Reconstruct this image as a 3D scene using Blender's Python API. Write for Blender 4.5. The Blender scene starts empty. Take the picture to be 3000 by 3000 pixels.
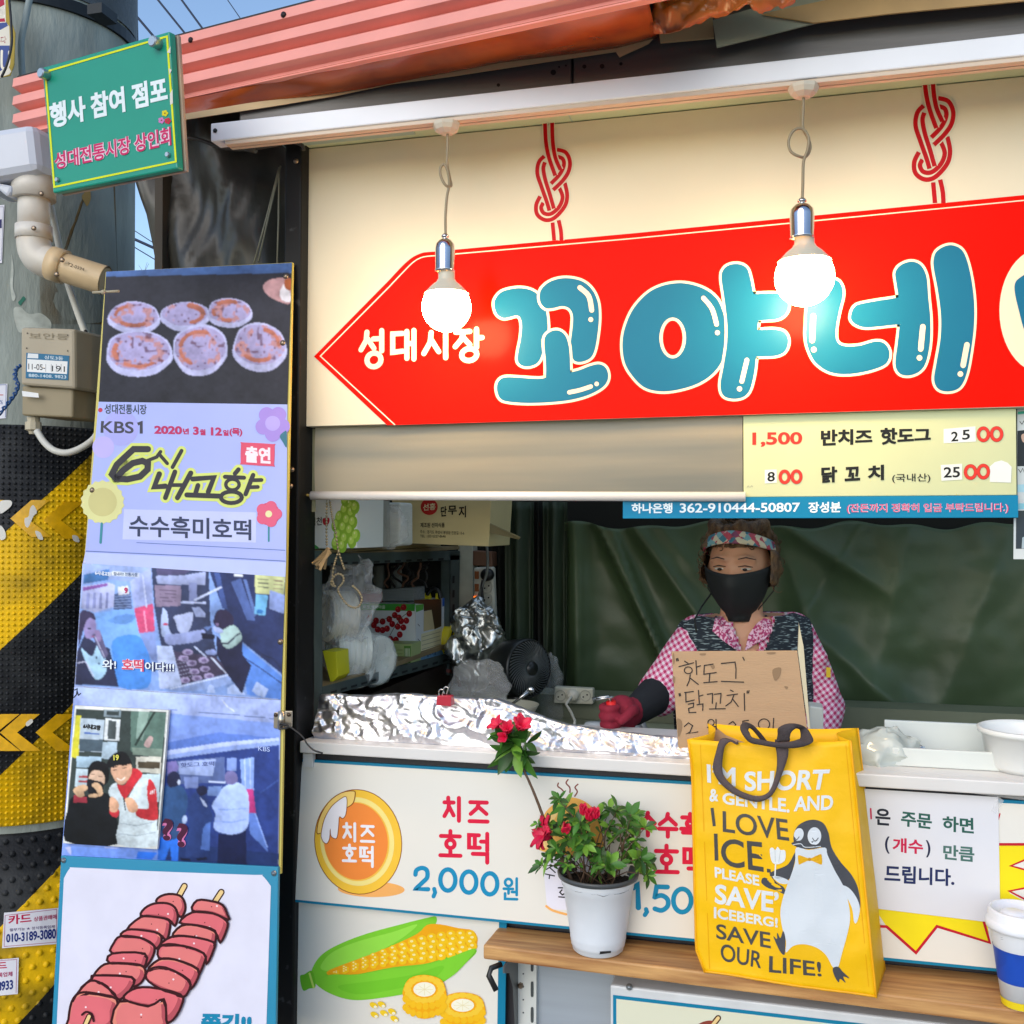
import bpy, bmesh, math, random
from mathutils import Vector, Matrix, noise
from mathutils.geometry import tessellate_polygon
random.seed(7)
SC = bpy.context.scene
COL = SC.collection
rad = math.radians

# ------------------------------------------------------------------ camera
CAM_LOC = Vector((0.0, -2.0, 1.5))
YAW, PITCH = rad(14.57), rad(0.86)
cam_data = bpy.data.cameras.new('camera')
cam_data.sensor_width = 36.0
cam_data.lens = 36.0
cam_data.clip_start = 0.05
cam_data.clip_end = 3000.0
cam = bpy.data.objects.new('camera', cam_data)
cam.location = CAM_LOC
cam.rotation_euler = (rad(90) + PITCH, 0.0, YAW)
COL.objects.link(cam)
SC.camera = cam

# ------------------------------------------------------------------ sky, sun, exposure
world = bpy.data.worlds.new('World')
SC.world = world
world.use_nodes = True
wn, wl = world.node_tree.nodes, world.node_tree.links
sky = wn.new('ShaderNodeTexSky')
sky.sky_type = 'NISHITA'
sky.sun_disc = False
SUN_EL, SUN_AZ = rad(27), rad(194)      # azimuth measured from +Y clockwise: in front of the stall, a little to the left
sky.sun_elevation = SUN_EL
sky.sun_rotation = SUN_AZ
sky.air_density = 1.0
sky.dust_density = 0.4
sky.ozone_density = 1.6
wl.new(sky.outputs[0], wn['Background'].inputs[0])
wn['Background'].inputs[1].default_value = 0.15
sun_data = bpy.data.lights.new('sun', 'SUN')
sun_data.energy = 1.05
sun_data.angle = rad(50)
sun_data.color = (1.0, 0.89, 0.74)
sun = bpy.data.objects.new('sun', sun_data)
sd = Vector((math.sin(SUN_AZ) * math.cos(SUN_EL), math.cos(SUN_AZ) * math.cos(SUN_EL), math.sin(SUN_EL)))
sun.rotation_euler = sd.to_track_quat('Z', 'Y').to_euler()
COL.objects.link(sun)
SC.view_settings.view_transform = 'Standard'
SC.view_settings.look = 'None'
SC.view_settings.exposure = 0.64
SC.view_settings.gamma = 1.0
SC.view_settings.use_curve_mapping = False
SC.cycles.max_bounces = 7
SC.cycles.transparent_max_bounces = 12

# ------------------------------------------------------------------ picture-to-place helpers
_R = (Matrix.Rotation(YAW, 3, 'Z') @ Matrix.Rotation(rad(90) + PITCH, 3, 'X'))
FPX = 3000.0

def ray(px, py):
    return _R @ Vector(((px - 1500.0) / FPX, (1500.0 - py) / FPX, -1.0))

def at(px, py, z):
    """point seen at photo pixel px,py at distance z along the view axis"""
    return CAM_LOC + ray(px, py) * z

def plane(p, n):
    """surface function: pixel -> point on the plane, off metres towards the viewer"""
    p, n = Vector(p), Vector(n).normalized()
    if n.dot(CAM_LOC - p) < 0: n = -n
    def S(px, py, off=0.0):
        r = ray(px, py)
        q = p + n * off
        return CAM_LOC + r * ((q - CAM_LOC).dot(n) / r.dot(n))
    S.n = n
    return S

def yp(y): return plane((0, y, 0), (0, -1, 0))
def zp(z): return plane((0, 0, z), (0, 0, 1))
def xp(x): return plane((x, 0, 0), (1, 0, 0))
def plane3(a, b, c):
    a, b, c = Vector(a), Vector(b), Vector(c)
    return plane(a, (b - a).cross(c - a))
def cyl(cx, cy, r):
    def S(px, py, off=0.0):
        d = ray(px, py); R = r + off
        ox, oy = CAM_LOC.x - cx, CAM_LOC.y - cy
        a = d.x * d.x + d.y * d.y; b = 2 * (ox * d.x + oy * d.y); c = ox * ox + oy * oy - R * R
        D = b * b - 4 * a * c
        t = (-b - math.sqrt(max(D, 0))) / (2 * a)
        return CAM_LOC + d * t
    return S
def sample(px, py, S): return S(px, py)

# ------------------------------------------------------------------ materials
def lin(h, k=1.0):
    h = h.lstrip('#')
    out = []
    for i in (0, 2, 4):
        c = int(h[i:i + 2], 16) / 255.0
        c = c / 12.92 if c <= 0.04045 else ((c + 0.055) / 1.055) ** 2.4
        out.append(min(c * k, 0.9))
    return (out[0], out[1], out[2], 1.0)

_MATS = {}
def mat(name, col, rough=0.6, metal=0.0, spec=0.5, var=0.0, vscale=8.0, bump=0.0, bscale=60.0, col2=None, stretch=None,
        trans=0.0, alpha=1.0, emit=0.0, rvar=0.0, sss=0.0, coat=0.0, sharp=(0.35, 0.65), detail=4.0, k=1.0):
    if name in _MATS: return _MATS[name]
    m = bpy.data.materials.new(name); m.use_nodes = True
    N, L = m.node_tree.nodes, m.node_tree.links
    b = N['Principled BSDF']
    c = lin(col, k) if isinstance(col, str) else (*col[:3], 1.0)
    b.inputs['Base Color'].default_value = c
    b.inputs['Roughness'].default_value = rough
    b.inputs['Metallic'].default_value = metal
    b.inputs['Specular IOR Level'].default_value = spec
    b.inputs['Transmission Weight'].default_value = trans
    b.inputs['Alpha'].default_value = alpha
    b.inputs['Coat Weight'].default_value = coat
    if sss:
        b.inputs['Subsurface Weight'].default_value = sss
        b.inputs['Subsurface Scale'].default_value = 0.01
    if emit:
        b.inputs['Emission Color'].default_value = c
        b.inputs['Emission Strength'].default_value = emit
    if var or bump or rvar or col2:
        tc = N.new('ShaderNodeTexCoord'); mp = N.new('ShaderNodeMapping')
        L.new(tc.outputs['Object'], mp.inputs[0])
        if stretch: mp.inputs['Scale'].default_value = stretch
        if var or rvar or col2:
            nz = N.new('ShaderNodeTexNoise'); nz.inputs['Scale'].default_value = vscale; nz.inputs['Detail'].default_value = detail
            L.new(mp.outputs[0], nz.inputs['Vector'])
            rp = N.new('ShaderNodeValToRGB')
            rp.color_ramp.elements[0].position = sharp[0]; rp.color_ramp.elements[1].position = sharp[1]
            if col2:
                c2 = lin(col2, k)
            else:
                c2 = tuple(max(0, x * (1 - var)) for x in c[:3]) + (1,)
            rp.color_ramp.elements[0].color = c2; rp.color_ramp.elements[1].color = c
            L.new(nz.outputs['Fac'], rp.inputs[0])
            L.new(rp.outputs[0], b.inputs['Base Color'])
            if rvar:
                mr = N.new('ShaderNodeMapRange')
                mr.inputs['To Min'].default_value = max(0.02, rough - rvar); mr.inputs['To Max'].default_value = min(1, rough + rvar)
                L.new(nz.outputs['Fac'], mr.inputs['Value']); L.new(mr.outputs[0], b.inputs['Roughness'])
        if bump:
            nb = N.new('ShaderNodeTexNoise'); nb.inputs['Scale'].default_value = bscale; nb.inputs['Detail'].default_value = 3
            L.new(mp.outputs[0], nb.inputs['Vector'])
            bp = N.new('ShaderNodeBump'); bp.inputs['Strength'].default_value = bump; bp.inputs['Distance'].default_value = 0.01
            L.new(nb.outputs['Fac'], bp.inputs['Height']); L.new(bp.outputs[0], b.inputs['Normal'])
    _MATS[name] = m
    return m

def ink(h, rough=0.42, k=1.0):
    """printed colour"""
    h = h.lstrip('#').lower()
    return mat('print_' + h + ('' if rough == 0.42 else '_%d' % int(rough * 100)) + ('' if k == 1 else '_%d' % int(k * 100)), h, rough, var=0.06, vscale=14, k=k, spec=.16)

# ------------------------------------------------------------------ mesh builder
class MB:
    def __init__(s): s.v = []; s.f = []; s.m = []; s.smooth = []; s.mats = []; s.cur = 0; s.sm = False
    def use(s, m):
        if m not in s.mats: s.mats.append(m)
        s.cur = s.mats.index(m); return s
    def face(s, idx): s.f.append(tuple(idx)); s.m.append(s.cur); s.smooth.append(s.sm)
    def add(s, vs, fs):
        o = len(s.v); s.v.extend(Vector(q) for q in vs)
        for f in fs: s.face([i + o for i in f])
    def hexa(s, a, b, c, d, e, f, g, h):
        """a b c d one side loop, e f g h the opposite side, same order"""
        s.add([a, b, c, d, e, f, g, h], [(0, 1, 2, 3), (7, 6, 5, 4), (0, 4, 5, 1), (1, 5, 6, 2), (2, 6, 7, 3), (3, 7, 4, 0)])
    def box(s, x0, x1, y0, y1, z0, z1):
        s.hexa((x0, y0, z0), (x1, y0, z0), (x1, y0, z1), (x0, y0, z1), (x0, y1, z0), (x1, y1, z0), (x1, y1, z1), (x0, y1, z1))
    def obox(s, c, ax, ay, az):
        """box: centre and three half-axis vectors"""
        c, ax, ay, az = map(Vector, (c, ax, ay, az))
        P = lambda i, j, k: c + ax * i + ay * j + az * k
        s.hexa(P(-1, -1, -1), P(1, -1, -1), P(1, -1, 1), P(-1, -1, 1), P(-1, 1, -1), P(1, 1, -1), P(1, 1, 1), P(-1, 1, 1))
    def slab(s, quad, back):
        """four corner points (front) and a vector to the back"""
        q = [Vector(p) for p in quad]; b = Vector(back)
        s.hexa(*q, *[p + b for p in q])
    def tube(s, pts, r, n=8, caps=True, closed=False):
        pts = [Vector(p) for p in pts]; k = len(pts)
        rs = r if isinstance(r, (list, tuple)) else [r] * k
        o = len(s.v); up = None
        for i in range(k):
            if closed: t = pts[(i + 1) % k] - pts[i - 1]
            else: t = pts[min(i + 1, k - 1)] - pts[max(i - 1, 0)]
            if t.length < 1e-9: t = Vector((0, 0, 1))
            t.normalize()
            if up is None:
                up = Vector((0, 0, 1)) if abs(t.z) < 0.9 else Vector((1, 0, 0))
            u = (up - t * up.dot(t))
            if u.length < 1e-6: u = t.orthogonal()
            u.normalize(); up = u; w = t.cross(u)
            for j in range(n):
                a = 2 * math.pi * j / n
                s.v.append(pts[i] + (u * math.cos(a) + w * math.sin(a)) * rs[i])
        sm = s.sm; s.sm = True
        for i in range(k if closed else k - 1):
            i2 = (i + 1) % k
            for j in range(n):
                s.face((o + i * n + j, o + i * n + (j + 1) % n, o + i2 * n + (j + 1) % n, o + i2 * n + j))
        s.sm = sm
        if caps and not closed:
            s.face([o + j for j in range(n)][::-1]); s.face([o + (k - 1) * n + j for j in range(n)])
    def lathe(s, c, prof, n=28, axis=(0, 0, 1), smooth=True, a0=0.0, a1=2 * math.pi):
        """prof: (radius, height) along axis from c"""
        c = Vector(c); ax = Vector(axis).normalized(); u = ax.orthogonal().normalized()
        if abs(ax.z) > 0.99: u = Vector((1, 0, 0))
        w = ax.cross(u); o = len(s.v); full = abs(a1 - a0 - 2 * math.pi) < 1e-6; m = n if full else n + 1
        for (r, h) in prof:
            for j in range(m):
                a = a0 + (a1 - a0) * j / n
                s.v.append(c + ax * h + (u * math.cos(a) + w * math.sin(a)) * max(r, 1e-5))
        sm = s.sm; s.sm = smooth
        for i in range(len(prof) - 1):
            for j in range(n):
                j2 = (j + 1) % m
                s.face((o + i * m + j, o + i * m + j2, o + (i + 1) * m + j2, o + (i + 1) * m + j))
        s.sm = sm
    def grid(s, fn, nu, nv, smooth=True):
        o = len(s.v)
        for i in range(nu + 1):
            for j in range(nv + 1): s.v.append(Vector(fn(i / nu, j / nv)))
        sm = s.sm; s.sm = smooth
        for i in range(nu):
            for j in range(nv):
                a = o + i * (nv + 1) + j; s.face((a, a + 1, a + nv + 2, a + nv + 1))
        s.sm = sm
    def ball(s, c, r, n=12, m=8, sq=(1, 1, 1)):
        c = Vector(c)
        def f(u, v):
            th = math.pi * u; ph = 2 * math.pi * v
            return c + Vector((math.sin(th) * math.cos(ph) * sq[0], math.sin(th) * math.sin(ph) * sq[1], math.cos(th) * sq[2])) * r
        s.grid(f, m, n)
    def mesh(s, name):
        me = bpy.data.meshes.new(name)
        me.from_pydata([tuple(v) for v in s.v], [], s.f)
        for m in s.mats: me.materials.append(m)
        for i, p in enumerate(me.polygons):
            p.material_index = s.m[i]; p.use_smooth = s.smooth[i]
        me.update()
        if getattr(s, 'colors', None):
            ca = me.color_attributes.new('print', 'FLOAT_COLOR', 'POINT'); nv, im = s.colors; buf = np.ones((len(me.vertices), 4), np.float32); buf[nv:nv + len(im), :3] = im; ca.data.foreach_set('color', buf.ravel())
        else: me.validate()
        return me

# ------------------------------------------------------------------ things and parts
THINGS = []
class Thing:
    def __init__(s, name, label, cat, group=None, kind=None):
        s.name = name; s.label = label; s.cat = cat; s.group = group; s.kind = kind; s.parts = []; s.root = None
        THINGS.append(s)
    def part(s, name, mb, m=None, parent=None, label=None, bevel=0.0, solid=0.0, sub=0):
        if isinstance(mb, MB):
            if m is not None:
                if not mb.mats: mb.mats.append(m)
            me = mb.mesh(name)
        else: me = mb
        o = bpy.data.objects.new(name, me); COL.objects.link(o)
        if label: o['label'] = label
        if sub:
            q = o.modifiers.new('s', 'SUBSURF'); q.levels = sub; q.render_levels = sub
        if solid:
            q = o.modifiers.new('t', 'SOLIDIFY'); q.thickness = solid; q.offset = 0
        if bevel:
            q = o.modifiers.new('b', 'BEVEL'); q.width = bevel; q.segments = 2; q.limit_method = 'ANGLE'; q.angle_limit = rad(40)
        s.parts.append((o, parent)); return o
    def solo(s, mb, m=None, **k):
        o = s.part(s.name, mb, m, **k); s.root = o; return o
def tag(o, t):
    if t.kind: o['kind'] = t.kind
    if t.kind == 'structure': return
    o['label'] = t.label; o['category'] = t.cat
    if t.group: o['group'] = t.group
def bb(me):
    lo = Vector((1e9,) * 3); hi = -lo
    for v in me.vertices:
        for i in range(3): lo[i] = min(lo[i], v.co[i]); hi[i] = max(hi[i], v.co[i])
    return lo, hi
def finalize():
    for t in THINGS:
        if t.root:
            lo, hi = bb(t.root.data); b = Vector(((lo.x + hi.x) / 2, (lo.y + hi.y) / 2, lo.z))
            t.root.data.transform(Matrix.Translation(-b)); t.root.location = b; tag(t.root, t); base = b; root = t.root
        else:
            lo = Vector((1e9,) * 3); hi = -lo
            for o, p in t.parts:
                a, c = bb(o.data)
                for i in range(3): lo[i] = min(lo[i], a[i]); hi[i] = max(hi[i], c[i])
            base = Vector(((lo.x + hi.x) / 2, (lo.y + hi.y) / 2, lo.z))
            root = bpy.data.objects.new(t.name, None); root.empty_display_size = 0.05; COL.objects.link(root); root.location = base; tag(root, t)
        cen = {}
        for o, p in t.parts:
            if o is t.root: continue
            a, c = bb(o.data); m = (a + c) / 2
            o.data.transform(Matrix.Translation(-m)); cen[o] = m
        for o, p in t.parts:
            if o is t.root: continue
            par = p if (p is not None and p is not t.root) else root
            o.parent = par
            o.location = cen[o] - (cen[par] if par in cen else base)

# ------------------------------------------------------------------ flat printed art on a surface
def smooth_loop(pts, n=5, closed=True):
    out = []; k = len(pts)
    rng = range(k) if closed else range(k - 1)
    for i in rng:
        if closed: p0, p1, p2, p3 = pts[i - 1], pts[i], pts[(i + 1) % k], pts[(i + 2) % k]
        else: p0, p1, p2, p3 = pts[max(i - 1, 0)], pts[i], pts[i + 1], pts[min(i + 2, k - 1)]
        for j in range(n):
            t = j / n
            out.append(tuple(0.5 * (2 * p1[d] + (p2[d] - p0[d]) * t + (2 * p0[d] - 5 * p1[d] + 4 * p2[d] - p3[d]) * t * t + (3 * p1[d] - p0[d] - 3 * p2[d] + p3[d]) * t ** 3) for d in range(len(p1))))
    if not closed: out.append(tuple(pts[-1]))
    return out

_TXT = {}
def text_mesh(body, bold):
    key = (body, bold)
    if key in _TXT: return _TXT[key]
    cu = bpy.data.curves.new('t', 'FONT'); cu.body = body; cu.resolution_u = 3 if ord(body[0]) > 0x2000 else 5
    o = bpy.data.objects.new('t', cu); COL.objects.link(o)
    dg = bpy.context.evaluated_depsgraph_get(); dg.update()
    me = bpy.data.meshes.new_from_object(o.evaluated_get(dg))
    bpy.data.objects.remove(o); bpy.data.curves.remove(cu)
    bm = bmesh.new(); bm.from_mesh(me); bpy.data.meshes.remove(me)
    bmesh.ops.remove_doubles(bm, verts=bm.verts, dist=1e-4)
    bm.verts.index_update()
    vs = [(v.co.x, v.co.y, 0.0) for v in bm.verts]; fs = [tuple(v.index for v in f.verts) for f in bm.faces]
    if bold:
        be = [e for e in bm.edges if len(e.link_faces) == 1]
        nrm = {}
        for e in be:
            f = e.link_faces[0]; c = f.calc_center_median(); a, b = e.verts
            d = (b.co - a.co); n = Vector((d.y, -d.x, 0))
            if n.length < 1e-9: continue
            n.normalize()
            if n.dot(c - a.co) > 0: n = -n
            for v in (a, b): nrm.setdefault(v.index, []).append(n)
        ring = {}
        for i, ns in nrm.items():
            s = sum(ns, Vector((0, 0, 0)))
            if s.length < 1e-6: s = ns[0].copy()
            s.normalize(); c = max(0.55, min(s.dot(q) for q in ns))
            ring[i] = len(vs); x, y, _ = vs[i]; vs.append((x + s.x * bold / c, y + s.y * bold / c, 1.0))
        for e in be:
            a, b = e.verts[0].index, e.verts[1].index
            if a in ring and b in ring: fs.append((a, b, ring[b], ring[a]))
    bm.free()
    x0 = min(v[0] for v in vs); x1 = max(v[0] for v in vs); y0 = min(v[1] for v in vs); y1 = max(v[1] for v in vs)
    vs = [((x - x0) / max(x1 - x0, 1e-6), (y - y0) / max(y1 - y0, 1e-6), z) for x, y, z in vs]
    _TXT[key] = (vs, fs); return _TXT[key]

LAY = 0.0002
class Art:
    """flat shapes traced in photo pixels, laid on surface S at real size"""
    def __init__(s, S, base=0.0008, sub=0, rough=0.42, k=1.0): s.S = S; s.mb = MB(); s.base = base; s.sub = sub; s.n = 0; s.rough = rough; s.k = k
    def _m(s, c):
        s.mb.use(c if not isinstance(c, str) else ink(c, s.rough, s.k))
    def _emit(s, vs2, fs, layer, zs=None):
        s.n += 1; off = s.base + layer * LAY + s.n * 6e-6
        if s.sub:
            bm = bmesh.new(); bv = [bm.verts.new((x, y, zs[i] if zs else 0)) for i, (x, y) in enumerate(vs2)]
            for f in fs:
                try: bm.faces.new([bv[i] for i in f])
                except ValueError: pass
            for _ in range(4):
                es = [e for e in bm.edges if e.calc_length() > s.sub]
                if not es: break
                bmesh.ops.subdivide_edges(bm, edges=es, cuts=1)
            bmesh.ops.triangulate(bm, faces=bm.faces)
            bm.verts.index_update(); vs2 = [(v.co.x, v.co.y) for v in bm.verts]; zs = [v.co.z for v in bm.verts] if zs else None; fs = [tuple(v.index for v in f.verts) for f in bm.faces]; bm.free()
        s.mb.add([s.S(x, y, off - (3e-5 * zs[i] if zs else 0)) for i, (x, y) in enumerate(vs2)], fs)
    def poly(s, c, pts, layer=0, holes=()):
        s._m(c); loops = [[Vector((x, y, 0)) for x, y in pts]] + [[Vector((x, y, 0)) for x, y in h] for h in holes]
        flat = [(v.x, v.y) for l in loops for v in l]
        s._emit(flat, [tuple(t) for t in tessellate_polygon(loops)], layer); return s
    def blob(s, c, pts, layer=0, n=5): return s.poly(c, smooth_loop(pts, n), layer)
    def disc(s, c, x, y, rx, ry=None, layer=0, n=28, rot=0.0):
        ry = ry or rx; ca, sa = math.cos(rot), math.sin(rot)
        return s.poly(c, [(x + rx * math.cos(a) * ca - ry * math.sin(a) * sa, y + rx * math.cos(a) * sa + ry * math.sin(a) * ca) for a in [2 * math.pi * i / n for i in range(n)]], layer)
    def stroke(s, c, pts, w, layer=0, smooth=0, closed=False, cap=True):
        if smooth: pts = smooth_loop(pts, smooth, closed)
        P = []
        for p in pts:
            if not P or (abs(p[0] - P[-1][0]) + abs(p[1] - P[-1][1])) > 1e-3: P.append(p)
        if closed and abs(P[0][0] - P[-1][0]) + abs(P[0][1] - P[-1][1]) < 1e-3: P.pop()
        k = len(P)
        if k < 2: return s.disc(c, P[0][0], P[0][1], w / 2, layer=layer, n=12)
        s._m(c); h = w / 2; L = []; R = []
        def nr(a, b):
            dx, dy = b[0] - a[0], b[1] - a[1]; l = math.hypot(dx, dy); return (-dy / l, dx / l)
        for i in range(k):
            if closed: n1, n2 = nr(P[i - 1], P[i]), nr(P[i], P[(i + 1) % k])
            else:
                n1 = nr(P[i - 1], P[i]) if i else nr(P[0], P[1]); n2 = nr(P[i], P[i + 1]) if i < k - 1 else n1
            mx, my = n1[0] + n2[0], n1[1] + n2[1]; l = math.hypot(mx, my)
            if l < 1e-3: mx, my, l = n1[0], n1[1], 1
            mx /= l; my /= l; q = h / max(0.62, mx * n1[0] + my * n1[1])
            L.append((P[i][0] + mx * q, P[i][1] + my * q)); R.append((P[i][0] - mx * q, P[i][1] - my * q))
        vs = L + R; fs = [(i, (i + 1) % k, k + (i + 1) % k, k + i) for i in range(k if closed else k - 1)]
        if cap and not closed:
            for e, nx in ((0, 1), (k - 1, k - 2)):
                dx, dy = P[e][0] - P[nx][0], P[e][1] - P[nx][1]; a0 = math.atan2(dy, dx); o = len(vs)
                vs = vs + [(P[e][0] + h * math.cos(a0 - math.pi / 2 + math.pi * j / 6), P[e][1] + h * math.sin(a0 - math.pi / 2 + math.pi * j / 6)) for j in range(7)]
                fs.append(tuple(range(o, o + 7)))
        s._emit(vs, fs, layer); return s
    def text(s, c, body, quad, layer=0, bold=0.0):
        """quad: bottom-left, bottom-right, top-right, top-left of the ink, in photo pixels"""
        s._m(c); vs, fs = text_mesh(body, bold); a, b, d, e = quad; out = []; zs = []
        for u, v, z in vs:
            out.append(tuple((a[i] * (1 - u) + b[i] * u) * (1 - v) + (e[i] * (1 - u) + d[i] * u) * v for i in (0, 1))); zs.append(z)
        s._emit(out, fs, layer, zs); return s
    def line(s, c, body, x0, y0, x1, y1, h, layer=0, bold=0.0, h2=None):
        """text whose ink runs from bottom-left x0,y0 to bottom-right x1,y1, h tall"""
        h2 = h2 or h
        return s.text(c, body, [(x0, y0), (x1, y1), (x1, y1 - h2), (x0, y0 - h)], layer, bold)
import numpy as np
def npnoise(h, w, cells, seed):
    r = np.random.RandomState(seed); gh, gw = int(h / cells) + 3, int(w / cells) + 3; g = r.rand(gh, gw); y = np.arange(h)[:, None] / cells; x = np.arange(w)[None, :] / cells
    y0, x0 = y.astype(int), x.astype(int); fy, fx = y - y0, x - x0; fy, fx = fy * fy * (3 - 2 * fy), fx * fx * (3 - 2 * fx)
    return (g[y0, x0] * (1 - fx) + g[y0, x0 + 1] * fx) * (1 - fy) + (g[y0 + 1, x0] * (1 - fx) + g[y0 + 1, x0 + 1] * fx) * fy
class PhotoArt(Art):
    """a printed photograph: shapes are sampled on a fine grid and softened, so the print has the blurred edges and tonal variation of a photo"""
    def __init__(s, S, quad, step=2.4, base=.0008, seed=1): super().__init__(S, base); s.q = quad; s.step = step; s.shapes = []; s.vec = Art(S, base + .0004); s.seed = seed; s.col = '#808080'
    def _m(s, c): s.col = c
    def _emit(s, vs2, fs, layer, zs=None): s.n += 1; s.shapes.append((layer, s.n, s.col, vs2, fs))
    def text(s, *a, **k): s.vec.text(*a, **k); return s
    def finish(s, blur=1):
        a, b, c, d = [np.array(p, float) for p in s.q]; w = int(max(np.hypot(*(b - a)), np.hypot(*(c - d))) / s.step); h = int(max(np.hypot(*(d - a)), np.hypot(*(c - b))) / s.step)
        u = (np.linspace(0, 1, w))[None, :, None]; v = np.linspace(0, 1, h)[:, None, None]; P = (a * (1 - u) + b * u) * (1 - v) + (d * (1 - u) + c * u) * v; X, Y = P[..., 0], P[..., 1]
        img = np.full((h, w, 3), .4); N1, N2, N3 = npnoise(h, w, 26, s.seed), npnoise(h, w, 9, s.seed + 1), npnoise(h, w, 3.2, s.seed + 2)
        for layer, n, col, vs, fs in sorted(s.shapes, key=lambda q: (q[0], q[1])):
            A = np.array(vs, float); y0, y1, x0, x1 = A[:, 1].min(), A[:, 1].max(), A[:, 0].min(), A[:, 0].max(); m = np.zeros((h, w), bool); box = (X >= x0) & (X <= x1) & (Y >= y0) & (Y <= y1)
            if not box.any(): continue
            r, cc = np.where(box); r0, r1, c0, c1 = r.min(), r.max() + 1, cc.min(), cc.max() + 1; XX, YY = X[r0:r1, c0:c1], Y[r0:r1, c0:c1]; mm = np.zeros(XX.shape, bool)
            for f in fs:
                p = A[list(f)]; ins = np.zeros(XX.shape, bool); j = len(p) - 1
                for i in range(len(p)):
                    if p[i, 1] != p[j, 1]: ins ^= ((p[i, 1] > YY) != (p[j, 1] > YY)) & (XX < (p[j, 0] - p[i, 0]) * (YY - p[i, 1]) / (p[j, 1] - p[i, 1]) + p[i, 0])
                    j = i
                mm |= ins
            tx = None
            if isinstance(col, tuple): col, tx = col
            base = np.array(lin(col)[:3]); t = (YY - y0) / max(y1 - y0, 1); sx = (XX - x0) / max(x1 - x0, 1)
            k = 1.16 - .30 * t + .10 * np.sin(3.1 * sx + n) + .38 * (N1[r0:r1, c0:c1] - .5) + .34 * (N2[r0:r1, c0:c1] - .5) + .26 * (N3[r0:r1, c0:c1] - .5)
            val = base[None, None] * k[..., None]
            if tx == 'crust':
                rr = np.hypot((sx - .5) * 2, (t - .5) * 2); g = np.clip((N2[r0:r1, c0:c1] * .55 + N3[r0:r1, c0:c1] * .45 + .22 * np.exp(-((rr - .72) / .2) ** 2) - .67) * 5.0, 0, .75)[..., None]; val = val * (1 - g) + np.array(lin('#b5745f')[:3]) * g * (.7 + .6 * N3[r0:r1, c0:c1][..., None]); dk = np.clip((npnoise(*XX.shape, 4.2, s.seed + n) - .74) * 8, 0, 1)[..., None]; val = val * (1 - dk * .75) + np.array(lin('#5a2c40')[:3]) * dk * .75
            sub_ = img[r0:r1, c0:c1]; sub_[mm] = val[mm]
        for _ in range(blur):
            q = np.pad(img, ((1, 1), (1, 1), (0, 0)), mode='edge'); img = (q[:-2, 1:-1] + q[2:, 1:-1] + q[1:-1, :-2] + q[1:-1, 2:] + 2 * q[1:-1, 1:-1]) / 6
        mb = s.vec.mb; nv = len(mb.v); pm = photo_mat(); mb.use(pm); mi = mb.cur
        for i in range(h):
            for j in range(w): mb.v.append(s.S(X[i, j], Y[i, j], s.base))
        for i in range(h - 1):
            for j in range(w - 1): o = nv + i * w + j; mb.face((o, o + 1, o + w + 1, o + w))
        mb.colors = (nv, np.clip(img.reshape(-1, 3), 0, .9)); return mb
def photo_mat():
    if 'photo_print' in _MATS: return _MATS['photo_print']
    m = mat('photo_print', '#808080', .38, spec=.16); n = m.node_tree.nodes.new('ShaderNodeAttribute'); n.attribute_name = 'print'; m.node_tree.links.new(n.outputs['Color'], m.node_tree.nodes['Principled BSDF'].inputs['Base Color']); return m
def crop(ox, oy, sc):
    return lambda pts: [(ox + x / sc, oy + y / sc) for x, y in pts]
def lerp(a, b, t): return a + (b - a) * t
def quadpt(q, u, v):
    """q: TL TR BR BL (Vectors or tuples)"""
    a, b, c, d = map(Vector, q)
    return (a * (1 - u) + b * u) * (1 - v) + (d * (1 - u) + c * u) * v

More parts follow.
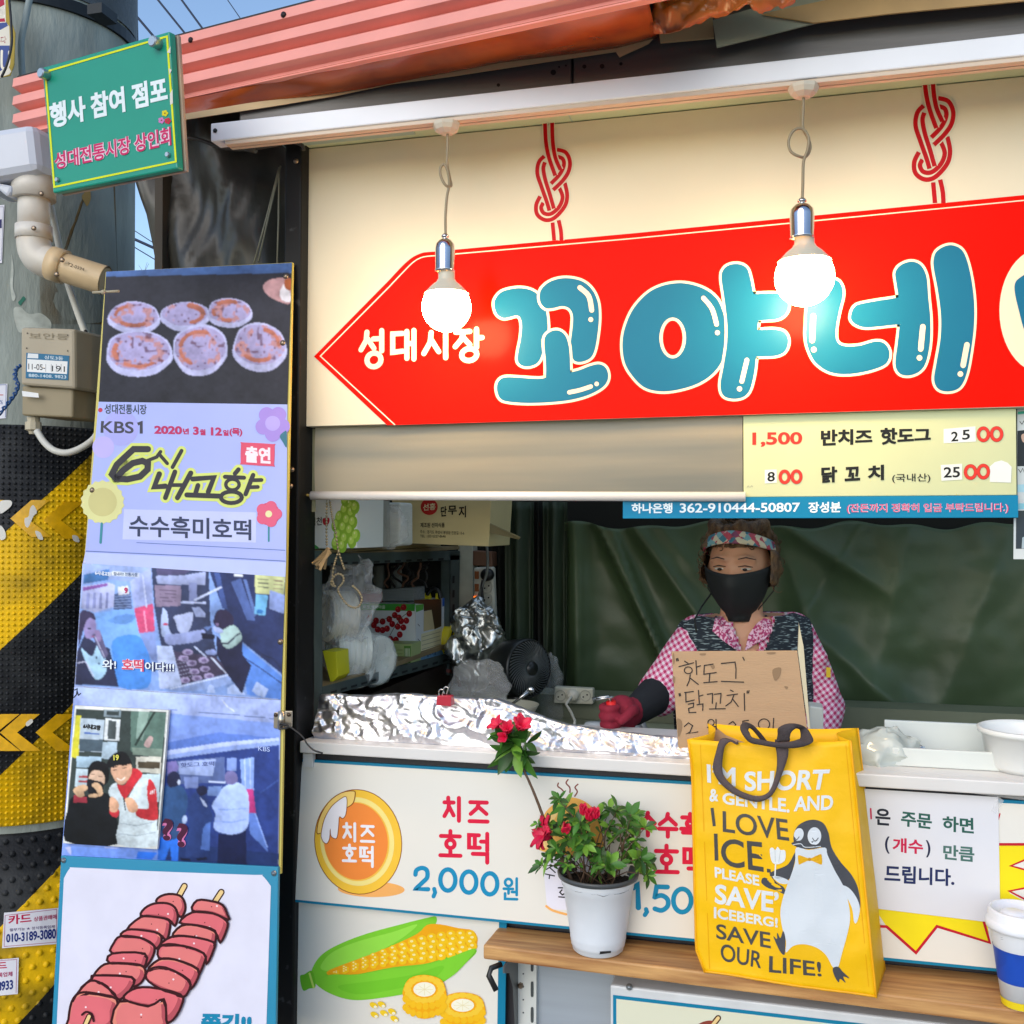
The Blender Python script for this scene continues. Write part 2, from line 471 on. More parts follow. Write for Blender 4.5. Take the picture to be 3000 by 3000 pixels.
# rounded sign-painter strokes for the big Korean letters: strokes in a unit box, y down
HG = {
 '치': [[(.22, .02), (.22, .14)], [(.02, .22), (.5, .22)], [(.27, .24), (.22, .5), (.02, .8)], [(.28, .42), (.5, .76)], [(.78, .02), (.78, .98)]],
 '즈': [[(.06, .1), (.94, .1)], [(.52, .12), (.42, .36), (.08, .62)], [(.5, .3), (.92, .6)], [(.02, .94), (.98, .94)]],
 '호': [[(.5, .0), (.5, .12)], [(.05, .2), (.95, .2)], 'o', [(.5, .66), (.5, .9)], [(.02, .95), (.98, .95)]],
 '떡': [[(.26, .06), (.04, .06), (.04, .5), (.26, .5)], [(.52, .06), (.32, .06), (.32, .5), (.56, .5)], [(.62, .28), (.9, .28)], [(.92, .0), (.92, .6)], [(.22, .72), (.92, .72), (.92, 1.02)]],
 '수': [[(.5, .0), (.44, .22), (.06, .46)], [(.5, .14), (.94, .46)], [(.02, .66), (.98, .66)], [(.5, .68), (.5, 1.0)]],
 '흑': [[(.5, .0), (.5, .08)], [(.08, .15), (.92, .15)], 'h', [(.02, .62), (.98, .62)], [(.12, .77), (.88, .77), (.86, 1.02)]],
 '성': [[(.25, .02), (.22, .25), (.02, .5)], [(.27, .2), (.52, .48)], [(.5, .22), (.8, .22)], [(.82, .0), (.82, .56)], 'b'],
 '대': [[(.44, .08), (.06, .08), (.06, .72), (.46, .7)], [(.62, .02), (.62, .96)], [(.62, .45), (.88, .45)], [(.9, .0), (.9, 1.0)]],
 '시': [[(.3, .04), (.26, .4), (.02, .8)], [(.32, .34), (.58, .76)], [(.84, .0), (.84, 1.0)]],
 '장': [[(.04, .06), (.54, .06)], [(.32, .08), (.24, .3), (.02, .52)], [(.3, .24), (.54, .48)], [(.78, .0), (.78, .58)], [(.78, .28), (.98, .28)], 'b'],
 '원': ['w', [(.04, .5), (.62, .5)], [(.34, .52), (.34, .72)], [(.56, .64), (.84, .64)], [(.86, .0), (.86, .78)], [(.12, .72), (.12, .98), (.88, .98)]],
}
HO = {'o': (.5, .5, .2, .16), 'h': (.5, .4, .17, .12), 'b': (.52, .8, .27, .19), 'w': (.34, .2, .22, .17)}
def round_char(art, c, ch, x, y, w, h, sw, layer=0, skew=0.0):
    f = lambda p: (x + p[0] * w, y + p[1] * h + skew * p[0] * w)
    for s in HG[ch]:
        if isinstance(s, str):
            cx, cy, rx, ry = HO[s]
            art.stroke(c, [f((cx + rx * math.cos(a), cy + ry * math.sin(a))) for a in [2 * math.pi * i / 20 for i in range(20)]], sw, layer, closed=True)
        else: art.stroke(c, [f(p) for p in s], sw, layer)
# ================================================================== setting
t = Thing('road', '', '', kind='structure')
mb = MB(); mb.add([(-900, -900, 0), (900, -900, 0), (900, 900, 0), (-900, 900, 0)], [(0, 1, 2, 3)])
t.solo(mb, mat('asphalt', '#938f87', 0.9, var=0.35, vscale=3, bump=0.4, bscale=120))
t = Thing('pavement', '', '', kind='structure')
mb = MB(); mb.box(-2.6, 3.2, -0.75, 1.6, 0.0, 0.1)
t.solo(mb, mat('pavement_concrete', '#a8a398', 0.9, var=0.25, vscale=5, bump=0.3, bscale=90), bevel=0.01)

# ================================================================== concrete utility pole with the bumpy safety wrap
PC = at(100, 1545, 2.75); PR = 0.25
concrete = mat('pole_concrete', '#98a09a', 0.85, var=0.42, vscale=5.5, bump=0.35, bscale=45, stretch=(1.6, 1.6, 0.5), sharp=(0.3, 0.62))
t = Thing('utility_pole', 'thick grey concrete utility pole with a black and yellow studded wrap round its foot', 'utility pole')
mb = MB(); mb.lathe((PC.x, PC.y, 0), [(PR, 0), (PR, 2.4), (PR * .985, 7)], n=72)
t.part('shaft', mb, concrete)
mb = MB(); mb.lathe((PC.x, PC.y, 2.84), [(PR + .004, 0), (PR + .004, 1.6), (PR, 1.61)], n=64)
t.part('sleeve', mb, mat('pole_sleeve', '#474f55', 0.6, var=0.5, vscale=6, bump=.3))
mb = MB(); mb.lathe((PC.x, PC.y, 2.8), [(PR, 0), (PR + .008, 0), (PR + .008, .03), (PR, .03)], n=64, smooth=False)
mb.obox(at(300, 42, 2.48), (.02, 0, 0), (0, .03, 0), (0, 0, .012))
t.part('steel_band', mb, mat('dark_band', '#23272a', 0.5, metal=.6))
SP = cyl(PC.x, PC.y, PR)
for c, q in ((mat('tape_patch', '#b69555', .8), [(252, 560), (262, 552), (266, 580), (256, 604), (246, 590), (240, 575)]), (mat('green_tape', '#1c6b58', .6), [(53, 886), (60, 878), (68, 868), (75, 876), (66, 886), (60, 895)]),
             (mat('pole_paste', '#c0c6be', .9, var=.3, vscale=30), [(40, 905), (60, 900), (85, 920), (120, 918), (150, 945), (140, 975), (100, 960), (60, 975), (45, 945)]), (mat('pole_paste', '#c0c6be', .9), [(34, 745), (40, 790), (38, 840), (46, 870), (36, 880), (30, 830), (33, 780)]),
             (mat('pole_grime', '#4a453b', .9, var=.4, vscale=25), [(225, 1075), (280, 1070), (300, 1080), (300, 1120), (260, 1125), (228, 1108)])):
    a = Art(SP, base=.0012, sub=22, rough=.85); a.blob(c, q, 0); t.part('paint_patch', a.mb)
rs = mat('stain_shadow_streak', '#7a6238', .9, var=.3, vscale=9)  # brown staining with the shadow of roof and sign painted into it
def soft(m, sx, sy, lo, hi, top):
    N, L = m.node_tree.nodes, m.node_tree.links; tc = N.new('ShaderNodeTexCoord'); mp = N.new('ShaderNodeMapping'); mp.inputs['Scale'].default_value = (sx, sx, sy); L.new(tc.outputs['Object'], mp.inputs[0])
    nz = N.new('ShaderNodeTexNoise'); nz.inputs['Scale'].default_value = 1; nz.inputs['Detail'].default_value = 6; L.new(mp.outputs[0], nz.inputs['Vector']); r = N.new('ShaderNodeMapRange'); r.inputs['From Min'].default_value = lo; r.inputs['From Max'].default_value = hi; r.inputs['To Max'].default_value = top
    gg = N.new('ShaderNodeTexGradient'); gg.gradient_type = 'SPHERICAL'; m2 = N.new('ShaderNodeMapping'); m2.inputs['Scale'].default_value = (4.2, 4.2, 2.6); L.new(tc.outputs['Object'], m2.inputs[0]); L.new(m2.outputs[0], gg.inputs[0])
    ml = N.new('ShaderNodeMath'); ml.operation = 'MULTIPLY'; ml.use_clamp = True; k2 = N.new('ShaderNodeMath'); k2.operation = 'MULTIPLY'; k2.inputs[1].default_value = 3.0; k2.use_clamp = True; L.new(gg.outputs['Fac'], k2.inputs[0])
    L.new(nz.outputs['Fac'], r.inputs[0]); L.new(r.outputs[0], ml.inputs[0]); L.new(k2.outputs[0], ml.inputs[1]); L.new(ml.outputs[0], N['Principled BSDF'].inputs['Alpha'])
soft(rs, 14, 4, .32, .62, .85)
a = Art(SP, base=.0006, sub=22, rough=.85)
a.poly(rs, [(100, 330), (330, 330), (350, 950), (120, 950)], 0)
t.part('stain_and_shadow', a.mb)
# wrap
def stripe_mat(name, STRIPE_P0):
    m = mat(name, '#c9a208', 0.55, spec=.25, var=.01, bump=.15, bscale=150)
    N, L = m.node_tree.nodes, m.node_tree.links; b = N['Principled BSDF']
    for l in list(b.inputs['Base Color'].links): L.remove(l)
    g = N.new('ShaderNodeNewGeometry'); sp = N.new('ShaderNodeSeparateXYZ'); L.new(g.outputs['Position'], sp.inputs[0])
    def M(op, x, y=None):
        n = N.new('ShaderNodeMath'); n.operation = op
        for i, v in enumerate((x, y)):
            if v is None: continue
            if isinstance(v, (int, float)): n.inputs[i].default_value = v
            else: L.new(v, n.inputs[i])
        return n.outputs[0]
    ang = M('ARCTAN2', M('SUBTRACT', sp.outputs[0], PC.x), M('MULTIPLY', M('SUBTRACT', sp.outputs[1], PC.y), -1.0))
    arc = M('MULTIPLY', ang, 0.262)
    # stripe phase: z - arc*slope
    ph = M('SUBTRACT', sp.outputs[2], M('MULTIPLY', arc, STRIPE_SLOPE))
    fr = M('FRACT', M('DIVIDE', M('SUBTRACT', ph, STRIPE_P0), STRIPE_PER))
    yel = M('LESS_THAN', fr, STRIPE_DUTY)
    nz = N.new('ShaderNodeTexNoise'); nz.inputs['Scale'].default_value = 9; nz.inputs['Detail'].default_value = 6; L.new(g.outputs['Position'], nz.inputs['Vector'])
    r1 = N.new('ShaderNodeValToRGB'); r1.color_ramp.elements[0].position = .3; r1.color_ramp.elements[1].position = .6
    r1.color_ramp.elements[0].color = lin('#8d7410'); r1.color_ramp.elements[1].color = lin('#ecbc02'); L.new(nz.outputs['Fac'], r1.inputs[0])
    r2 = N.new('ShaderNodeValToRGB'); r2.color_ramp.elements[0].position = .45; r2.color_ramp.elements[1].position = .75
    r2.color_ramp.elements[0].color = lin('#17191d'); r2.color_ramp.elements[1].color = lin('#3a3c3e'); L.new(nz.outputs['Fac'], r2.inputs[0])
    mx = N.new('ShaderNodeMix'); mx.data_type = 'RGBA'; L.new(yel, mx.inputs[0]); L.new(r2.outputs[0], mx.inputs[6]); L.new(r1.outputs[0], mx.inputs[7])
    L.new(mx.outputs[2], b.inputs['Base Color']); return m
SW = cyl(PC.x, PC.y, .262)
def arcz(p):
    return (math.atan2(p.x - PC.x, -(p.y - PC.y)) * .262, p.z)
a1, z1 = arcz(SW(0, 1573)); a2, z2 = arcz(SW(262, 1326)); a3, z3 = arcz(SW(0, 1905)); a4, z4 = arcz(SW(235, 1692))
STRIPE_SLOPE = ((z2 - z1) / (a2 - a1) + (z4 - z3) / (a4 - a3)) / 2
top_ph = z1 - a1 * STRIPE_SLOPE; bot_ph = z3 - a3 * STRIPE_SLOPE
STRIPE_PER = (top_ph - bot_ph) * 2.1; STRIPE_P0 = bot_ph; STRIPE_DUTY = (top_ph - bot_ph) / STRIPE_PER
wrapm = stripe_mat('wrap_yellow_black', STRIPE_P0); a5, z5 = arcz(SW(45, 2672)); wrapl = stripe_mat('wrap_lower', z5 - a5 * STRIPE_SLOPE - (top_ph - bot_ph))
ztop = SW(60, 1243).z; zmid = SW(60, 2437).z
def wrap(z0, z1, r, step, sr, sh, zoff=0.0):
    mb = MB(); mb.lathe((PC.x, PC.y, z0), [(PR, 0), (r, 0.004), (r, z1 - z0 - .004), (PR, z1 - z0)], n=96)
    nz = int((z1 - z0) / step); na = int(2.0 * r / step)
    for i in range(nz):
        for j in range(-na, na + 1):
            an = j * step / r
            if not (-1.25 < an < 1.35): continue
            z = z0 + step * (i + .6)
            if zoff: an += (i % 2) * step / r * .5
            c = Vector((math.sin(an), -math.cos(an), 0)); tt = Vector((math.cos(an), math.sin(an), 0)); u = Vector((0, 0, 1)); p = Vector((PC.x, PC.y, z)) + c * (r - .0004)
            k = 6; o = [p + (tt * math.cos(2 * math.pi * q / k) + u * math.sin(2 * math.pi * q / k)) * sr for q in range(k)]
            o2 = [p + c * sh + (tt * math.cos(2 * math.pi * q / k) + u * math.sin(2 * math.pi * q / k)) * sr * .5 for q in range(k)]
            mb.sm = True
            mb.add(o + o2, [(q, (q + 1) % k, k + (q + 1) % k, k + q) for q in range(k)] + [tuple(range(k, 2 * k))]); mb.sm = False
    return mb
t.part('studded_wrap', wrap(zmid + .012, ztop, .262, .0138, .0046, .0038), wrapm)
t.part('studded_wrap', wrap(0.1, zmid - .006, .264, .031, .009, .006, 1), wrapl)
orange = mat('reflective_sheet', '#ffb80c', .28, var=.25, vscale=40, coat=.4); worn = mat('reflective_worn', '#d9d6cf', .6)
WORN = {1: [[(88, 1490), (98, 1480), (108, 1500), (98, 1512), (90, 1530), (82, 1545), (74, 1540), (72, 1520), (84, 1512)], [(103, 1556), (118, 1560), (126, 1580), (112, 1578)]], 0: [[(0, 1470), (30, 1466), (34, 1480), (12, 1500), (0, 1502)], [(0, 1540), (14, 1555), (16, 1576), (0, 1580)]], 2: [[(212, 1568), (228, 1572), (232, 1588), (216, 1584)]], 4: [[(76, 2118), (92, 2106), (96, 2116), (80, 2128)]]}
for k, (x, y) in enumerate(((-105, 1465), (30, 1465), (128, 1470), (-60, 2092), (0, 2092), (104, 2092))):
    w = 62 if x > 100 else 66; h = 108; a = Art(SW, base=.0045, sub=16, rough=.3)
    a.poly(orange, [(x + 62, y), (x + 117, y), (x + 50, y + h * .5), (x + 120, y + h), (x + 62, y + h), (x, y + h * .5)], 0)
    for q in WORN.get(k, []): a.blob(worn, q, 1)
    t.part('reflective_chevron', a.mb)

# stickers on the wrap
def paper_sticker(name, label, quad, drw, S=SW, base=.0098, cat='sticker'):
    th = Thing(name, label, cat); a = Art(S, base=base, sub=14, rough=.5); a.poly('#e4e4ee', quad, 0); drw(a)
    th.solo(a.mb)
def d1(a):
    a.stroke('#b0527e', [(15, 2682), (166, 2664), (166, 2760), (12, 2773)], 1.5, 1, closed=True)
    a.line('#c01f50', '카드', 24, 2710, 92, 2703, 28, 2, .03); a.line('#b03060', '상품권매매', 99, 2700, 166, 2692, 14, 2, .02)
    a.line('#5a4a78', '할부가능 ★ 정식등록업체', 28, 2729, 160, 2719, 9, 2, .01); a.line('#1b2f7c', '010-3189-3080', 18, 2762, 164, 2750, 25, 2, .03, 30)
paper_sticker('card_loan_sticker', 'white sticker printed in red and navy with a phone number on the yellow lower wrap', [(12, 2674), (172, 2660), (174, 2765), (6, 2778)], d1)
def d2(a):
    a.line('#c01f50', '드', -8, 2838, 20, 2836, 18, 2, .03); a.line('#b03060', '록업체', -6, 2864, 36, 2860, 14, 2, .02); a.line('#1b2f7c', '8933', -8, 2905, 38, 2898, 28, 2, .03)
    a.stroke('#b0527e', [(-8, 2815), (49, 2811), (47, 2908)], 1.5, 1)
paper_sticker('cut_off_sticker', 'smaller white sticker cut by the left edge, below the card sticker', [(-14, 2812), (55, 2806), (52, 2912), (-14, 2918)], d2)
def d3(a):
    a.stroke('#2d4f94', [(-12, 1128), (18, 1127), (16, 1222)], 1.5, 1); a.line('#2d4f94', '%', 0, 1184, 8, 1184, 12, 2); a.stroke('#c03040', [(-6, 1157), (9, 1157)], 2, 2)
paper_sticker('small_notice', 'small white notice with a blue border under the meter box wires', [(-16, 1126), (22, 1124), (18, 1225), (-16, 1228)], d3, SP, .002, 'notice')
def d4(a):
    a.poly('#34386b', [(-10, 644), (5, 642), (5, 668), (-10, 670)], 2); a.stroke('#8d90a8', [(-10, 606), (10, 606), (4, 762), (-10, 765)], 1.5, 1)
paper_sticker('framed_notice', 'white framed notice on the pole beside the drain pipe', [(-14, 602), (13, 600), (6, 770), (-14, 773)], d4, SP, .002, 'notice')
# torn banner at the top of the pole
th = Thing('torn_banner', 'torn yellow edged banner with red and blue lettering tied to the pole top', 'banner')
a = Art(plane(at(20, 100, 2.42), (0.1, -1, 0)), base=0, rough=.6)
a.poly('#a89240', [(-40, -20), (26, -20), (32, 60), (45, 96), (42, 190), (30, 222), (-40, 236)], 0)
a.poly('#dcd6c8', [(-40, -20), (16, -20), (18, 66), (28, 78), (30, 128), (22, 190), (34, 210), (28, 218), (0, 228), (-40, 232)], 1)
a.poly('#b02c48', [(-40, -20), (10, -20), (14, 14), (0, 22), (-40, 20)], 2); a.poly('#44558f', [(-40, 72), (20, 66), (24, 76), (2, 88), (-40, 100)], 2)
a.poly('#44558f', [(-40, 134), (29, 134), (24, 190), (0, 210), (-40, 214)], 2); a.stroke('#e6dfd0', [(6, 150), (6, 195), (16, 200), (26, 190), (28, 152)], 7, 3, 4)
a.line('#b04a58', '다', 2, 128, 19, 126, 20, 3, .02); a.line('#f2e9e4', '이', 0, 52, 15, 50, 30, 3, .03); a.poly('#b02c48', [(-30, 58), (14, 54), (16, 64), (-30, 66)], 2)
th.part('sheet', a.mb, solid=.002)
mb = MB(); mb.tube([at(x, y, 2.40) for x, y in smooth_loop([(26, -10), (32, 60), (34, 130), (20, 190), (4, 226)], 5, False)], .003, 6); th.part('tie_wire', mb, mat('black_cable', '#15161a', .5))

# white conduit hanging down the pole
cond = mat('conduit_white', '#c6c4bb', .5, col2='#2a2a2a', vscale=22, sharp=(.34, .37))
t = Thing('thin_conduit', 'pale plastic conduit running up the pole beside the torn banner', 'conduit')
mb = MB(); mb.tube([at(x, y, 2.46) for x, y in smooth_loop([(92, -30), (74, 60), (62, 124), (64, 200), (70, 300), (72, 420)], 4, False)], .0075, 10); t.solo(mb, mat('pale_conduit', '#8f9c9c', .6, var=.2))
t = Thing('cable_conduit', 'white cable with peeling black tape looping under the meter box', 'cable')
mb = MB(); mb.tube([at(x, y, z) for x, y, z in smooth_loop([(140, 560, 2.47), (160, 660, 2.45), (190, 800, 2.45), (222, 900, 2.45), (252, 985, 2.45), (276, 1070, 2.45), (290, 1150, 2.45), (296, 1230, 2.43), (280, 1278, 2.4), (245, 1308, 2.38), (200, 1326, 2.37), (160, 1320, 2.37), (130, 1296, 2.38), (108, 1262, 2.39)], 6, False)], .0078, 10)
t.solo(mb, cond)
t = Thing('blue_wire', 'twisted pair of blue wires beside the meter box', 'wire')
mb = MB(); cl = smooth_loop([(62, 1070), (48, 1080), (44, 1104), (52, 1128), (44, 1152), (28, 1175), (8, 1200), (-10, 1222)], 10, False)
for ph in (0, math.pi):
    mb.tube([at(x + 5 * math.cos(i * .55 + ph), y + 3 * math.sin(i * .55 + ph), 2.42 + .003 * math.sin(i * .55 + ph)) for i, (x, y) in enumerate(cl)], .0023, 6)
t.solo(mb, mat('blue_insulation', '#1f4b82', .45))

# drain pipe
pvc = mat('pvc_pipe', '#d3cdc4', .45, col2='#b08d5c', vscale=6, sharp=(.38, .58), bump=.03)
screwm = mat('screw_steel', '#8a7a6a', .35, metal=.8)
t = Thing('drain_pipe', 'stained white plastic drain pipe with an elbow under the green sign', 'drain pipe')
def D(x, y, z=2.34): return at(x, y, z)
pipe_r = .0375
mb = MB(); mb.tube([D(100, 500), D(100, 600), D(99, 672)], pipe_r * .92, 28); t.part('upper_pipe', mb, pvc)
mb = MB(); mb.tube([D(x, y) for x, y in smooth_loop([(99, 668), (99, 705), (103, 735), (118, 758), (142, 768), (166, 776)], 5, False)], pipe_r * .98, 28); t.part('elbow', mb, mat('pvc_elbow', '#cfc9bf', .4, col2='#b39468', vscale=8, sharp=(.3, .6)))
mb = MB(); mb.tube([D(140, 768), D(200, 788), D(308, 822)], pipe_r * .9, 28, caps=False); mb.tube([D(308, 822), D(300, 819.5)], pipe_r * .8, 24); t.part('lower_pipe', mb, mat('pvc_lower', '#cfb48c', .45, var=.2, vscale=9))
for pts, k in (([(98, 512), (99, 585)], 1.26), ([(99, 662), (99, 702)], 1.06)):
    mb = MB(); mb.tube([D(*p) for p in pts], pipe_r * k, 28); c = t.part('collar', mb, pvc)
mb = MB(); mb.tube([D(150, 771), D(190, 784)], pipe_r * 1.04, 28); t.part('collar', mb, mat('pvc_lower', '#c0a079', .45))
for x, y in ((122, 568), (100, 669), (183, 762), (167, 804)):
    mb = MB(); mb.lathe(at(x, y, 2.305 if y < 600 else 2.297), [(.0055, 0), (.0055, .003), (.003, .0045), (0, .0045)], n=12, axis=(0.2, -1, 0)); mb.tube([at(x, y, 2.31), at(x, y, 2.36)], .002, 6)
    t.part('screw', mb, screwm)
a = Art(plane(at(230, 790, 2.303), (0.1, -1, 0)), base=.0, rough=.6); a.text('#4a3a28', 'T2-0394', [(196, 778), (246, 794), (248, 785), (199, 769)], 0); t.part('stamp', a.mb)
# gutter end
t = Thing('gutter_box', 'white plastic gutter box above the drain pipe', 'gutter')
mb = MB(); mb.slab([at(-120, 392, 2.28), at(96, 357, 2.28), at(112, 500, 2.28), at(-120, 540, 2.28)], (0, .16, 0)); t.part('trough', mb, mat('gutter_white', '#c3c8d4', .35, var=.06), bevel=.018)
mb = MB(); mb.slab([at(-40, 528, 2.3), at(34, 543, 2.3), at(32, 562, 2.3), at(20, 577, 2.3), ][:4], (0, .05, 0)); t.part('bracket', mb, mat('gutter_white', '#c3c8d4', .35), bevel=.006)
t = Thing('cable_tie', 'short beige plastic tie poking from the poster board edge', 'cable tie')
mb = MB(); mb.tube([at(272, 857, 2.1), at(348, 853, 2.08)], .0028, 6); mb.ball(at(302, 856, 2.085), .005); t.solo(mb, mat('tie_beige', '#a89c84', .5))

# meter box
beige = mat('meter_beige', '#a89c86', .5, var=.1, vscale=12)
t = Thing('meter_box', 'beige electric meter box with a blue numbered label on the pole', 'meter box')
mb = MB(); mb.slab([at(60, 958, 2.37), at(218, 963, 2.37), at(220, 1140, 2.37), at(60, 1128, 2.37)], (.02, .14, 0)); t.part('lid', mb, beige, bevel=.006)
mb = MB(); mb.slab([at(64, 1130, 2.385), at(214, 1136, 2.385), at(212, 1224, 2.385), at(63, 1217, 2.385)], (.02, .13, 0)); t.part('lower_cover', mb, mat('meter_beige_dark', '#8f8266', .5, var=.1), bevel=.004)
mb = MB(); mb.lathe(at(98, 1222, 2.41), [(.014, .0), (.014, -.012), (.018, -.012), (.018, -.03), (.011, -.034), (.009, -.04), (0, -.04)], n=10, smooth=False); t.part('cable_gland', mb, mat('gland_white', '#b8ad94', .5))
a = Art(plane(at(140, 1040, 2.37), _R @ Vector((0, 0, 1))), base=.0012)
a.poly('#2f6f94', [(77, 1033), (203, 1042), (200, 1114), (75, 1108)], 0); a.poly('#e9eaea', [(80, 1052), (198, 1059), (196, 1096), (79, 1089)], 1)
a.line('#22262c', '11-05-', 83, 1082, 132, 1085, 17, 2, .01); a.line('#22262c', '191', 152, 1088, 190, 1090, 17, 2, .0)
for x in (134, 150, 165, 179): a.stroke('#4b4f55', [(x, 1067), (x, 1089)], 1, 2)
a.line('#cfe0ea', '880-1408. 9823', 84, 1104, 194, 1109, 9, 2, .01); a.line('#d9e6ee', '상도3동', 130, 1052, 185, 1056, 11, 2, .01); a.poly('#dfe3e6', [(82, 1035), (112, 1037), (112, 1050), (80, 1049)], 1)
a.line('#8d826c', '보안등', 85, 992, 200, 996, 18, 1, 0); a.poly('#e6e6e6', [(64, 1145), (112, 1152), (114, 1165), (66, 1161)], -1)
for x, y in ((80, 976), (198, 982), (78, 1020), (198, 1028)): a.disc('#38342c', x, y, 2, layer=1, n=10)
t.part('label', a.mb)

# ================================================================== sky beyond: wires and a bare tree
for i, (p0, p1, z, r, lb) in enumerate((((395, -10), (398, 125), 9, .025, 'thick dark service cable hanging beside the pole top'), ((455, -10), (560, 120), 14, .014, 'middle overhead wire crossing the strip of sky'), ((525, -10), (620, 120), 14, .014, 'right overhead wire above the pink awning'),
        ((398, 45), (470, 130), 12, .014, 'left overhead wire meeting the green sign top'), ((660, -10), (705, 55), 18, .008, 'faint thin overhead wire at the far right of the sky'), ((370, 690), (470, 735), 16, .022, 'black overhead wire in the gap beside the pole'), ((370, 710), (470, 770), 20, .01, 'grey wire below the black wire in the gap'), ((370, 660), (470, 725), 22, .009, 'fine grey wire above the black wire in the gap'))):
    t = Thing('overhead_wire', lb, 'wire', 'overhead wires'); mb = MB()
    a_, b_ = Vector(at(*p0, z)), Vector(at(*p1, z)); d = b_ - a_
    mb.tube([a_ - d * (3 if i else 1), a_, b_, b_ + d * 3], r, 6); t.solo(mb, mat('wire_dark', '#1d2c48', .6))
t = Thing('bare_tree', 'bare winter tree top showing in the gap beside the pole', 'tree')
mb = MB(); root = at(450, 1000, 22)
def branch(p, d, l, r, k):
    q = p + d * l; mb.tube([p, p + d * l * .5 + Vector((random.uniform(-.03, .03), 0, 0)) * l, q], [r, r * .8, r * .6], 5)
    if k:
        for _ in range(4):
            branch(p + d * l * random.uniform(.35, 1), (d + Vector((random.uniform(-.8, .8), random.uniform(-.5, .5), random.uniform(-.1, .5)))).normalized(), l * random.uniform(.45, .7), r * .55, k - 1)
tm = mat('bark_grey', '#6f6a66', .9)
mb.tube([Vector((root.x, root.y, 0)), root], [.16, .08], 8); t.part('trunk', mb, tm)
mb = MB()
for k in range(6): branch(root - Vector((0, 0, .2 * k)), Vector((random.uniform(-.6, .6), random.uniform(-.3, .3), 1)).normalized(), 1.0, .03, 3)
t.part('crown', mb, tm)
# ================================================================== coral metal awning and what is under it
fa, fb = at(50, 1545, 2.38), at(1700, 1545, 1.66)
FN = Vector((fb.y - fa.y, -(fb.x - fa.x), 0)).normalized()
FP = plane(fa, FN); FN = FP.n
coral = mat('coral_metal', '#ee9e92', .42, spec=.25, var=.12, vscale=5, bump=.02, bscale=20)
t = Thing('metal_awning', 'ribbed coral pink metal awning edge sloping over the stall front', 'awning')
TL, TR, BR, BL = FP(50, 235), FP(2010, -268), FP(2010, -32), FP(50, 392)
prof = [(0, -.012), (0, .012), (.30, .012), (.40, -.004), (.42, -.004)]
rows = []
for k in range(3):
    for (v, d) in ((0, .010), (.50, .010), (.66, -.011), (.70, -.011), (.72, -.009)):
        rows.append(((k + v) / 3, d))
rows = [(0, -.03), (0, .010)] + rows[1:] ; rows = rows[:-2] + [(1.0, -.011), (1.0, -.05)]
# crest, underside, recess slope back out
rows = [(0, -.04), (0.0, .009)]
for k in range(3):
    b = k / 3
    rows += [(b + .16, .012), (b + .225, -.012)]
    if k < 2: rows += [(b + .3333, .009)]
rows += [(1.0, -.004), (1.0, -.02)]
mb = MB(); N_ = 40
def awn(i, j):
    v, d = rows[j]; u = i / N_
    return quadpt((TL, TR, BR, BL), u, v) + FN * d
o = 0
for i in range(N_ + 1):
    for j in range(len(rows)): mb.v.append(awn(i, j))
for i in range(N_):
    for j in range(len(rows) - 1):
        a = i * len(rows) + j; mb.face((a, a + 1, a + 1 + len(rows), a + len(rows)))
t.part('ribbed_sheet', mb, coral, solid=.0012)
for x, y in ((832, 44), (560, 118)):
    mb = MB(); mb.lathe(FP(x, y, .0115), [(.006, 0), (.006, .003), (.0, .004)], n=8, axis=FN); t.part('roofing_screw', mb, mat('roof_screw', '#2a2022', .5, metal=.5))
# the roof above the stall, so that the sky does not shine in
mb = MB()
mb.slab([TL + Vector((0, 0, -.02)), TR + Vector((0, 0, -.02)), Vector((2.6, .17, 2.62)), Vector((-1.5, .17, 2.42))], (0, 0, .03))
t.part('roof_sheet', mb, mat('roof_sheet', '#2c2422', .7))
m = bpy.data.materials.new('roof_translucent'); m.use_nodes = True; N_2 = m.node_tree.nodes; N_2.remove(N_2['Principled BSDF'])
tr_ = N_2.new('ShaderNodeBsdfTranslucent'); tr_.inputs[0].default_value = (.93, .96, .88, 1); m.node_tree.links.new(tr_.outputs[0], N_2['Material Output'].inputs[0])
t = Thing('daylight_roof', 'unseen translucent plastic roof that lets daylight into the stall', 'roof')
mb = MB(); mb.grid(lambda u, v: (lerp(-1.4, 2.34, u), lerp(.175, 1.5, v), lerp(2.62, 2.5, v) + .008 * math.sin(u * 300)), 240, 1); t.solo(mb, m)  # unseen roof, made translucent so daylight fills the inside
# brown soffit
Y_S = -.135
t = Thing('soffit_sheet', 'orange brown glossy sheet under the awning edge with a torn cream backing', 'soffit')
top = [(480, 300), (535, 287), (800, 228), (1100, 163), (1400, 98), (1697, 33), (1898, -10)]
low = [(470, 352), (535, 342), (800, 297), (1079, 262), (1312, 215), (1460, 186), (1697, 158), (1803, 144), (1924, 112)]
def pl_at(pl, u):
    L = [0]
    for a, b in zip(pl, pl[1:]): L.append(L[-1] + math.hypot(b[0] - a[0], b[1] - a[1]))
    d = u * L[-1]
    for i in range(len(pl) - 1):
        if d <= L[i + 1] + 1e-6:
            q = (d - L[i]) / max(L[i + 1] - L[i], 1e-6); return (lerp(pl[i][0], pl[i + 1][0], q), lerp(pl[i][1], pl[i + 1][1], q))
    return pl[-1]
YS = yp(Y_S)
def sof(u, v):
    a = FP(*pl_at(top, u), -.006); b = YS(*pl_at(low, u)); p = a.lerp(b, v)
    w = math.sin(v * math.pi); return p + Vector((0, 0, .012 * w * noise.noise(Vector((u * 9, v * 2, .3))))) - Vector((0, 0, .004 * w))
mb = MB(); mb.grid(sof, 60, 10)
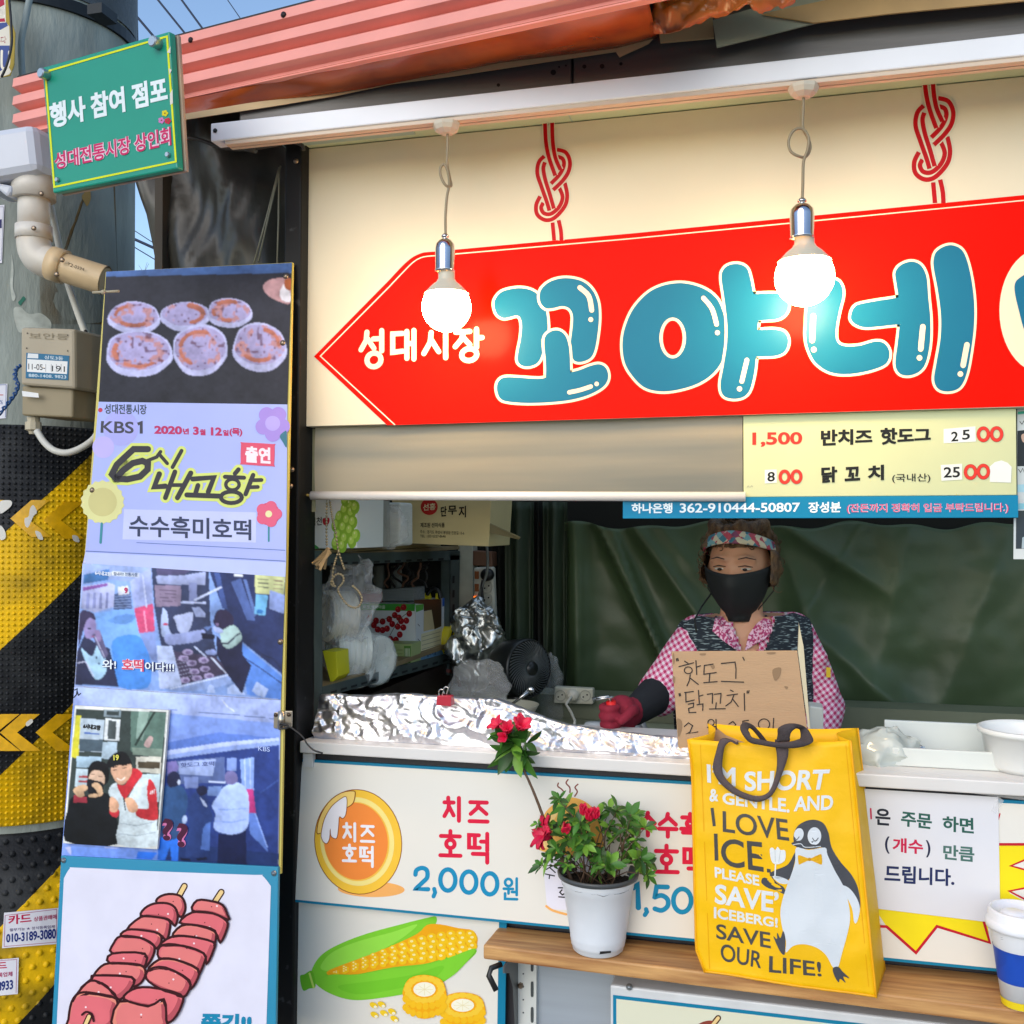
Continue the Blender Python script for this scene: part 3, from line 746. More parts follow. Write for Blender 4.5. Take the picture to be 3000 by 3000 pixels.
t.part('brown_sheet', mb, mat('brown_vinyl', '#b8561e', .26, col2='#8f3c1c', vscale=7, spec=.7, bump=.12, bscale=9), solid=.001)
Y2 = yp(-.139)
a = Art(Y2, base=0, rough=.6)
cream_st = mat('cream_backing', '#cdb184', .6, var=.1)
a.poly(cream_st, [(470, 346), (800, 290), (1079, 255), (1312, 208), (1500, 176), (1697, 150), (1803, 138), (1922, 104), (1900, 129), (1815, 168), (1804, 152), (1697, 168), (1600, 182), (1312, 226), (1150, 246), (980, 282), (800, 312), (470, 362)], 0)
t.part('cream_backing', a.mb, solid=.002)
# torn brown tape, sheets to the right
t = Thing('torn_vinyl', 'crumpled torn brown vinyl hanging at the awning break', 'vinyl')
def vin(u, v):
    px = lerp(1915, 2330, u); yt = lerp(-30, -60, u); yb = lerp(98, 2, u) + 10 * math.sin(u * 9)
    p = at(px, lerp(yt, yb, v), lerp(1.78, 1.68, u)); n = noise.noise(Vector((u * 7, v * 4, 2))) + .5 * noise.noise(Vector((u * 19, v * 9, 5)))
    return p + Vector((.004 * n, -.024 * n - .02 * math.sin(v * 3.1), .004 * n))
mb = MB(); mb.grid(vin, 48, 14); t.solo(mb, mat('torn_brown', '#a0522c', .3, col2='#c8742c', vscale=9, spec=.6), solid=.001)
t = Thing('soffit_board', 'cream and grey green boards showing behind the torn brown vinyl', 'board')
Ybd = yp(-.142)
a = Art(Ybd, base=0, rough=.6)
a.poly(mat('cream_board', '#cbb283', .65, var=.15), [(1926, 60), (2085, 20), (2092, 112), (1935, 126)], 0)
t.part('cream_board', a.mb, solid=.006)
a = Art(yp(-.165), base=0, rough=.6); a.poly(mat('grey_green_board', '#a3a68e', .6, var=.12), [(2088, 60), (2260, 10), (2420, -10), (2400, 66), (2200, 116), (2100, 140)], 0); t.part('grey_board', a.mb, solid=.004)
a = Art(yp(-.172), base=0, rough=.6); a.poly(mat('tan_board', '#bf9a62', .55, var=.2), [(2232, 42), (2400, 6), (2700, -60), (4200, -290), (4200, -180), (3000, 4), (2600, 42), (2386, 68)], 0); t.part('tan_board', a.mb, solid=.004)

# steel beam
XB0, XB1 = yp(-.13)(700, 300).x, yp(-.13)(4200, 300).x
steel = mat('beam_steel', '#6a6866', .42, metal=.35, var=.3, vscale=4, stretch=(.4, 3, 6), bump=.05)
t = Thing('steel_beam', 'dark grey steel beam with bolt holes above the white strip', 'beam')
xj = yp(-.13)(1676, 215).x
mb = MB(); mb.box(XB0, xj - .002, -.13, -.03, 2.318, 2.50); t.part('beam_length', mb, steel, bevel=.004)
mb = MB(); mb.box(xj + .002, XB1, -.13, -.03, 2.318, 2.56); t.part('beam_length', mb, steel, bevel=.004)
a = Art(yp(-.13), base=.0008)
for x, y, r in ((1712, 195, 6), (1764, 194, 7), (1819, 187, 5), (1658, 192, 3), (1638, 196, 3), (1621, 212, 8), (1460, 249, 5)): a.disc(mat('hole_black', '#0c0c0d', .8), x, y, r, layer=0, n=14)
t.part('bolt_hole', a.mb)
# white strip
white_al = mat('white_strip', '#e6e8ee', .38, var=.05, vscale=6)
YB = yp(-.17); x0 = YB(617, 380).x; x1 = YB(4200, 0).x
t = Thing('lighting_strip', 'long white metal strip under the steel beam that carries the pendant lamps', 'light strip')
mb = MB(); mb.box(x0, x1, -.17, -.132, 2.276, 2.313); t.part('channel', mb, white_al, bevel=.0025)
mb = MB(); mb.box(x0 + .03, x1, -.166, -.150, 2.268, 2.2765); mb.box(x0 + .03, x1, -.147, -.136, 2.268, 2.2765); t.part('track', mb, mat('track_white', '#cdb9a4', .4), bevel=.001)
mb = MB(); mb.lathe(YB(631, 383), [(.0045, -.001), (.0045, .002), (0, .003)], n=10, axis=(0, -1, 0)); t.part('screw', mb, mat('black_screw', '#202024', .4, metal=.5))
# ceiling inside
sx0 = yp(0.0)(883, 900).x
t = Thing('stall_ceiling', 'pale green ceiling board seen above the sign', 'ceiling')
mb = MB(); mb.box(sx0 + .004, 2.3, -.12, .10, 2.312, 2.317); t.part('panel', mb, mat('ceiling_green', '#c3cfb0', .6, var=.15, vscale=3))
mb = MB(); xx = yp(-.03)(1665, 335).x
for q in (xx, xx - .62): mb.box(q, q + .003, -.1, 0.4, 2.3115, 2.3125)
mb.box(sx0 + .01, -.72, -.1, -.02, 2.3095, 2.3115)
t.part('joint_strip', mb, mat('joint_pale', '#9fb3ac', .5))
# ================================================================== main sign
SGN = yp(0.0); sx0 = SGN(883, 900).x; sx1 = SGN(4200, 900).x
t = Thing('shop_sign', 'wide cream shop sign with a red arrow and fat teal Korean letters', 'sign')
mb = MB(); mb.box(sx0, sx1, 0.0, .03, 1.7152, 2.310); t.part('panel', mb, mat('sign_cream', '#dcd3bc', .4, spec=.15, var=.05, vscale=3), bevel=.001)
A = crop(850, 650, 1.932); B = crop(1800, 600, 1.61); Z2 = crop(800, 0, 2.147)
RED, CRM, TEAL = mat('sign_red', (.74, .0055, .001), .2, spec=.03, var=.03), '#efe0c4', '#1f7a9c'
CRMM = mat('sign_cream_print', '#eddcbf', .32, spec=.15); TEALM = mat('sign_teal', '#14698c', .3, spec=.12, var=.05)
a = Art(SGN, base=.0006)
corner = smooth_loop(A([(560, 330), (640, 245), (690, 203), (730, 182), (760, 173), (820, 168)]), 4, False)
a.poly(RED, A([(135, 762)]) + corner + [(1850, 684), (3000, 571.5), (4150, 459), (4150, 1160), (2945, 1192), (1134, 1245.5)], 0)
inner = smooth_loop(A([(560, 368), (665, 258), (705, 222), (740, 203), (775, 195), (830, 191)]), 4, False)
a.stroke(CRMM, A([(594, 1150), (171, 760)]) + inner + [(1850, 699), (3000, 587), (4150, 475)], 3.4, 1, cap=False)
t.part('arrow', a.mb)
a = Art(SGN, base=.0006)
def bubble(pts, layer):
    lp = smooth_loop(pts, 5)
    a.stroke(CRMM, lp, 15, layer, closed=True); a.poly(CRMM, lp, layer); a.poly(TEALM, lp, layer + 1)
bubble(A([(1155, 470), (1165, 430), (1200, 395), (1260, 378), (1320, 376), (1375, 392), (1420, 430), (1448, 500), (1458, 610), (1440, 690), (1420, 765), (1395, 802), (1350, 818), (1310, 812), (1288, 785), (1292, 730), (1306, 660), (1312, 590), (1303, 545), (1280, 530), (1240, 540), (1205, 544), (1170, 520)]), 1)
bubble(A([(1412, 430), (1420, 385), (1460, 345), (1520, 322), (1590, 320), (1660, 340), (1710, 385), (1740, 450), (1748, 530), (1742, 620), (1725, 720), (1700, 770), (1650, 792), (1608, 785), (1590, 740), (1588, 680), (1598, 600), (1600, 530), (1580, 490), (1540, 477), (1490, 488), (1450, 490), (1422, 465)]), 3)
bubble(A([(1438, 690), (1446, 645), (1480, 618), (1520, 615), (1555, 640), (1575, 690), (1583, 760), (1586, 848), (1592, 850), (1640, 838), (1700, 815), (1750, 806), (1788, 828), (1800, 880), (1775, 930), (1700, 975), (1600, 1005), (1480, 1020), (1350, 1025), (1240, 1018), (1190, 1000), (1170, 950), (1178, 905), (1215, 880), (1300, 882), (1400, 888), (1443, 882), (1448, 870), (1447, 790)]), 5)
Bp = lambda *p: B(list(p))
bubble(B([(38, 660), (50, 580), (90, 490), (160, 415), (240, 378), (330, 370), (420, 395), (480, 440), (510, 500), (527, 570), (532, 640), (515, 720), (470, 790), (400, 840), (310, 870), (220, 880), (140, 860), (80, 800), (48, 740)]), 1)
c = B([(275, 628)])[0]; a.disc(CRMM, *c, 39, 60, 3); a.disc(RED, *c, 29, 51, 4)
bubble(B([(505, 345), (515, 305), (545, 283), (590, 280), (625, 300), (642, 350), (655, 414), (664, 420), (740, 418), (790, 425), (820, 465), (810, 510), (770, 538), (690, 545), (680, 550), (675, 585), (685, 590), (750, 588), (800, 600), (820, 640), (805, 690), (760, 712), (680, 716), (668, 725), (660, 790), (640, 870), (610, 905), (560, 915), (515, 900), (500, 850), (515, 760), (530, 660), (532, 560), (518, 440)]), 5)
bubble(B([(905, 560), (912, 470), (945, 400), (985, 360), (1030, 350), (1065, 370), (1078, 420), (1060, 500), (1045, 580), (1048, 640), (1080, 665), (1150, 665), (1230, 645), (1275, 655), (1298, 700), (1280, 750), (1210, 780), (1110, 798), (1020, 790), (950, 745), (915, 680), (903, 620)]), 1)
bubble(B([(1115, 525), (1130, 485), (1170, 465), (1330, 438), (1338, 430), (1330, 370), (1325, 320), (1350, 285), (1400, 268), (1445, 285), (1472, 340), (1480, 430), (1490, 540), (1488, 650), (1470, 740), (1440, 785), (1390, 805), (1345, 795), (1325, 750), (1335, 660), (1344, 575), (1336, 565), (1200, 578), (1150, 570), (1122, 550)]), 3)
bubble(B([(1505, 260), (1520, 220), (1560, 195), (1600, 192), (1640, 215), (1665, 270), (1685, 360), (1697, 470), (1695, 580), (1680, 700), (1660, 800), (1630, 860), (1580, 880), (1530, 870), (1508, 825), (1520, 740), (1538, 630), (1540, 520), (1525, 400), (1508, 310)]), 5)
for f, pts, w, s in ((A, [(1640, 372), (1690, 420), (1707, 500)], 28, 1.932), (A, [(1702, 553), (1702, 553)], 28, 1.932), (A, [(1580, 965), (1640, 952), (1702, 932)], 24, 1.932), (A, [(1735, 917)] * 2, 26, 1.932), (B, [(420, 440), (460, 490), (482, 563)], 22, 1.61), (B, [(486, 603)] * 2, 24, 1.61),
        (B, [(625, 732), (601, 833)], 22, 1.61), (B, [(590, 868)] * 2, 25, 1.61), (B, [(938, 525), (933, 640)], 26, 1.61), (B, [(941, 683)] * 2, 27, 1.61), (B, [(1455, 575), (1445, 680)], 26, 1.61), (B, [(1439, 722)] * 2, 27, 1.61), (B, [(1663, 660), (1645, 757)], 26, 1.61), (B, [(1632, 798)] * 2, 27, 1.61)):
    a.stroke(CRMM, f(pts), w / s, 7, smooth=4 if len(pts) > 2 else 0)
# the cream disc and letter that run out of the frame
a.disc(CRMM, 3052, 910, 124, 182, 1, n=48); a.blob(TEALM, [(2972, 840), (2990, 812), (3030, 800), (3070, 850), (3090, 940), (3060, 1010), (3010, 985), (2985, 910)], 3)
t.part('shop_name', a.mb)
a = Art(SGN, base=.0006)
for ch, x, y, w, h in (('성', 1056, 972, 76, 106), ('대', 1146, 972, 74, 84), ('시', 1240, 972, 78, 80), ('장', 1332, 968, 82, 92)): round_char(a, CRMM, ch, x, y, w, h, 15, 2, -.06)
t.part('market_name', a.mb)
# knots
KN = [([(1710, 765), (1716, 890), (1735, 990), (1775, 1105)], 6), ([(1755, 765), (1759, 890), (1775, 990), (1808, 1068)], 6),
      ([(1785, 941), (1840, 958), (1867, 1015), (1858, 1080), (1820, 1138), (1762, 1195)], 4), ([(1790, 985), (1822, 1000), (1829, 1040), (1802, 1098), (1748, 1155)], 4),
      ([(1706, 982), (1672, 1020), (1662, 1090), (1690, 1180), (1722, 1270), (1738, 1325)], 2), ([(1710, 1020), (1700, 1060), (1712, 1130), (1740, 1220), (1766, 1312)], 2),
      ([(1680, 1235), (1655, 1290), (1662, 1350), (1712, 1384), (1770, 1370), (1833, 1300), (1850, 1230), (1835, 1150)], 0), ([(1700, 1275), (1686, 1308), (1705, 1342), (1750, 1344), (1800, 1300), (1821, 1240), (1800, 1180)], 0),
      ([(1758, 1400), (1768, 1512)], 0), ([(1796, 1385), (1810, 1450), (1814, 1512)], 0)]
KRED = mat('knot_red', '#b00410', .35, spec=.1)
for k in range(2):
    a = Art(SGN, base=.0006)
    for pts, ly in KN:
        q = Z2(pts)
        if k: q = [(2735 + (x - 1619.8) * 1.155, 281.6 + (y - 433.2) * 1.155) for x, y in q]
        sc = 1.155 if k else 1
        a.stroke(mat('sign_cream', '#e0d3b6', .4), q, 17.5 * sc, ly, smooth=5, cap=False); a.stroke(KRED, q, 11.6 * sc, ly + 1, smooth=5, cap=False)
    t.part('rope_knot', a.mb)

# ================================================================== pendant lamps
chrome = mat('chrome', '#c9c6c8', .12, metal=1.0); cordm = mat('cord_grey', '#8f8268', .5)
bulb_on = mat('bulb_glow', (1, .69, .34), .4, emit=52.0); bulb_off = mat('bulb_shell', '#c9c2b0', .35)
def lamp(label, rose, cord, sock, globe, z):
    s = z / 3000.0; t = Thing('pendant_lamp', label, 'lamp', 'bare bulbs under the white strip')
    P = lambda x, y: at(x, y, z)
    rx, ry = rose; rc = P(rx, ry)
    mb = MB(); mb.lathe(Vector((rc.x, rc.y, 2.268)), [(.0, -.02), (.012, -.02), (.022, -.014), (.026, -.006), (.026, 0)], n=8, smooth=False); t.part('ceiling_rose', mb, mat('rose_white', '#cfc6b4', .45))
    mb = MB(); mb.tube([P(x, y) + Vector((0, dz, 0)) for x, y, dz in smooth_loop(cord, 6, False)], .0026, 8); t.part('cord', mb, cordm)
    sx, sy0, sy1, sr = sock; c = P(sx, sy1); H = (sy1 - sy0) * s; R = sr * s
    mb = MB(); mb.lathe(c, [(R * .85, 0), (R, .0), (R, .004), (R * .97, .006), (R * .97, H * .62), (R * .9, H * .76), (R * .6, H * .87), (R * .28, H * .91), (R * .2, H * .93), (R * .36, H * .96), (R * .36, H), (R * .2, H * 1.05), (0, H * 1.05)], n=32); t.part('lamp_socket', mb, chrome)
    gx, gy, gr = globe; g = P(gx, gy); r = gr * s; top = (gy - sy1) * s
    mb = MB(); mb.lathe(g, [(r * .34, top + .004), (r * .34, r * 1.16), (r * .42, r * 1.02), (r * .62, r * .86), (r * .84, r * .62), (r * .9, r * .54)], n=36); b = t.part('bulb_neck', mb, bulb_off)
    mb = MB(); mb.lathe(g, [(r * math.cos(q), r * math.sin(q)) for q in [rad(33) - rad(123) * i / 16 for i in range(17)]], n=36); t.part('bulb', mb, bulb_on)
YB = yp(-.152)
zA = YB(1308, 900).__sub__(CAM_LOC).dot(_R @ Vector((0, 0, -1))); zB = YB(2357, 812).__sub__(CAM_LOC).dot(_R @ Vector((0, 0, -1)))
lamp('left lit bulb hanging beside the arrow tip from a knotted cord', (1308, 365), [(1312, 372, 0), (1311, 440, 0), (1310, 480, 0), (1316, 520, .004), (1320, 542, .004), (1308, 545, -.004), (1294, 520, -.004), (1292, 495, -.004), (1303, 484, -.004), (1314, 505, -.004), (1316, 540, 0), (1309, 580, 0), (1305, 640, 0), (1306, 700, 0)], (1304, 690, 797, 30), (1308, 900, 72), zA)
lamp('right lit bulb hanging over the last teal letters from a wide looped cord', (2354, 250), [(2355, 258, 0), (2353, 320, 0), (2352, 372, 0), (2366, 400, .004), (2374, 430, .004), (2362, 456, .004), (2340, 460, -.004), (2316, 445, -.004), (2310, 415, -.004), (2325, 385, -.004), (2350, 380, -.004), (2368, 405, -.004), (2366, 440, -.003), (2354, 475, 0), (2352, 540, 0), (2350, 595, 0)], (2350, 586, 700, 36), (2357, 812, 85), zB)

# ================================================================== blind and price board
YBL = yp(.02)
t = Thing('roller_blind', 'rolled grey vinyl blind with a white bottom rail below the sign', 'blind')
xl, xr = YBL(925, 1350).x, YBL(2176, 1350).x; zt, zb = 1.722, YBL(1500, 1450).z
mb = MB(); mb.grid(lambda u, v: (lerp(xl, xr, u), .022 - .010 * math.sin(v * 2.4 + .3) + .002 * math.sin(u * 11 + v * 3), lerp(zt, zb, v)), 40, 20)
bv = mat('blind_vinyl', '#c2b394', .4, col2='#8c8b7c', vscale=3.4, stretch=(.25, 1, 5), spec=.4)
nb_ = bv.node_tree.nodes; tl_ = nb_.new('ShaderNodeBsdfTranslucent'); tl_.inputs[0].default_value = (.72, .70, .62, 1); mx_ = nb_.new('ShaderNodeMixShader'); mx_.inputs[0].default_value = .5
bv.node_tree.links.new(nb_['Principled BSDF'].outputs[0], mx_.inputs[1]); bv.node_tree.links.new(tl_.outputs[0], mx_.inputs[2]); bv.node_tree.links.new(mx_.outputs[0], nb_['Material Output'].inputs[0])
t.part('vinyl_sheet', mb, bv)
mb = MB(); pa, pb = yp(.004)(912, 1452), yp(.004)(2184, 1455); mb.tube([pa, pb], .0093, 18); t.part('bottom_rail', mb, mat('rail_white', '#ded8d2', .35))
mb = MB(); mb.tube([yp(.004)(884, 1449), pa], .003, 8); mb.ball(yp(.004)(886, 1446), .006); mb.ball(yp(.004)(889, 1456), .004); t.part('rail_pin', mb, mat('brass_pin', '#a98f4a', .35, metal=.7))
t = Thing('side_track', 'olive translucent strip at the left end of the blind', 'track')
mb = MB(); mb.slab([yp(.03)(882, 1256), yp(.03)(928, 1256), yp(.03)(922, 1500), yp(.03)(884, 1500)], (0, .004, 0)); t.solo(mb, mat('track_olive', '#a09a78', .4, var=.2, vscale=30))
PRB = yp(.012); Cc = crop(1750, 1150, 1.5456)
t = Thing('price_board', 'cream price board with red prices above a blue bank account strip', 'sign')
px0, px1, pxs = PRB(2178, 1350).x, PRB(2978, 1350).x, PRB(1825, 1490).x
zs = (PRB(2178, 1455).z + PRB(2978, 1451).z) / 2; z0 = (PRB(1825, 1519).z + PRB(2978, 1517).z) / 2
mb = MB(); mb.box(px0, px1, .012, .018, zs, 1.7148); t.part('price_panel', mb, mat('price_cream', '#c9cea2', .4, spec=.15, var=.04), bevel=.0008)
mb = MB(); mb.box(pxs, px1 + .002, .010, .018, z0, zs - .0005); st = t.part('blue_strip', mb, mat('strip_blue', '#0b7fa8', .38, spec=.15, var=.04), bevel=.0008)
a = Art(PRB, base=.0006)
def T(c, s, q, ly=1, b=.0): a.text(c, s, Cc(q), ly, b)
PR_, BK = '#d8352c', '#1d1f20'
T(PR_, '1,500', [(702, 247), (928, 243), (928, 178), (702, 180)], 1, .03); T(BK, '반치즈', [(1012, 243), (1245, 232), (1245, 164), (1012, 168)], 1, .04); T(BK, '핫도그', [(1282, 238), (1510, 222), (1510, 158), (1282, 160)], 1, .04)
a.poly('#dfe4e2', Cc([(1568, 165), (1712, 153), (1714, 222), (1568, 230)]), 0); T(BK, '2', [(1602, 222), (1634, 220), (1634, 176), (1602, 178)], 1, .02); T(BK, '5', [(1652, 215), (1687, 212), (1687, 167), (1652, 170)], 1, .02)
def ring(x, y, rx, ry, w):
    q = Cc([(x, y)])[0]; pts = [(q[0] + rx * math.cos(i * .2618) / 1.5456, q[1] + ry * math.sin(i * .2618) / 1.5456) for i in range(24)]
    a.stroke('#8c1f22', pts, (w + 3) / 1.5456, 1, closed=True); a.stroke('#e03a30', pts, w / 1.5456, 2, closed=True)
for x, y in ((1748, 189), (1808, 188)): ring(x, y, 23, 28, 13)
for x, y in ((848, 382), (902, 381)): ring(x, y, 20, 26, 12)
for x, y in ((1690, 360), (1748, 358)): ring(x, y, 23, 28, 13)
a.poly('#e2e6df', Cc([(758, 350), (812, 348), (813, 408), (758, 412)]), 0); T(BK, '8', [(770, 404), (804, 402), (804, 358), (770, 360)], 1, .02)
T(BK, '닭', [(1014, 410), (1086, 406), (1086, 334), (1014, 336)], 1, .04); T(BK, '꼬', [(1120, 402), (1190, 398), (1190, 334), (1120, 338)], 1, .04); T(BK, '치', [(1224, 400), (1298, 396), (1298, 326), (1224, 332)], 1, .04)
T('#26282a', '(국내산)', [(1335, 410), (1508, 408), (1508, 366), (1335, 368)], 1, .01)
a.poly('#e2e6df', Cc([(1555, 328), (1652, 322), (1652, 394), (1558, 400)]), 0); T(BK, '25', [(1568, 386), (1642, 384), (1642, 336), (1568, 338)], 1, .02)
a.poly('#e4e8e4', Cc([(1777, 405), (1777, 335), (1800, 315), (1830, 307), (1858, 318), (1876, 337), (1873, 408)]), 0); T('#9da08c', '^^', [(676, 430), (706, 428), (706, 420), (676, 422)])
t.part('price_lettering', a.mb)
a = Art(yp(.010), base=.0006)
WH = '#e6f0f4'
T(WH, '하나은행', [(155, 547), (340, 547), (340, 500), (155, 501)], 1, .03); T(WH, '362-910444-50807', [(373, 545), (918, 541), (918, 498), (373, 501)], 1, .02); T(WH, '장성분', [(955, 545), (1103, 543), (1103, 494), (955, 496)], 1, .03)
q = [(1130, 549), (1862, 547), (1862, 499), (1130, 503)]; T('#e3c6dc', '(잔돈까지 정확히 입금 부탁드립니다.)', q, 1, .034); T('#cc2f66', '(잔돈까지 정확히 입금 부탁드립니다.)', q, 2, .0)
t.part('account_lettering', a.mb)
# photos stuck at the far right
for lb, quad, y in (('dark snapshot on the tarp at the right edge under the price board', [(2970, 1518), (3120, 1512), (3120, 1640), (2969, 1638)], .03), ('strip of snapshots beside the price board at the right edge', [(2980, 1196), (3120, 1190), (3120, 1514), (2981, 1516)], .03)):
    t = Thing('photo_print', lb, 'photo'); a = Art(yp(y), base=0); a.poly('#cfd6d6', quad, 0)
    if quad[0][1] > 1400: a.poly('#39434a', [(2977, 1508), (3120, 1506), (3120, 1606), (2976, 1608)], 1); a.poly('#a9b9bf', [(2995, 1575), (3030, 1560), (3030, 1606), (2993, 1607)], 2)
    else:
        a.poly('#3fae94', [(2982, 1206), (3100, 1196), (3100, 1204), (2982, 1214)], 1); a.poly('#2c3338', [(2981, 1262), (3100, 1250), (3100, 1365), (2981, 1366)], 1); a.blob('#c8a793', [(2992, 1275), (3010, 1270), (3015, 1290), (2998, 1296)], 2)
        a.poly('#a9d3e0', [(2981, 1420), (3100, 1412), (3100, 1440), (2981, 1442)], 1); a.poly('#8ecbd9', [(2981, 1475), (3100, 1470), (3100, 1490), (2981, 1492)], 1); a.poly('#3c4648', [(2981, 1496), (3100, 1494), (3100, 1512), (2981, 1514)], 1)
        a.stroke('#22282c', [(2984, 1375), (2990, 1384), (2996, 1372), (3002, 1386)], 2, 2); a.stroke('#22282c', [(2988, 1235), (2994, 1243), (3002, 1230)], 2, 2)
    t.solo(a.mb)

# ================================================================== green sign
g0 = at(122, 198, 2.02); g1 = at(496, 91, 1.86); g3 = at(155, 566, 2.02)
GP = plane3(g0, g1, g3); gq = [GP(122, 198), GP(496, 91), GP(520, 494), GP(155, 566)]
t = Thing('notice_sign', 'green notice sign with white and pink lettering in front of the awning end', 'sign')
mb = MB(); mb.slab(gq, -GP.n * .016); t.part('board', mb, mat('green_board', '#0f8f76', .35, var=.08, vscale=6), bevel=.003)
mb = MB(); mb.slab([p - GP.n * .0165 + Vector((.004, 0, -.001)) for p in gq], -GP.n * .008); t.part('backing', mb, mat('backing_beige', '#b59a7c', .5, col2='#6f6f70', vscale=7), bevel=.002)
Gz = crop(0, 0, 2.147); a = Art(GP, base=.0008)
a.stroke('#d8e024', Gz([(284, 452), (1050, 229), (1106, 1016), (341, 1176)]), 5.6, 0, closed=True)
a.text('#dfe9ec', '행사 참여 점포', Gz([(318, 812), (1058, 640), (1045, 476), (308, 652)]), 1, .04)
q = Gz([(345, 1070), (1079, 912), (1072, 795), (338, 962)]); a.text('#e3c3d2', '성대전통시장 상인회', q, 1, .07); a.text('#c62a62', '성대전통시장 상인회', q, 2, .02)
for x, y, c in ((1037, 712, '#d9c81e'), (1015, 757, '#c77ab8'), (1055, 760, '#c22840')):
    for k in range(5): a.disc(c, *Gz([(x + 12 * math.cos(k * 1.256), y + 12 * math.sin(k * 1.256))])[0], 4.2, layer=1, n=10)
    a.disc('#7a5a30', *Gz([(x, y)])[0], 2.4, layer=2, n=8)
for q in ([(1050, 330), (1072, 290), (1072, 335)], [(1062, 430), (1080, 440), (1066, 470)], [(1068, 590), (1085, 560), (1088, 650), (1070, 660)]): a.poly('#d8d2c8', Gz(q), 1)
t.part('lettering', a.mb)
for x, y, r, h in ((300, 475, 26, .016), (1000, 278, 30, .016), (368, 1132, 13, .004), (1062, 975, 15, .004)):
    px, py = Gz([(x, y)])[0]; s = (GP(px, py) - CAM_LOC).length / 3000; R = r / 2.147 * s * 1.03
    mb = MB(); mb.lathe(GP(px, py), [(R, 0), (R, h), (R * .8, h + .002), (0, h + .002)], n=20, axis=GP.n, smooth=False); t.part('bolt', mb, mat('bolt_silver', '#b5b8ba', .3, metal=.85))
mb = MB(); mb.tube([GP(430, 200, -.026), FP(440, 200)], .008, 8); mb.tube([GP(200, 250, -.026), FP(205, 262)], .008, 8); t.part('bracket', mb, mat('black_screw', '#202024', .4, metal=.5))

# ================================================================== tarp at the left of the post
tarpg = mat('tarp_grey', '#45443f', .36, var=.4, vscale=6, spec=.5, bump=.3, bscale=12)
t = Thing('side_tarp', 'wrinkled dark grey tarp hung between the pole and the black post', 'tarp')
def trp(u, v):
    xl = pl_at([(372, 380), (388, 520), (412, 610), (440, 700), (466, 900), (480, 1100)], v); xr = pl_at([(860, 300), (846, 600), (838, 1100)], v)
    px = lerp(xl[0], xr[0], u); py = lerp(lerp(250, 220, u), 1100, v)
    n = .03 * math.sin(u * 5 + 1 + v) + .018 * noise.noise(Vector((u * 5, v * 4, 1))) + .012 * math.sin((u * 3 - v * 2) * 4) + .012 * abs(noise.noise(Vector((u * 9 + v * 5, v * 7, 3))))
    return YTP(px, py) + Vector((0, n - .05 * (1 - u) ** 2, 0))
YTP = yp(.08)
mb = MB(); mb.grid(trp, 50, 40); t.solo(mb, tarpg, solid=.001)
t = Thing('tie_cord', 'pale cords forming a narrow triangle in front of the dark tarp', 'cord')
mb = MB()
for q in ([(818, 490), (780, 640), (742, 780)], [(818, 490), (816, 640), (812, 780)], [(822, 486), (790, 620), (757, 765)]): mb.tube([yp(-.0)(*p) for p in q], .0022, 6)
t.solo(mb, mat('cord_pale', '#8f8c78', .5))
t = Thing('sagging_cable', 'dark cable sagging between the green sign and the sign corner', 'cable')
mb = MB(); mb.tube([yp(-.06)(x, y) for x, y in smooth_loop([(535, 404), (580, 408), (650, 432), (720, 438), (790, 428), (850, 416), (884, 425), (890, 440)], 5, False)], .004, 8)
mb.tube([yp(-.06)(715, 433), yp(-.06)(750, 440)], .007, 8); t.solo(mb, mat('cable_grey', '#3c3a36', .5))
# black post
t = Thing('black_post', 'thick black steel post between the posters and the sign', 'post')
yf = yp(-.035)
mb = MB(); mb.slab([yf(836, 330), yf(885, 330), yf(858, 3060), yf(806, 3060)], (0, .085, 0)); t.part('post', mb, mat('post_black', '#0e0f12', .5, spec=.25, col2='#3b3d40', vscale=40, sharp=(.24, .34)), bevel=.004)
for x, y in ((868, 473), (856, 1376), (852, 1424)):
    mb = MB(); mb.lathe(yf(x, y), [(.0055, 0), (.0055, .003), (.0, .005)], n=10, axis=(0, -1, 0)); t.part('bolt', mb, screwm)
# ================================================================== leaning poster board
b0 = yp(-.05)(313, 795); b1 = yp(-.05)(855, 770); b2 = yp(-.22)(500, 2990)
BP = plane3(b0, b1, b2)
edge_y = mat('board_edge', '#c4b65a', .5)
t = Thing('poster_board', 'tall leaning board pasted with food and market posters beside the black post', 'poster board')
mb = MB(); mb.slab([BP(310, 796, -.001), BP(857, 769, -.001), BP(822, 2560, -.001), BP(181, 2525, -.001)], -BP.n * .007); t.part('board', mb, edge_y)
P7 = crop(0, 700, 2.147); PA = crop(150, 1550, 2.576); PB = crop(150, 2000, 2.576)
a = PhotoArt(BP, [(311, 796), (855, 770), (842, 1185), (289, 1177)], seed=3)
a.poly('#4b6aa4', [(311, 790), (860, 765), (853, 802), (300, 812)], 0); a.poly('#4b6aa4', [(311, 797), (855, 771), (853, 802), (308, 812)], 0)
a.poly('#2a2b36', [(300, 811), (860, 799), (850, 1190), (280, 1182)], 0)
crust = ('#a79ecb', 'crust'); rim = '#bfc0ea'; brown = '#b06a58'
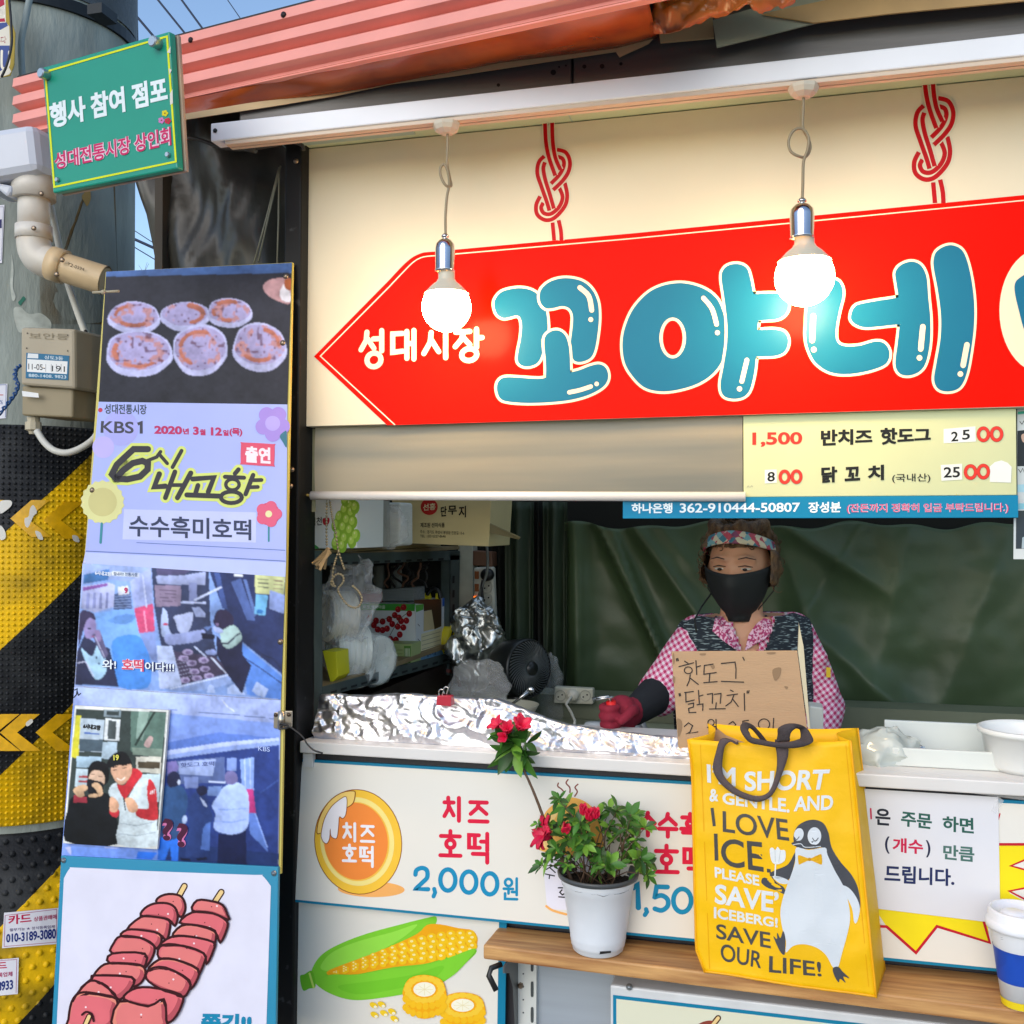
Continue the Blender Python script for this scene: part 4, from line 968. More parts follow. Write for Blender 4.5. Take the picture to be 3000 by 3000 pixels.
for (x, y, rx, ry, dy) in ((845, 490, 163, 95, 26), (1165, 482, 155, 84, 26), (1442, 460, 140, 90, 22), (870, 715, 208, 145, 28), (1258, 695, 172, 160, 18), (1632, 675, 168, 150, 28)):
    k = random.random() * 6
    pts = [(x + rx * (1 + .04 * math.sin(3 * q + k) + .02 * math.sin(7 * q)) * math.cos(q), y + ry * (1 + .04 * math.sin(2 * q + k)) * math.sin(q)) for q in [i * math.pi / 18 for i in range(36)]]
    a.poly(rim, P7(pts), 1); a.poly(rim, P7([(px, py + (dy * 0.5 if py > y else 0)) for px, py in pts]), 2)
    top = [((px - x) * .93 + x, (py - y) * .86 + y - dy * .35) for px, py in pts]
    a.poly(crust, P7(top), 3)
    for m in range(3):
        q0 = random.random() * 6; arc = [(x + rx * .72 * math.cos(q0 + j * .16), y - dy * .35 + ry * .66 * math.sin(q0 + j * .16)) for j in range(random.randint(4, 9))]
        a.stroke(brown, P7(smooth_loop(arc, 2, False)), random.uniform(8, 17), 4)
a.blob('#b98f94', P7([(1655, 300), (1690, 260), (1770, 245), (1830, 260), (1832, 400), (1760, 395), (1680, 350)]), 1); a.blob('#e3dfe8', P7([(1760, 330), (1800, 270), (1815, 300), (1830, 390), (1775, 385)]), 2); a.blob('#a85a34', P7([(1790, 260), (1830, 250), (1830, 320), (1795, 310)]), 3)
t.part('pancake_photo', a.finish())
# flyer
a = Art(BP); LV = mat('flyer_lavender', '#aab4ee', .35, var=.04, spec=.15)
a.poly(LV, [(289, 1177), (842, 1185), (838, 1648), (250, 1618)], 0); a.poly('#bcc6f4', [(250, 1618), (838, 1648), (836, 1690), (243, 1650)], 1)
a.poly('#c3c9f3', P7([(780, 1700), (1612, 1720), (1610, 1910), (770, 1890)]), 1); a.stroke('#5f74b4', PA([(645, 102), (1765, 160)]), 2, 2); a.stroke('#5f74b4', PA([(262, 166), (1110, 205), (1765, 242)]), 2.5, 2)
a.disc('#a9aae8', *P7([(760, 1190)])[0], 52, layer=1); a.disc('#bdb2ec', *P7([(650, 1310)])[0], 32, layer=1)
a.text('#3a4450', '성대전통시장', P7([(657, 1100), (922, 1104), (922, 1042), (657, 1038)]), 2, .02); a.disc('#c23a52', *P7([(631, 1076)])[0], 6.5, layer=2, n=14)
a.text('#454550', 'KBS', P7([(632, 1220), (840, 1224), (842, 1150), (636, 1144)]), 2, .02); a.stroke('#454550', P7([(866, 1165), (888, 1156), (888, 1224)]), 9, 2, cap=False)
for s, x0, x1, y0, y1, h in (('2020', 970, 1145, 1226, 1230, 52), ('년', 1150, 1188, 1228, 1229, 38), ('3', 1214, 1250, 1232, 1233, 52), ('월', 1256, 1293, 1234, 1235, 38), ('12', 1326, 1396, 1236, 1238, 52), ('일', 1402, 1438, 1238, 1239, 38), ('(목)', 1443, 1524, 1242, 1244, 54)):
    a.text('#b93262', s, P7([(x0, y0), (x1, y1), (x1, y1 - h), (x0, y0 - h)]), 2, .045)
TT = [([(930, 1322), (840, 1322), (735, 1420), (704, 1480), (730, 1508), (800, 1512), (880, 1495), (928, 1450), (930, 1412), (895, 1396), (835, 1410), (775, 1455), (735, 1500)], 40), ([(1010, 1338), (985, 1372), (925, 1395)], 22), ([(1000, 1352), (1052, 1412)], 22), ([(1142, 1332), (1085, 1436)], 24),
      ([(1002, 1478), (970, 1560), (1040, 1555)], 34), ([(1100, 1465), (1040, 1628)], 30), ([(1200, 1472), (1116, 1628)], 32), ([(1070, 1548), (1150, 1548)], 24), ([(1212, 1510), (1345, 1500), (1310, 1590)], 32), ([(1245, 1550), (1228, 1606)], 30), ([(1175, 1610), (1385, 1618)], 32),
      ([(1500, 1450), (1478, 1476)], 28), ([(1415, 1496), (1535, 1502)], 26), ([(1592, 1485), (1545, 1605)], 28), ([(1575, 1518), (1645, 1516)], 24), ([(1560, 1562), (1622, 1560)], 24)]
TO = [(1462, 1545, 42, 34, 22), (1455, 1625, 66, 36, 26)]
for ly, dw, c in ((2, 36, '#d4de78'), (3, 0, '#38363c')):
    for pts, w in TT: a.stroke(c, P7(pts), (w + dw) / 2.147, ly)
    for x, y, rx, ry, w in TO: a.stroke(c, P7([(x + rx * math.cos(i * .314), y + ry * math.sin(i * .314)) for i in range(20)]), (w + dw) / 2.147, ly, closed=True)
a.poly('#d9536f', P7(smooth_loop([(1516, 1290), (1530, 1280), (1715, 1290), (1728, 1302), (1724, 1420), (1712, 1430), (1528, 1418), (1514, 1406)], 2)), 2); a.text('#f0dfe8', '출연', P7([(1540, 1404), (1702, 1416), (1702, 1312), (1544, 1302)]), 3, .045)
a.text('#38405c', '수수흑미호떡', P7([(812, 1870), (1580, 1896), (1580, 1764), (812, 1734)]), 2, .02)
c = P7([(645, 1655)])[0]
a.poly('#d8d596', [(c[0] + (60 + 5 * (i % 2)) * math.cos(i * .1745), c[1] + (60 + 5 * (i % 2)) * math.sin(i * .1745)) for i in range(36)], 1); a.disc('#c9c184', *c, 42, layer=2)
for k in range(5): a.disc('#a48ad8', *P7([(1715 + 62 * math.cos(k * 1.256 + .3), 1160 + 66 * math.sin(k * 1.256 + .3))])[0], 23, layer=1)
a.disc('#b5a4e6', *P7([(1715, 1160)])[0], 22, layer=2); a.blob('#3e7487', P7([(1760, 1240), (1790, 1210), (1802, 1215), (1802, 1310), (1780, 1280)]), 2)
a.disc('#d24a6c', *P7([(1690, 1730)])[0], 33, layer=1)
for k in range(5): a.disc('#dc5f80', *P7([(1690 + 48 * math.cos(k * 1.256), 1730 + 48 * math.sin(k * 1.256))])[0], 17, layer=2)
a.stroke('#3f8a97', P7([(1690, 1800), (1690, 1900)]), 5, 1); a.stroke('#3f8a97', P7([(640, 1790), (632, 1910)]), 7, 1); a.disc('#e3dfa8', *P7([(1690, 1730)])[0], 10, layer=3)
a.stroke('#23252c', PA([(176, 1215), (196, 1205), (190, 1250), (172, 1270)]), 3, 1); a.stroke('#23252c', PA([(196, 1225), (205, 1255), (222, 1240)]), 3, 1)
t.part('market_flyer', a.mb)
# market photograph
a = PhotoArt(BP, [(242, 1650), (836, 1690), (823, 2052), (218, 2012)], seed=5); f = lambda c, pts, l=1: a.poly(c, PA(pts), l); fb_ = lambda c, pts, l=1: a.blob(c, PA(pts), l, 3)
BLU = '#86a4e2'
a.poly('#b2bff2', [(242, 1650), (836, 1690), (823, 2052), (218, 2012)], 0)
a.poly(BLU, PA([(242, 262), (545, 265), (1766, 352), (1735, 1286), (180, 1180)]), 1)
f('#9fb4ea', [(240, 262), (760, 285), (600, 400), (440, 380), (236, 420)], 2); f('#4478b8', [(245, 345), (440, 300), (430, 385), (240, 412)], 3); f('#bac0ee', [(236, 430), (430, 405), (480, 420), (470, 590), (330, 630), (226, 600)], 3); f('#8a58a8', [(238, 440), (424, 408), (428, 428), (236, 470)], 4)
for k in range(4): f('#8f96cc', [(270 + 48 * k, 480), (290 + 48 * k, 480), (286 + 48 * k, 600), (262 + 48 * k, 600)], 4)
f('#4a5c88', [(475, 490), (600, 470), (612, 600), (470, 610)], 3)
for k in range(5): a.stroke('#8ea2d4', PA([(474, 512 + 20 * k), (606, 500 + 22 * k)]), 2.4, 4)
f('#dfe3f4', [(503, 436), (580, 428), (588, 490), (506, 500)], 5); a.text('#c0356c', '9', PA([(552, 486), (578, 484), (576, 440), (550, 442)]), 6, .05)
f('#7aa8ea', [(330, 640), (480, 610), (640, 600), (700, 800), (745, 1000), (720, 1200), (500, 1190), (380, 900)], 3); fb_('#4a88da', [(460, 850), (560, 800), (680, 820), (750, 1000), (730, 1195), (505, 1188), (470, 1000)], 4); fb_('#6796dc', [(420, 690), (560, 640), (640, 660), (560, 720)], 4)
f('#a9b5ec', [(595, 395), (752, 285), (768, 560), (625, 600)], 5); f('#d44f7c', [(625, 600), (768, 562), (782, 772), (664, 786)], 6); f('#8093cc', [(664, 786), (782, 772), (800, 1000), (760, 990)], 5); a.stroke('#c7d0f4', PA([(690, 350), (720, 590)]), 4, 6); a.stroke('#e889ac', PA([(700, 620), (720, 770)]), 5, 7)
f('#313a5c', [(756, 285), (1190, 305), (1200, 690), (1260, 1000), (950, 1010), (830, 880), (780, 600)], 3); f('#56517a', [(790, 285), (1080, 300), (1000, 345), (800, 350)], 4); f('#a8b2e0', [(790, 352), (1000, 350), (1165, 320), (1160, 420), (980, 420), (800, 410)], 4)
f('#b7c2ea', [(980, 545), (1165, 550), (1165, 565), (980, 562)], 5); f('#7d86b4', [(1040, 400), (1100, 405), (1100, 545), (1040, 545)], 5); a.stroke('#c3cdf0', PA([(1085, 535), (1280, 440)]), 6, 6); f('#8a7a96', [(780, 422), (980, 428), (976, 580), (790, 586)], 5)
for k in range(4): a.stroke('#5a4a68', PA([(820, 460 + 28 * k), (940, 466 + 26 * k)]), 2, 6)
fb_('#a9b9e4', [(838, 610), (860, 605), (880, 650), (885, 740), (910, 800), (880, 820), (830, 790)], 5); a.disc('#b03858', *PA([(862, 718)])[0], 7, 4, 6); fb_('#aab4da', [(925, 660), (1000, 640), (1070, 630), (1060, 720), (1020, 790), (960, 770), (940, 700)], 5); fb_('#8f9acb', [(860, 800), (960, 790), (1150, 760), (1140, 830), (1050, 860), (880, 870)], 5); f('#9aa6d2', [(1060, 590), (1120, 590), (1165, 640), (1160, 665), (1090, 660)], 5)
f('#25315f', [(1190, 308), (1766, 352), (1760, 1110), (1440, 850), (1280, 560)], 3); f('#4d63a0', [(1358, 400), (1430, 370), (1540, 690), (1480, 690)], 4); f('#3d5290', [(1230, 330), (1270, 330), (1330, 600), (1290, 600)], 4); f('#5b74b2', [(1450, 380), (1475, 380), (1550, 650), (1530, 660)], 5)
f('#ccd29a', [(1538, 336), (1766, 350), (1762, 505), (1538, 482)], 5)
for k in range(3):
    a.stroke('#6f7460', PA([(1560, 376 + 30 * k), (1640, 382 + 30 * k)]), 3, 6); a.stroke('#8d7a68', PA([(1680, 388 + 30 * k), (1745, 394 + 30 * k)]), 3, 6)
f('#6fb2e2', [(1545, 490), (1637, 502), (1614, 656), (1534, 640)], 5); f('#2f6fb0', [(1556, 605), (1600, 612), (1596, 640), (1552, 634)], 6); f('#8fa2dc', [(1650, 460), (1766, 500), (1762, 642), (1644, 600)], 6); f('#e3e7f6', [(1378, 338), (1448, 342), (1448, 362), (1378, 358)], 5)
f('#5581d2', [(1440, 862), (1760, 1130), (1740, 1290), (1480, 1250), (1430, 960)], 4); a.stroke('#223464', PA([(1425, 950), (1580, 1050), (1740, 1165)]), 3, 5); a.stroke('#1d2748', PA([(1440, 830), (1600, 950), (1680, 980), (1745, 1070)]), 3, 6)
f('#443c58', [(920, 920), (1240, 960), (1355, 1085), (1000, 1180), (940, 1160)], 5)
for x, y in ((1030, 930), (1000, 975), (1060, 1010), (1080, 1075), (1150, 990), (1160, 1055), (1100, 1125), (1190, 1110), (1010, 1140)): a.disc('#a093bc', *PA([(x, y)])[0], 15, 9, 6); a.disc('#6f5f88', *PA([(x + 4, y + 2)])[0], 8, 5, 7)
for k in range(6): a.stroke('#8f90ae', PA([(935 + 8 * k, 990 + 28 * k), (1030 + 8 * k, 975 + 26 * k)]), 1.6, 7)
f('#bccaf2', [(795, 882), (912, 882), (990, 1192), (818, 1208)], 6); f('#8ea4d8', [(860, 1205), (1350, 1090), (1362, 1165), (1190, 1210), (980, 1226)], 7); a.stroke('#c8d4f4', PA([(900, 1205), (1345, 1100)]), 4, 8); a.stroke('#c9d2ee', PA([(1210, 970), (1320, 1090)]), 4, 8); a.stroke('#b5c0e2', PA([(1085, 890), (1170, 965)]), 4, 8)
for pts in ([(1180, 1200), (1195, 1175), (1225, 1180), (1240, 1240), (1175, 1232)], [(1330, 1200), (1370, 1170), (1430, 1195), (1470, 1255), (1325, 1245)], [(1515, 1220), (1550, 1150), (1640, 1210), (1610, 1270), (1560, 1260)]): f('#a9bcea', pts, 7)
f('#5f77b0', [(1150, 740), (1222, 730), (1180, 768)], 5)
f('#2a2e4c', [(197, 920), (250, 800), (320, 850), (440, 900), (510, 1192), (180, 1172)], 6); fb_('#9a8cc0', [(250, 690), (310, 655), (334, 700), (338, 760), (310, 825), (255, 810)], 7); fb_('#3a3456', [(216, 640), (270, 616), (320, 640), (336, 690), (290, 670), (255, 720), (225, 830), (205, 880)], 8)
fb_('#a8cdea', [(225, 905), (265, 930), (310, 960), (345, 880), (385, 900), (420, 1060), (350, 1140), (290, 1070)], 7); f('#5d587c', [(308, 800), (352, 775), (380, 800), (430, 945), (398, 985)], 8); a.stroke('#b9b9d6', PA([(200, 1010), (260, 1000), (320, 1110)]), 3, 8); a.stroke('#b9b9d6', PA([(330, 810), (400, 960)]), 2, 9); fb_('#8f7ba8', [(330, 770), (365, 765), (380, 830), (350, 850)], 9); a.disc('#2c3050', *PA([(288, 750)])[0], 6, 2.4, 9); a.disc('#a05a88', *PA([(316, 812)])[0], 5, 2.4, 9); a.disc('#26345a', *PA([(342, 970)])[0], 3, layer=9, n=8); a.disc('#26345a', *PA([(360, 1015)])[0], 3, layer=9, n=8)
f('#1d2040', [(1245, 800), (1330, 880), (1440, 830), (1445, 950), (1510, 1030), (1440, 1245), (1340, 1110), (1250, 950)], 8); fb_('#2a2444', [(1225, 690), (1250, 620), (1310, 605), (1372, 660), (1372, 730), (1310, 790), (1240, 730)], 9); fb_('#a8b6e6', [(1225, 735), (1280, 750), (1300, 778), (1255, 785), (1228, 760)], 10); fb_('#a8c4c4', [(1275, 790), (1380, 725), (1440, 830), (1325, 905)], 9); a.stroke('#2c3048', PA([(1270, 860), (1330, 865), (1400, 800), (1420, 790)]), 5, 10); a.disc('#7d6a94', *PA([(1252, 720)])[0], 5, layer=10); fb_('#8c9ad0', [(1165, 920), (1230, 910), (1245, 945), (1180, 950)], 9); f('#11142c', [(1130, 780), (1240, 800), (1230, 830), (1140, 830)], 8)
for s, x0, x1, y0, y1, h, c in (('와!', 385, 490, 1056, 1058, 72, '#e6eefa'), ('호떡', 533, 698, 1068, 1076, 92, '#d84862'), ('이다!!!', 706, 928, 1072, 1080, 72, '#e6eefa')):
    q = PA([(x0, y0), (x1, y1), (x1, y1 - h), (x0, y0 - h)]); a.text('#2b3262' if c[1] == 'e' else '#f0dbe6', s, q, 12, .1); a.text(c, s, q, 14, .02)
a.poly('#dfe6f6', PA(smooth_loop([(462, 322), (652, 330), (660, 345), (655, 362), (465, 352), (456, 338)], 3)), 6); a.text('#27548c', '힘내라! 전통시장', PA([(470, 350), (650, 358), (650, 330), (470, 324)]), 7, .01); a.text('#dfe6f6', '6시내고향', PA([(330, 345), (452, 358), (452, 325), (330, 312)]), 6, .05)
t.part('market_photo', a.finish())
# queue photograph
a = PhotoArt(BP, [(218, 2010), (823, 2050), (816, 2548), (180, 2512)], seed=7); f = lambda c, pts, l=1: a.poly(c, PB(pts), l); fb_ = lambda c, pts, l=1: a.blob(c, PB(pts), l, 3)
a.poly('#a9b9f0', [(218, 2010), (823, 2050), (821, 2120), (213, 2064)], 1); a.poly('#7f9ae2', [(213, 2064), (821, 2105), (816, 2548), (180, 2512)], 0)
a.stroke('#4a5f96', PB([(880, 205), (1300, 235), (1680, 272)]), 2, 2); a.stroke('#dfe6f8', PB([(1290, 130), (1330, 180), (1380, 215)]), 3, 2); a.stroke('#c9d4f6', PB([(720, 110), (910, 30)]), 1.6, 2)
f('#5a79c8', [(890, 448), (1260, 375), (1725, 418), (1722, 440), (870, 520)], 1); f('#b6c4f2', [(868, 512), (1300, 450), (1722, 414), (1722, 438), (1300, 482), (866, 548)], 2); f('#8ea4e0', [(866, 548), (1300, 482), (1722, 440), (1722, 470), (1300, 520), (862, 580)], 2)
f('#2a3f84', [(862, 575), (1300, 515), (1722, 466), (1716, 1400), (820, 1345)], 1); f('#586aa0', [(862, 600), (1310, 560), (1310, 750), (880, 770)], 2); f('#9cadde', [(960, 595), (1242, 575), (1220, 704), (965, 690)], 3); f('#7d74b4', [(870, 600), (940, 590), (965, 640), (935, 690), (880, 700)], 3); a.text('#5d6aa0', '핫도그 호떡', PB([(975, 640), (1228, 628), (1230, 592), (975, 605)]), 4, .01)
f('#7f96d4', [(1330, 570), (1400, 566), (1395, 665), (1325, 660)], 3); f('#c3d0f2', [(1190, 742), (1315, 745), (1315, 760), (1190, 756)], 3); f('#7b8cc4', [(1000, 710), (1110, 712), (1110, 800), (1010, 795)], 3); f('#6f8ac4', [(1185, 785), (1290, 780), (1270, 860), (1180, 850)], 3); f('#4d6db4', [(1130, 1040), (1200, 1040), (1195, 1270), (1125, 1255)], 3)
f('#8ba8ee', [(1425, 580), (1530, 562), (1530, 810), (1440, 800)], 3); a.stroke('#b8caf6', PB([(1460, 580), (1465, 790)]), 4, 4); a.stroke('#b8caf6', PB([(1500, 575), (1505, 800)]), 3, 4); f('#c23c84', [(1445, 808), (1522, 800), (1545, 985), (1480, 985)], 4); f('#5d7cc8', [(1490, 985), (1545, 985), (1640, 1280), (1500, 1140)], 3); a.stroke('#8faaec', PB([(1540, 990), (1630, 1240)]), 3, 4); a.stroke('#3d58a0', PB([(1580, 830), (1715, 735)]), 3, 3)
f('#1c2f60', [(820, 1335), (840, 1180), (1300, 1250), (1718, 1290), (1715, 1395)], 2); f('#b2b7dc', [(100, 1240), (480, 1245), (640, 1290), (640, 1330), (150, 1305)], 1); f('#6f8fdc', [(150, 1235), (640, 1262), (800, 1280), (800, 1340), (150, 1306)], 2)
fb_('#2f5080', [(838, 830), (880, 775), (950, 765), (1010, 810), (1032, 900), (1000, 1050), (965, 1165), (832, 1160)], 5); fb_('#222748', [(872, 720), (900, 675), (950, 675), (975, 715), (965, 770), (900, 790), (875, 760)], 6); f('#2a6bd4', [(812, 1165), (970, 1165), (955, 1345), (910, 1345), (895, 1240), (858, 1345), (800, 1340)], 4); f('#2a6bd4', [(655, 1275), (800, 1285), (760, 1335), (640, 1330)], 3); a.disc('#c8d2ee', *PB([(964, 752)])[0], 4, 8, 7)
fb_('#263a70', [(1080, 830), (1120, 800), (1170, 860), (1190, 930), (1222, 1035), (1150, 1090), (1120, 1300), (1060, 1310), (1010, 1300), (1040, 1080), (1028, 910)], 6); fb_('#1d2344', [(1095, 815), (1110, 785), (1160, 780), (1182, 820), (1150, 850), (1115, 850)], 7); f('#b7c4ea', [(1120, 860), (1160, 900), (1180, 940), (1150, 930)], 7); fb_('#a7badf', [(985, 1030), (1015, 1000), (1025, 1040), (1000, 1065)], 7)
fb_('#a8bdf6', [(1300, 790), (1400, 752), (1470, 800), (1492, 900), (1485, 1080), (1400, 1142), (1290, 1135), (1228, 1095), (1240, 990), (1212, 930), (1260, 850)], 6); a.stroke('#8aa2e6', PB([(1262, 955), (1320, 960), (1480, 948)]), 3, 7); a.stroke('#8aa2e6', PB([(1240, 1045), (1360, 1055), (1470, 1030)]), 3, 7); fb_('#7570a4', [(1310, 710), (1330, 672), (1380, 670), (1405, 710), (1395, 760), (1330, 765)], 7); f('#141d44', [(1260, 1140), (1400, 1145), (1470, 1110), (1475, 1380), (1255, 1362)], 5); f('#0f1530', [(975, 1320), (1050, 1325), (1055, 1345), (980, 1340)], 5); f('#0f1530', [(1095, 1325), (1170, 1315), (1180, 1335), (1100, 1345)], 5)
for x0, x1, y0, h in ((836, 920, 1190, 165), (945, 1030, 1240, 180)):
    q = PB([(x0, y0), (x1, y0 + 4), (x1, y0 - h), (x0, y0 - h)]); a.text('#cf74a6', '?', q, 8, .09); a.text('#4a1c38', '?', q, 10, .03)
a.text('#b5c6f2', 'KBS', PB([(1562, 513), (1650, 522), (1650, 488), (1562, 478)]), 4, .01)
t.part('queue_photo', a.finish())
# laminated print on top
a = PhotoArt(BP, PB([(178, 170), (888, 205), (800, 1258), (88, 1212)]), step=1.9, base=.010, seed=9); f = lambda c, pts, l=1: a.poly(c, PB(pts), l); fb_ = lambda c, pts, l=1: a.blob(c, PB(pts), l, 3)
f('#dfe1de', [(178, 170), (888, 205), (800, 1258), (88, 1212)], 0); f('#36403f', [(190, 198), (870, 222), (795, 1228), (104, 1196)], 1)
f('#d8cf3c', [(186, 246), (226, 250), (205, 575), (150, 560)], 2); f('#b9c8d6', [(222, 265), (402, 282), (384, 525), (208, 520)], 2); a.text('#2c2a28', '6시내고향', PB([(238, 345), (370, 362), (372, 322), (244, 308)]), 3, .06); f('#4a5a66', [(215, 425), (390, 430), (384, 520), (208, 518)], 3); a.stroke('#4a6ab0', PB([(255, 380), (360, 388)]), 5, 3)
f('#dadfe2', [(410, 268), (522, 278), (512, 442), (398, 436)], 2); f('#50595c', [(434, 285), (494, 290), (484, 428), (424, 424)], 3); f('#8a9aa4', [(400, 202), (530, 206), (525, 262), (395, 255)], 2); f('#3c4648', [(420, 212), (515, 216), (510, 250), (415, 245)], 3); f('#a9bccb', [(392, 446), (500, 450), (490, 590), (380, 570)], 2)
f('#5c776d', [(600, 214), (870, 224), (835, 565), (600, 520)], 2); f('#8aa398', [(660, 216), (740, 220), (690, 440), (640, 420)], 3); f('#2c3a36', [(770, 222), (790, 222), (640, 480), (625, 470)], 3); fb_('#c7a9a6', [(700, 470), (740, 405), (770, 420), (740, 490)], 4); f('#7b8d80', [(610, 488), (840, 500), (836, 560), (615, 545)], 4)
f('#c9c6ba', [(640, 560), (832, 555), (826, 690), (640, 670)], 3); f('#4b4234', [(655, 595), (822, 598), (818, 650), (655, 645)], 4); f('#b8cbd2', [(660, 690), (824, 690), (812, 900), (680, 900)], 3); f('#9fb8ca', [(192, 555), (380, 560), (376, 640), (190, 640)], 3); f('#b9cad4', [(188, 650), (370, 655), (372, 780), (178, 785)], 3); a.stroke('#b04a50', PB([(215, 710), (270, 712)]), 7, 4); a.stroke('#b04a50', PB([(212, 745), (275, 747)]), 7, 4)
fb_('#12161c', [(165, 860), (300, 850), (400, 830), (455, 900), (500, 1218), (106, 1196), (130, 940)], 5); fb_('#14141a', [(275, 660), (310, 600), (360, 590), (420, 615), (440, 690), (410, 770), (290, 755)], 6); fb_('#d9b59c', [(288, 700), (320, 662), (380, 670), (405, 720), (392, 770), (290, 750)], 7); fb_('#1b1c24', [(272, 732), (330, 738), (394, 762), (372, 842), (282, 832)], 8)
fb_('#d8b08c', [(165, 815), (200, 780), (255, 770), (278, 800), (245, 825), (250, 855), (205, 862)], 9); fb_('#d8b08c', [(305, 775), (335, 752), (375, 775), (390, 838), (358, 858), (340, 810)], 9); fb_('#d8b08c', [(285, 845), (340, 838), (350, 862), (290, 866)], 9); f('#a03444', [(170, 845), (270, 865), (270, 905), (165, 905)], 6)
fb_('#17181e', [(415, 622), (445, 560), (500, 524), (565, 530), (606, 600), (590, 615), (500, 625), (430, 645)], 9); a.text('#d9cf58', '19', PB([(470, 588), (512, 586), (510, 542), (468, 546)]), 10, .05); fb_('#d9a98c', [(450, 650), (500, 622), (590, 608), (612, 660), (590, 720), (540, 770), (495, 755), (462, 700)], 8); a.stroke('#f2e6da', PB([(500, 725), (530, 735), (556, 715)]), 3.4, 9, smooth=3); a.stroke('#4a2c26', PB([(470, 660), (495, 656)]), 2.4, 9); a.stroke('#4a2c26', PB([(540, 645), (568, 642)]), 2.4, 9); a.stroke('#6a4a40', PB([(300, 690), (326, 690)]), 2, 9); a.stroke('#6a4a40', PB([(358, 706), (386, 712)]), 2, 9); a.stroke('#3a2c2a', PB([(465, 640), (498, 632)]), 3, 10); a.stroke('#3a2c2a', PB([(535, 624), (570, 620)]), 3, 10)
fb_('#c62f3a', [(495, 770), (560, 770), (618, 645), (690, 690), (640, 760), (580, 850), (550, 880)], 7); fb_('#cfdbe0', [(430, 830), (490, 755), (540, 860), (560, 900), (660, 740), (745, 735), (790, 900), (800, 1100), (790, 1232), (502, 1218), (520, 980)], 6); fb_('#c8333c', [(738, 725), (788, 790), (802, 940), (800, 1035), (700, 1030), (640, 1000), (655, 950), (735, 948), (722, 840)], 8); fb_('#b92f3a', [(440, 960), (512, 960), (500, 1015), (455, 1005)], 8)
fb_('#dba888', [(440, 890), (455, 860), (495, 885), (512, 930), (490, 975), (445, 970)], 9); fb_('#dba888', [(560, 875), (610, 870), (655, 930), (640, 975), (590, 975), (565, 920)], 9); a.stroke('#9aa9b4', PB([(520, 1060), (640, 1080), (780, 1050)]), 2, 8); a.stroke('#9aa9b4', PB([(515, 1140), (640, 1155), (785, 1130)]), 2, 8); a.stroke('#2a2e36', PB([(545, 870), (560, 960)]), 3, 8)
for k in range(3): a.stroke('#efe6e8', PB([(748 + 14 * k, 838), (752 + 14 * k, 822 - 8 * k)]), 2.6, 10)
mbp = MB(); mbp.slab([BP(*PB([q])[0], .0095) for q in ((178, 170), (888, 205), (800, 1258), (88, 1212))], -BP.n * .0075)
pr = t.part('laminated_print', mbp, mat('print_edge', '#c9cbc8', .3), bevel=.0015); t.part('portrait_picture', a.finish(), parent=pr)
for x, y in ((838, 810), (829, 1005), (271, 1436), (822, 1880)):
    mb = MB(); mb.lathe(BP(x, y), [(.006, .0), (.006, .002), (.0025, .0045), (0, .0045)], n=12, axis=BP.n); t.part('screw', mb, screwm)
# hinge
t = Thing('hasp_hinge', 'small steel hinge joining the poster board to the black post', 'hinge')
SH = yp(BP(826, 2105).y - .006); HZ = lambda x, y: SH(*crop(800, 1900, 4.83)([(x, y)])[0])
stl = mat('hinge_steel', '#b3aa9c', .28, metal=.9)
mb = MB(); mb.slab([HZ(10, 905), HZ(80, 900), HZ(75, 1140), HZ(5, 1125)], (0, .003, 0)); mb.slab([HZ(165, 885), HZ(270, 885), HZ(262, 1110), HZ(170, 1140)], (0, .003, 0)); t.part('leaf', mb, stl, bevel=.0008)
mb = MB(); mb.tube([HZ(125, 885), HZ(115, 1140)], .0075, 14); t.part('knuckle', mb, stl)
for x, y in ((40, 940), (225, 935)):
    mb = MB(); mb.lathe(HZ(x, y), [(.004, 0), (.004, .002), (0, .003)], n=10, axis=(0, -1, 0)); t.part('screw', mb, mat('screw_dark', '#5a4c40', .4, metal=.8))
t = Thing('string', 'thin black string tied to the hinge and running down to the counter edge', 'cord')
mb = MB(); mb.tube([yp(BP(826, 2105).y - .016)(*crop(800, 1900, 4.83)([p])[0]) for p in smooth_loop([(95, 1085), (120, 1060), (190, 1080), (215, 1110), (160, 1135), (110, 1110), (180, 1080), (300, 1150), (420, 1250), (490, 1360), (580, 1440), (700, 1480)], 5, False)], .0018, 6); t.solo(mb, mat('black_cable', '#15161a', .5))

# ================================================================== skewer board
t = Thing('skewer_board', 'teal bordered board with a drawing of two meat skewers under the posters', 'sign')
SBq = [(179, 2507), (815, 2540), (806, 3110), (146, 3110)]
mb = MB(); mb.slab([BP(x, y, .006) for x, y in SBq], -BP.n * .008); t.part('board', mb, mat('board_teal', '#1487ac', .4, var=.05), bevel=.001)
K = crop(0, 2200, 2.147); a = Art(BP, base=.0068)
a.poly('#dcdaea', K(smooth_loop([(402, 800), (440, 738), (480, 734), (1000, 758), (1600, 780), (1650, 784), (1704, 850)], 4, False)) + K([(1668, 1960), (345, 1960)]), 0)
OL = '#38141a'; M1 = '#dd6c74'; M2 = '#b4505a'; M3 = '#e58a78'
def stick(p, q): a.stroke(OL, K([p, q]), 20, 1); a.stroke('#e9c98a', K([p, q]), 12, 2)
stick((1160, 850), (1110, 940)); stick((1392, 888), (1345, 960))
lay = 3
